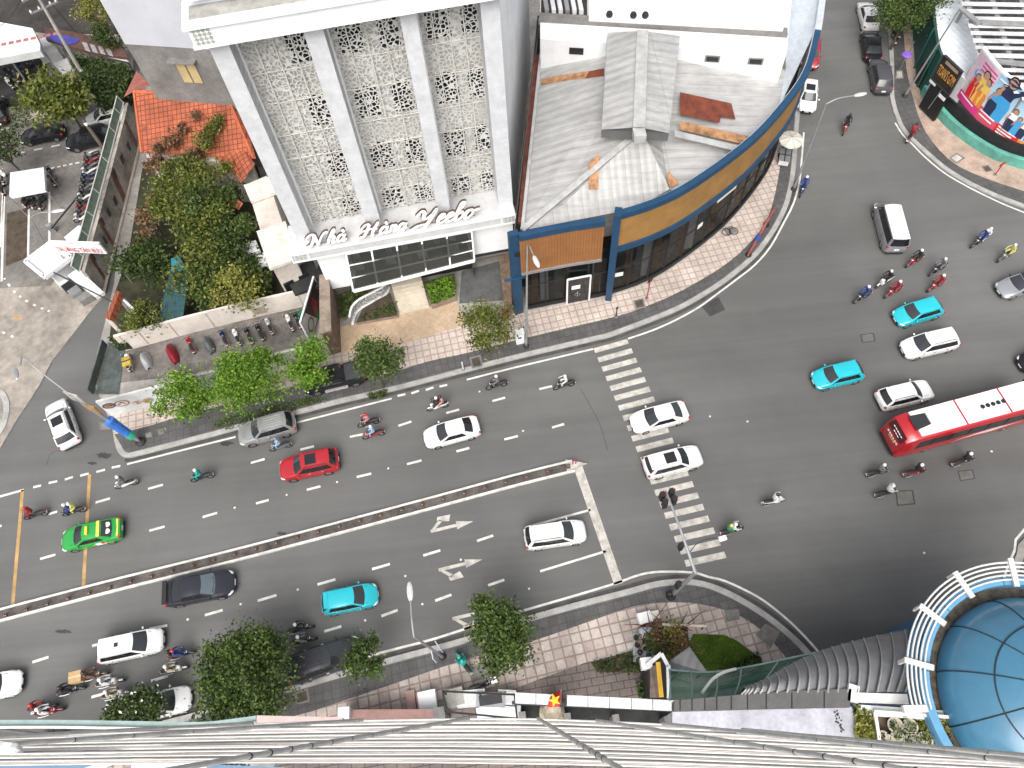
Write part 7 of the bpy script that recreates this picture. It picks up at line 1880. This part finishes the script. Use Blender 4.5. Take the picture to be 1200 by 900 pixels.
# ================================================================== MOTORBIKES AND RIDERS
BCOL = {'red': (.26, .015, .02), 'white': (.68, .68, .66), 'black': (.02, .02, .022), 'blue': (.02, .05, .28), 'grey': (.12, .12, .13), 'teal': (.01, .30, .26), 'navy': (.015, .025, .08), 'silver': (.4, .4, .4), 'brown': (.14, .07, .04)}
SEAT = M('seat_vinyl', (.018, .017, .017), .6, var=.2)
def bike_proto(col):
    """parts of one scooter as (name, mesh, [sub parts])"""
    pc = M('bike_paint_'+col, BCOL[col], .3, var=.1, coat=.4); out = []
    def fin(b, nm, sm=40):
        o = b.build(nm, None, sm, world=False); me = o.data; D.objects.remove(o); return (nm, me)
    ov = lambda x, w, z, h, k=10: [Vector((x, w*math.cos(2*PI*i/k), z+h*math.sin(2*PI*i/k))) for i in range(k)]
    b = MB()
    b.loft([ov(-.92, .06, .74, .05), ov(-.80, .13, .72, .11), ov(-.5, .17, .66, .17), ov(-.2, .16, .58, .17), ov(0, .12, .42, .12), ov(.22, .14, .36, .07), ov(.34, .15, .40, .1)], pc)
    b.loft([[Vector((x, s*w, z)) for s in (-1, -.5, .5, 1)]+[Vector((x+.09, s*w*.8, z)) for s in (.8, 0, -.8)] for x, w, z in ((.34, .15, .36), (.42, .21, .58), (.42, .19, .80), (.36, .12, .96))], pc)
    b.ball((.40, 0, .98), (.15, .17, .09), pc, 10, 6); b.loft([ov(.50, .05, .58, .04, 8), ov(.66, .07, .60, .03, 8), ov(.84, .05, .50, .03, 8)], pc)
    out.append(fin(b, 'body'))
    b = MB(); b.loft([ov(-.86, .10, .83, .03), ov(-.6, .15, .84, .06), ov(-.25, .14, .78, .06), ov(-.05, .08, .74, .04)], SEAT); out.append(fin(b, 'seat'))
    for x in (.66, -.62):
        b = MB(); b.lathe([(.17, -.045), (.26, -.05), (.285, 0), (.26, .05), (.17, .045)], (x, 0, .285), RUBBER, 16, 'Y'); b.lathe([(.18, -.02), (.05, -.05), (.05, .05), (.18, .02)], (x, 0, .285), RIM, 10, 'Y'); out.append(fin(b, 'wheel'))
    b = MB(); b.tube([(.33, .36, 1.02), (.40, .22, 1.04), (.42, 0, 1.0), (.40, -.22, 1.04), (.33, -.36, 1.02)], .022, TRIM, 6); b.tube([(.44, 0, .95), (.58, 0, .6), (.66, .07, .285)], .03, METAL, 6); out.append(fin(b, 'handlebar'))
    for s in (1, -1):
        b = MB(); b.tube([(.38, s*.2, 1.04), (.36, s*.3, 1.22)], .012, TRIM, 5); b.ball((.36, s*.32, 1.25), (.02, .07, .05), CHROME, 8, 5); out.append(fin(b, 'mirror'))
    b = MB(); b.ball((.52, 0, .96), (.05, .11, .07), LAMP, 8, 5); out.append(fin(b, 'headlight'))
    b = MB(); b.ball((-.92, 0, .74), (.04, .09, .05), TAIL, 8, 5); out.append(fin(b, 'tail_light'))
    b = MB(); b.tube([(-.2, -.17, .3), (-.5, -.2, .32), (-.85, -.2, .42)], [.03, .05, .055], METAL, 8); b.box((-.95, 0, .55), (.02, .2, .14), PLATE); out.append(fin(b, 'exhaust'))
    return out
PROT = {}
def bike(label, col, loc, rz, group, lean=0.0, z=0.0, name='motorbike'):
    if col not in PROT: PROT[col] = bike_proto(col)
    t = thing(name, label, 'motorbike', (loc[0], loc[1], z), rz, group)
    t.rotation_euler = (lean, 0, rz)
    for nm, me in PROT[col]:
        o = link(D.objects.new(nm, me)); o.parent = t; OFF[o] = Vector(loc)
    return t
# rider figure: skeleton grown with the Skin modifier, once per pose
def grow(joints, edges, root, mats):
    me = D.meshes.new('figure'); names = list(joints)
    me.from_pydata([joints[n][0] for n in names], [(names.index(a), names.index(c)) for a, c in edges], [])
    o = D.objects.new('figure', me); link(o)
    sk = o.modifiers.new('s', 'SKIN'); sk.use_smooth_shade = True
    for i, n in enumerate(names):
        r = joints[n][1]; d = me.skin_vertices[0].data[i]
        d.radius = (r, r) if not isinstance(r, tuple) else r; d.use_root = (n == root)
    sb = o.modifiers.new('u', 'SUBSURF'); sb.levels = 1; sb.render_levels = 1
    bpy.context.view_layer.update()
    m2 = D.meshes.new_from_object(o.evaluated_get(bpy.context.evaluated_depsgraph_get()))
    D.objects.remove(o); D.meshes.remove(me)
    return m2
def rider_pose(pillion=False):
    # seated on the scooter: hips on the seat, hands on the grips, feet on the footboard
    x0 = -.18 if not pillion else -.52
    J = {'hip': ((x0, 0, .93), .15), 'waist': ((x0+.02, 0, 1.10), .135), 'chest': ((x0+.07, 0, 1.30), .155), 'neck': ((x0+.10, 0, 1.46), .065), 'head': ((x0+.13, 0, 1.56), .095), 'crown': ((x0+.13, 0, 1.66), .085)}
    Ed = [('hip', 'waist'), ('waist', 'chest'), ('chest', 'neck'), ('neck', 'head'), ('head', 'crown')]
    for s, n in ((1, 'l'), (-1, 'r')):
        J['sh'+n] = ((x0+.08, s*.19, 1.36), .065)
        if pillion: J['el'+n] = ((x0+.12, s*.25, 1.12), .05); J['wr'+n] = ((x0+.30, s*.16, 1.02), .035); J['pa'+n] = ((x0+.36, s*.12, 1.02), .03)
        else: J['el'+n] = ((x0+.22, s*.31, 1.16), .05); J['wr'+n] = ((.30, s*.30, 1.06), .035); J['pa'+n] = ((.345, s*.30, 1.055), .034)
        J['th'+n] = ((x0+.02, s*.10, .90), .10)
        J['kn'+n] = ((x0+.42, s*.20, .80 if not pillion else .72), .072); J['an'+n] = ((x0+.36, s*.18, .47 if not pillion else .38), .05); J['to'+n] = ((x0+.54, s*.19, .42 if not pillion else .33), .045)
        Ed += [('chest', 'sh'+n), ('sh'+n, 'el'+n), ('el'+n, 'wr'+n), ('wr'+n, 'pa'+n), ('hip', 'th'+n), ('th'+n, 'kn'+n), ('kn'+n, 'an'+n), ('an'+n, 'to'+n)]
    me = grow(J, Ed, 'hip', None)
    bm = bmesh.new(); bm.from_mesh(me)
    # five short fingers curled round the grip, and a face
    fb_ = MB(); dm_ = M('skin', (0, 0, 0))
    for s in (1, -1):
        px = J['pal' if s > 0 else 'par'][0]
        for k in range(4):
            y = px[1]+s*(-.030+.02*k); fb_.tube([(px[0]+.005, y, px[2]+.02), (px[0]+.04, y, px[2]+.01), (px[0]+.048, y, px[2]-.018-.003*k), (px[0]+.025, y, px[2]-.03)], [.010, .0095, .009, .007], dm_, 6)
        fb_.tube([(px[0]-.02, px[1]-s*.03, px[2]), (px[0]+.0, px[1]-s*.05, px[2]-.02), (px[0]+.025, px[1]-s*.045, px[2]-.03)], [.011, .010, .008], dm_, 6)
    hx = J['head'][0]; fb_.tube([(hx[0]+.085, 0, hx[2]+.01), (hx[0]+.112, 0, hx[2]-.02), (hx[0]+.085, 0, hx[2]-.03)], [.01, .016, .012], dm_, 6)
    for s in (1, -1): fb_.ball((hx[0]+.088, s*.035, hx[2]+.02), (.012, .016, .010), dm_, 8, 4); fb_.ball((hx[0]-.01, s*.09, hx[2]), (.03, .014, .035), dm_, 8, 4)
    fb_.ball((hx[0]+.085, 0, hx[2]-.055), (.012, .03, .008), dm_, 8, 4)
    b0 = len(bm.verts); vs_ = [bm.verts.new(v) for v in fb_.v]
    for f in fb_.f:
        try: bm.faces.new([vs_[i] for i in f])
        except ValueError: pass
    bm.to_mesh(me); bm.free()
    mi = []
    for p in me.polygons:
        c = p.center; first = p.vertices[0] < b0
        if not first: mi.append(2)
        elif c.z > 1.44 and abs(c.y) < .12: mi.append(2)
        elif c.z < (.50 if not pillion else .41): mi.append(3)
        elif (c.x > x0+.26 and c.z > .98): mi.append(2)
        elif c.z > .98: mi.append(0)
        else: mi.append(1)
    me.polygons.foreach_set('material_index', mi); me.polygons.foreach_set('use_smooth', [True]*len(mi))
    return me, Vector(J['crown'][0])
POSE = {False: rider_pose(False), True: rider_pose(True)}
SH = {'red': (.30, .03, .035), 'blue': (.03, .06, .22), 'white': (.68, .68, .66), 'teal': (.01, .36, .30), 'light blue': (.28, .42, .58), 'pink': (.55, .25, .24), 'black': (.018, .018, .02), 'grey': (.16, .16, .17), 'yellow': (.55, .52, .16), 'green': (.05, .22, .10), 'navy': (.015, .025, .09), 'cream': (.56, .48, .36), 'brown': (.16, .09, .06)}
SHOE = M('shoe_dark', (.03, .027, .025), .7); TRO = {'dark': M('trousers_dark', (.025, .027, .035), .8, var=.2), 'blue': M('trousers_denim', (.05, .075, .13), .85, var=.2), 'tan': M('trousers_tan', (.25, .2, .14), .85, var=.2)}
HELM = {'white': (.72, .72, .70), 'black': (.02, .02, .02), 'red': (.42, .02, .02), 'blue': (.03, .06, .3), 'yellow': (.6, .5, .1), 'grey': (.2, .2, .21), 'pink': (.6, .3, .32), 'teal': (.02, .36, .32)}
FIG = {}; HM = {}
def rider(label, shirt, helmet, loc, rz, pillion, trou, group=None):
    k = (shirt, pillion, trou)
    if k not in FIG:
        m = POSE[pillion][0].copy(); m.materials.clear()
        for q in (M('shirt_'+shirt.replace(' ', '_'), SH[shirt], .8, var=.15), TRO[trou], SKIN, SHOE): m.materials.append(q)
        FIG[k] = m
    t = D.objects.new('person', FIG[k]); link(t); t.location = (loc[0], loc[1], loc[2] if len(loc) > 2 else 0); t.rotation_euler = (0, 0, rz)
    tag(t, label, 'person', group)
    hk = (helmet, pillion)
    if hk not in HM:
        b = MB(); c = POSE[pillion][1]; hm = M('helmet_'+helmet, HELM[helmet], .25, var=.05, coat=.4)
        b.lathe([(.0, .10), (.06, .09), (.11, .055), (.135, -.01), (.14, -.08), (.125, -.08)], c+Vector((0, 0, -.01)), hm, 14); b.ball(c+Vector((.11, 0, -.05)), (.06, .10, .02), TRIM, 8, 4)
        o = b.build('helmet', None, 50, world=False); HM[hk] = o.data; D.objects.remove(o)
    o = link(D.objects.new('helmet', HM[hk])); o.parent = t
    return t
W_ = (-1, .245); E_ = (1, -.245); NEW = (-1, .55); 
RIDERS = [
 # u, v, direction, bike, shirt, helmet, trousers, where, pillion(shirt, helmet)
 (42, 604, W_, 'black', 'red', 'red', 'dark', 'touching the left orange road line', None),
 (87, 600, W_, 'black', 'blue', 'white', 'dark', 'between the two orange road lines', ('yellow', 'white')),
 (148, 568, W_, 'white', 'grey', 'white', 'dark', 'right of the second orange line top', None),
 (237, 560, W_, 'black', 'teal', 'white', 'dark', 'alone between the banner mast and the red SUV', None),
 (329, 524, W_, 'grey', 'light blue', 'grey', 'blue', 'squeezed between silver SUV and red SUV', None),
 (432, 496, W_, 'black', 'pink', 'red', 'dark', 'abreast on the kerb side near the olive tree', None),
 (438, 510, W_, 'red', 'light blue', 'white', 'blue', 'on the lane side near the olive tree', None),
 (513, 477, W_, 'white', 'black', 'white', 'dark', 'just above the lone white sedan', ('pink', 'black')),
 (582, 452, W_, 'black', 'grey', 'white', 'dark', 'near the dashes below the forecourt tree pit', None),
 (661, 452, W_, 'black', 'white', 'white', 'dark', 'just left of the zebra crossing top', None),
 (214, 767, E_, 'navy', 'blue', 'red', 'dark', 'leading the pack right of the white crossover', ('brown', 'black')),
 (206, 785, E_, 'white', 'cream', 'white', 'tan', 'second in the pack under the blue rider', None),
 (112, 792, E_, 'brown', 'brown', 'black', 'dark', 'with cardboard box below the white crossover', None),
 (131, 800, E_, 'white', 'white', 'white', 'dark', 'mid pack beside the box carrier', None),
 (85, 809, E_, 'black', 'black', 'black', 'dark', 'trailing behind the box carrier near a lane dash', None),
 (138, 814, E_, 'white', 'cream', 'white', 'tan', 'at the tip of the blossom flecked tree', None),
 (52, 829, E_, 'black', 'red', 'red', 'dark', 'last in the pack above the teal eaves', None),
 (60, 834, E_, 'red', 'white', 'white', 'dark', 'just below the last rider at the teal eaves', None),
 (354, 737, E_, 'black', 'black', 'white', 'dark', 'upper of two beside the black van', None),
 (357, 751, E_, 'black', 'grey', 'white', 'dark', 'lower of two beside the black van', None),
 (312, 750, E_, 'grey', 'cream', 'pink', 'dark', 'half under the big dark tree', None),
 (1010, 349, NEW, 'black', 'blue', 'white', 'dark', 'first of the group above the turquoise hatchbacks', None),
 (1036, 331, NEW, 'white', 'black', 'white', 'dark', 'upper of the second junction pair', None),
 (1046, 343, NEW, 'red', 'red', 'white', 'dark', 'lower of the second junction pair', None),
 (1071, 307, NEW, 'red', 'black', 'white', 'dark', 'directly below the turning minivan', None),
 (1098, 317, NEW, 'black', 'grey', 'white', 'dark', 'right of the rider below the minivan', None),
 (1096, 336, NEW, 'red', 'red', 'white', 'dark', 'just above the upper turquoise hatchback', None),
 (1147, 284, NEW, 'black', 'blue', 'white', 'dark', 'far right above the saloon', ('white', 'white')),
 (1178, 301, NEW, 'grey', 'yellow', 'white', 'dark', 'furthest right just above the silver grey saloon', None),
 (990, 150, (-.25, 1), 'red', 'black', 'black', 'dark', 'alone at the mouth of the side street', None),
 (1067, 160, (.55, -.8), 'red', 'red', 'black', 'dark', 'hugging the kerb below the gym sign', None),
 (940, 222, (-.3, 1), 'navy', 'blue', 'white', 'dark', 'along the shop kerb under the parasol', None),
 (1028, 554, E_, 'black', 'grey', 'white', 'dark', 'left of the trio below the coach', None),
 (1071, 554, E_, 'red', 'black', 'white', 'dark', 'right of the trio below the coach', None),
 (1038, 578, E_, 'black', 'white', 'white', 'dark', 'lowest of the trio next to the square cover', None),
 (1127, 541, (1, -.35), 'black', 'black', 'white', 'dark', 'alone under the middle of the coach', None),
 (906, 588, (1, -.2), 'white', 'white', 'black', 'dark', 'alone on the empty asphalt right of the zebra', None),
 (858, 622, (1, -.28), 'black', 'white', 'white', 'dark', 'beside the lower end of the zebra crossing', ('green', 'yellow')),
]
for (u, v, dr, bc, sh1, he, tr, where, pil) in RIDERS:
    a = G(u, v, .35); c = G(u+dr[0]*10, v+dr[1]*10, .35); d = c-a; rz = math.atan2(d.y, d.x)
    m_ = a
    bike(f'{bc} motorbike {where}', bc, m_, rz, 'motorbikes ridden in traffic')
    rider(f'rider in {sh1} top and {he} helmet {where}', sh1, he, m_, rz, False, tr, 'motorbike riders in traffic')
    if pil: rider(f'{pil[0]} topped passenger {where}', pil[0], pil[1], m_, rz, True, 'dark', 'motorbike riders in traffic')
    if 'cardboard' in where:
        b = MB(); q = Matrix.Rotation(rz, 3, 'Z'); p = m_+q @ Vector((-.85, 0, 0)); b.box((p.x, p.y, 1.2), (.85, .75, .55), M('cardboard', (.50, .34, .17), .85, var=.2), rz)
        ct_ = b.build('cardboard_box'); tag(ct_, 'tan cardboard box strapped behind the rider in brown', 'box')
        b = MB(); b.box((p.x, p.y, 1.477), (.86, .1, .012), M('packing_tape', (.62, .5, .3), .4), rz); ct_2 = b.build('packing_tape', ct_)
# delivery scooter and rider on the south pavement
a = G(543, 777, .5); d = G(535, 766, .5)-a; rz = math.atan2(d.y, d.x)
bike('teal delivery scooter stopped on the dark paving', 'teal', a, rz, None, z=ZK)
rider('delivery rider in teal jacket and teal helmet on the dark south paving', 'teal', 'teal', (a.x, a.y, ZK), rz, False, 'dark')
a = G(565, 803, .5); bike('black motorbike parked by the dark railing with a white tail box', 'black', a, R(12), None, z=ZK)
b = MB(); b.box((a.x+.85, a.y+.2, 1.0), (.4, .4, .35), PWH, R(12)); tb_ = b.build('tail_box'); tag(tb_, 'white tail box on the motorbike by the dark railing', 'box')
b = MB(); b.box((a.x+.85, a.y+.2, 1.19), (.41, .06, .012), TRIM, R(12)); b.build('box_strap', tb_)
# yard row
ROW = [(223, 405, 'red', 'scarlet motorbike between the crimson cover and the grey covered scooter'), (262, 397, 'navy', 'navy motorbike right of the grey covered scooter in the yard'), (277, 396, 'white', 'white motorbike fourth along the garden wall row'), (291, 394, 'black', 'black motorbike in the middle of the garden wall row'),
       (304, 390, 'black', 'black motorbike left of the silver one along the garden wall'), (315, 383, 'silver', 'silver motorbike with pink seat side in the garden wall row'), (339, 379, 'white', 'white motorbike of the close pair near the green bin'), (348, 376, 'black', 'black motorbike of the close pair near the green bin')]
for u, v, c_, lab in ROW:
    a = G(u, v, .5); d = G(u-5, v-12, .5)-a; bike(lab, c_, a, math.atan2(d.y, d.x), 'motorbikes parked in the yard', R(6), ZK)
def cover(label, u, v, m, rz, L=1.9, hgt=1.15):
    a = G(u, v, .5); t = thing('covered_motorbike', label, 'motorbike', (a.x, a.y, ZK), rz)
    rows = []
    for i in range(11):
        x = -L/2+L*i/10; f = math.sin(PI*min(1, max(0, (i+.6)/11)))**.5
        h = hgt*(.55+.45*math.sin(i/10*PI*.9+.5))*f; w = .33*f+.05
        rows.append([Vector((x, -w*1.15, .05)), Vector((x, -w*.9, h*.45)), Vector((x, -w*.45, h*.88)), Vector((x, 0, h)), Vector((x, w*.45, h*.86)), Vector((x, w*.9, h*.45)), Vector((x, w*1.15, .05))])
    b = MB(); b.grid(rows, m); b.build('cover', t, 60, world=False)
    for x in (.62, -.62):
        b = MB(); b.lathe([(.17, -.045), (.27, -.05), (.285, 0), (.27, .05), (.17, .045)], (x, 0, .285), RUBBER, 14, 'Y'); b.build('wheel', t, world=False)
cd_ = G(201-5, 413-12, .5)-G(201, 413, .5); ang = math.atan2(cd_.y, cd_.x)
cover('motorbike under a crimson cover in the yard', 201, 413, M('crimson_cover', (.28, .01, .025), .6, var=.3), ang, 2.3, 1.3)
cover('motorbike under a pale grey cover at the yard end', 170, 421, M('pale_cover', (.42, .43, .45), .6, var=.3), ang)
cover('scooter under a dark grey cover beside the scarlet motorbike', 244, 403, M('grey_cover', (.12, .13, .14), .7, var=.3), ang)
a = G(152, 425, .5); bike('white cart like motorbike with yellow load at the yard end', 'white', a, R(100), None, 0, ZK)
b = MB(); b.box((a.x, a.y-.2, 1.0), (.7, .9, .3), M('yellow_load', (.5, .36, .06), .7, var=.4), .3); o = b.build('yellow_crate'); tag(o, 'yellow crate loaded on the white motorbike at the yard end', 'crate')
b = MB(); b.box((a.x, a.y-.2, 1.16), (.72, .1, .02), TRIM, .3); b.build('strap', o)
# forecourt motorbikes
FC = ['black', 'red', 'grey', 'white', 'navy', 'black', 'grey', 'black', 'white']
for k in range(13):
    u = 108-k*.9; v = 184+k*6.0; a = G(u, v, .5); d = G(u-10, v+2.5, .5)-a
    bike('motorbike parked in the tight row along the green mesh fence', FC[k % 9], a, math.atan2(d.y, d.x), 'motorbikes in the forecourt row', R(5), ZK)
for k, (u, v) in enumerate([(36, 236), (43, 237), (50, 238), (30, 234), (5, 210), (3, 222), (60, 205), (61, 213)]):
    a = G(u, v, .4); bike('dark motorbike parked around the white square tent', ['black', 'grey', 'black', 'navy', 'white', 'black', 'black', 'grey'][k], a, R(75+7*k), 'motorbikes around the tent', R(5), ZK)
for k, (u, v) in enumerate([(8, 88), (20, 92), (30, 96), (12, 100), (42, 84), (26, 80)]):
    a = G(u, v, .4); bike('dark motorbike stored in the shade of the white pavilion', ['black', 'grey', 'black', 'white', 'black', 'navy'][k], a, R(110+5*k), 'motorbikes under the pavilion', R(5), ZK)
for k, (u, v) in enumerate([(1049, 30), (1053, 38), (1047, 45), (1056, 24)]):
    a = G(u, v, .5); bike('dark motorbike parked on the pavement under the overhanging tree', ['black', 'grey', 'black', 'black'][k], a, R(60+9*k), 'motorbikes under the street tree', R(5), ZK)
a = G(61, 862, .5); bike('red motorbike glimpsed under the teal eaves', 'red', a, R(4), None)

# ================================================================== TRAFFIC LIGHT MAST AND SMALL STREET FURNITURE
tm = thing('traffic_light_mast', 'grey signal mast reaching over the zebra crossing with black signal heads', 'traffic light', G(786, 699, ZK))
mb_ = G(786, 699, ZK); mt = G(815, 671, 6.3); me_ = G(780, 574, 6.9)
b = MB(); b.tube([mb_, lerp(mb_, mt, .15), mt], [.17, .15, .12], METAL, 10); b.lathe([(.35, 0), (.35, .1), (.2, .5)], mb_, DMETAL, 12); b.build('pole', tm)
b = MB(); b.tube([mt, lerp(mt, me_, .5)+Z*.15, me_], [.12, .09, .06], METAL, 8); b.build('mast_arm', tm)
def signal(p, q, n=3, s=1.0):
    b = MB(); b.box(p, (.42*s, .3*s, 1.15*s), BLACK, mat=q); h = b.build('signal_head', tm)
    b = MB()
    for k in range(3): b.lathe([(0, 0), (.13*s, 0), (.15*s, .16*s), (.12*s, .16*s)], p+q @ Vector((0, .16*s, .34*s-.34*s*k)), [M('lens_red', (.3, .01, .01), .3), M('lens_amber', (.35, .2, .01), .3), M('lens_green', (.01, .25, .1), .3)][k], 10, 'Y')
    b.build('signal_lens', h)
ad = (me_-mt); ad.z = 0; ad.normalize(); q = Matrix((Vector((-ad.y, ad.x, 0)), -ad, Z)).transposed(); q = Matrix.Rotation(R(90), 3, 'Z') @ q
for f, s in ((.95, 1.0), (.86, 1.0)):
    for sg in (-.32, .32): signal(lerp(mt, me_, f)+Vector((sg, sg*.25, -.2)), q, 3, .9)
signal(lerp(mt, me_, .33)+Z*-.4+Vector((-.25, 0, 0)), q, 3, .8)
signal(lerp(mb_, mt, .45)+Vector((-.2, .1, 0)), q, 3, .9)
b = MB(); b.ball(lerp(mb_, mt, .1)+Vector((-.25, 0, .1)), (.3, .3, .35), BLACK, 10, 6); b.build('push_button_box', tm)
b = MB(); p = lerp(mt, me_, .22); b.tube(smooth_line([p, p+Vector((.7, .6, .3)), p+Vector((1.6, .75, .4)), p+Vector((2.2, .7, .3))], 4), .03, DMETAL, 6); b.box(p+Vector((2.3, .7, .25)), (.5, .3, .22), PWH, R(10)); b.build('camera_arm', tm)
def post(label, u, v, h, m, sign=None, name='sign_post', lean=(0, 0)):
    p = G(u, v, ZK); t = thing(name, label, 'sign', p); e = p+Vector((lean[0], lean[1], h))
    b = MB(); b.tube([p, e], .05, m, 8); b.lathe([(.16, 0), (.16, .06), (.06, .1)], p, GREYW, 10); b.build('post', t)
    if sign:
        b = MB(); b.box(e-Z*.2, (sign[0], .06, sign[1]), sign[2], sign[3]); b.build('sign_plate', t)
post('red and white post with a small dark sign on the pink paving by the shop', 758, 350, 3.0, RED, (.5, .6, BLACK, .6))
post('short dark bollard post at the edge of the pink paving', 722, 371, 1.5, DMETAL, (.2, .2, BLACK, .4))
t = thing('road_barrier', 'long faded red barrier pole with a blue collar leaning along the shop kerb', 'barrier', G(875, 301, ZK))
ba, bc_ = G(876, 300, .3), G(908, 243, 1.1)
b = MB(); b.tube([ba, lerp(ba, bc_, .5), bc_], [.09, .13, .1], M('faded_red', (.33, .08, .07), .7, var=.4), 8); b.build('pole', t)
b = MB(); b.tube([lerp(ba, bc_, .3), lerp(ba, bc_, .42)], .17, M('sign_blue', (.03, .07, .35), .5), 8); b.build('collar', t)
for f in (.05, .75):
    c = lerp(ba, bc_, f); b = MB(); b.lathe([(0, 0), (.3, 0), (.26, .12), (.06, .18), (.05, max(.25, c.z-ZK))], Vector((c.x, c.y, ZK)), BLACK, 10); b.build('foot', t)
post('red barrier post by the east kerb tree pit', 1166, 205, 1.6, RED, (.7, .3, RED, .4))
post('slim white post at the end of the dark paving near the forecourt tree', 543, 433, 1.2, PWH)
post('round purple topped post beside the green hoarding', 1061, 70, 2.2, METAL, (.1, .1, METAL, 0))
p = G(1063, 64, 2.6); b = MB(); b.lathe([(0, .12), (.35, .1), (.5, 0), (.48, -.02), (0, .05)], p, M('purple_cloth', (.22, .10, .55), .7, var=.2), 14); o = b.build('purple_hat'); tag(o, 'round purple sunshade cap beside the green hoarding', 'sunshade')
b = MB(); b.tube([(p.x, p.y, ZK), p], .03, METAL, 6); b.build('stick', o)
eb = thing('electrical_cabinet', 'white electrical cabinet beside the lamp post at the blue shop corner', 'cabinet', G(609, 397, ZK)); p = G(609, 397, .6)
b = MB(); b.box((p.x, p.y, ZK+.75), (.7, .5, 1.5), PWH, R(8)); b.build('cabinet_body', eb)
b = MB(); b.box((p.x, p.y, ZK+1.53), (.8, .6, .08), WHITE2, R(8)); b.build('cabinet_lid', eb)
b = MB(); b.box((p.x, p.y-.26, ZK+1.0), (.3, .03, .2), BLACK, R(8)); b.build('cabinet_label', eb)
bk = thing('bicycle_rack', 'round steel frame lying on the pink paving by the curved shop', 'rack', G(855, 272, ZK)); p = G(855, 272, ZK+.12)
for s in (-.3, .35):
    b = MB(); b.tube([p+Vector((s+.38*math.cos(2*PI*k/16), .38*math.sin(2*PI*k/16), .1)) for k in range(17)], .03, BLACK, 6); b.build('hoop', bk)
# shop corner recess: dark timber gate beside the garage
gd = thing('garage_gate', 'dark roller gate half lowered over the sunken garage ramp', 'gate', G(560, 305, ZK)); 
b = MB(); a, c = FP(13.4, -.2, 2.3), FP(UL, -.2, 2.3); b.face([a, c, c+Z*1.1, a+Z*1.1], m_corr('roller_gate', (.05, .05, .052), 0, .2, .3)); b.build('roller_curtain', gd)
b = MB(); b.bar(a, c, .12, .12, METAL); b.build('bottom_rail', gd)
wl_ = thing('side_wall', 'rusty brown stone wall between the garage ramp and the blue shop pier', 'wall', G(592, 340, ZK)); 
b = MB(); b.prism(Gs([(585, 305), (598, 302), (601, 368), (592, 370)], ZK), ZK, 1.7, MATS['brown_stone']); b.build('wall_body', wl_)
b = MB(); b.box(G(592, 369, .6), (.6, .5, 1.2), M('dark_red_post', (.2, .03, .03), .6, var=.3)); b.build('gate_post', wl_)
# ================================================================== CAMERA AND LIGHT
sc = bpy.context.scene
cam = D.cameras.new('camera'); co = D.objects.new('camera', cam); link(co)
cam.sensor_width = 36; cam.lens = 36*F/1200; cam.clip_end = 2000; cam.clip_start = .1
rot = Matrix((RM @ Vector((1, 0, 0)), -(RM @ Vector((0, 1, 0))), -(RM @ Vector((0, 0, 1))))).transposed()
co.matrix_world = Matrix.Translation((0, 0, H)) @ rot.to_4x4()
sc.camera = co
EL, AZ = R(54), R(192)      # sun azimuth measured from +Y clockwise
w = D.worlds.new('World'); sc.world = w; w.use_nodes = True
nt = w.node_tree; bg = nt.nodes['Background']
sky = nt.nodes.new('ShaderNodeTexSky'); sky.sky_type = 'NISHITA'; sky.sun_disc = False
sky.sun_elevation = EL; sky.sun_rotation = AZ; sky.air_density = 1.0; sky.dust_density = 6.0
hs = nt.nodes.new('ShaderNodeHueSaturation'); hs.inputs['Saturation'].default_value = .28   # cloud cover greys the sky
nt.links.new(sky.outputs[0], hs.inputs['Color']); nt.links.new(hs.outputs[0], bg.inputs[0])
bg.inputs[1].default_value = .142
sun = D.lights.new('sun', 'SUN'); so = D.objects.new('sun', sun); link(so)
sun.energy = 1.25; sun.angle = R(48); sun.color = (1, .97, .93)
sd = Vector((math.sin(AZ)*math.cos(EL), math.cos(AZ)*math.cos(EL), math.sin(EL)))
so.rotation_euler = sd.to_track_quat('Z', 'Y').to_euler()
so.location = (0, 0, 120)
vs = sc.view_settings
vs.view_transform = 'Standard'; vs.look = 'None'; vs.gamma = 1; vs.use_curve_mapping = False
vs.exposure = .66
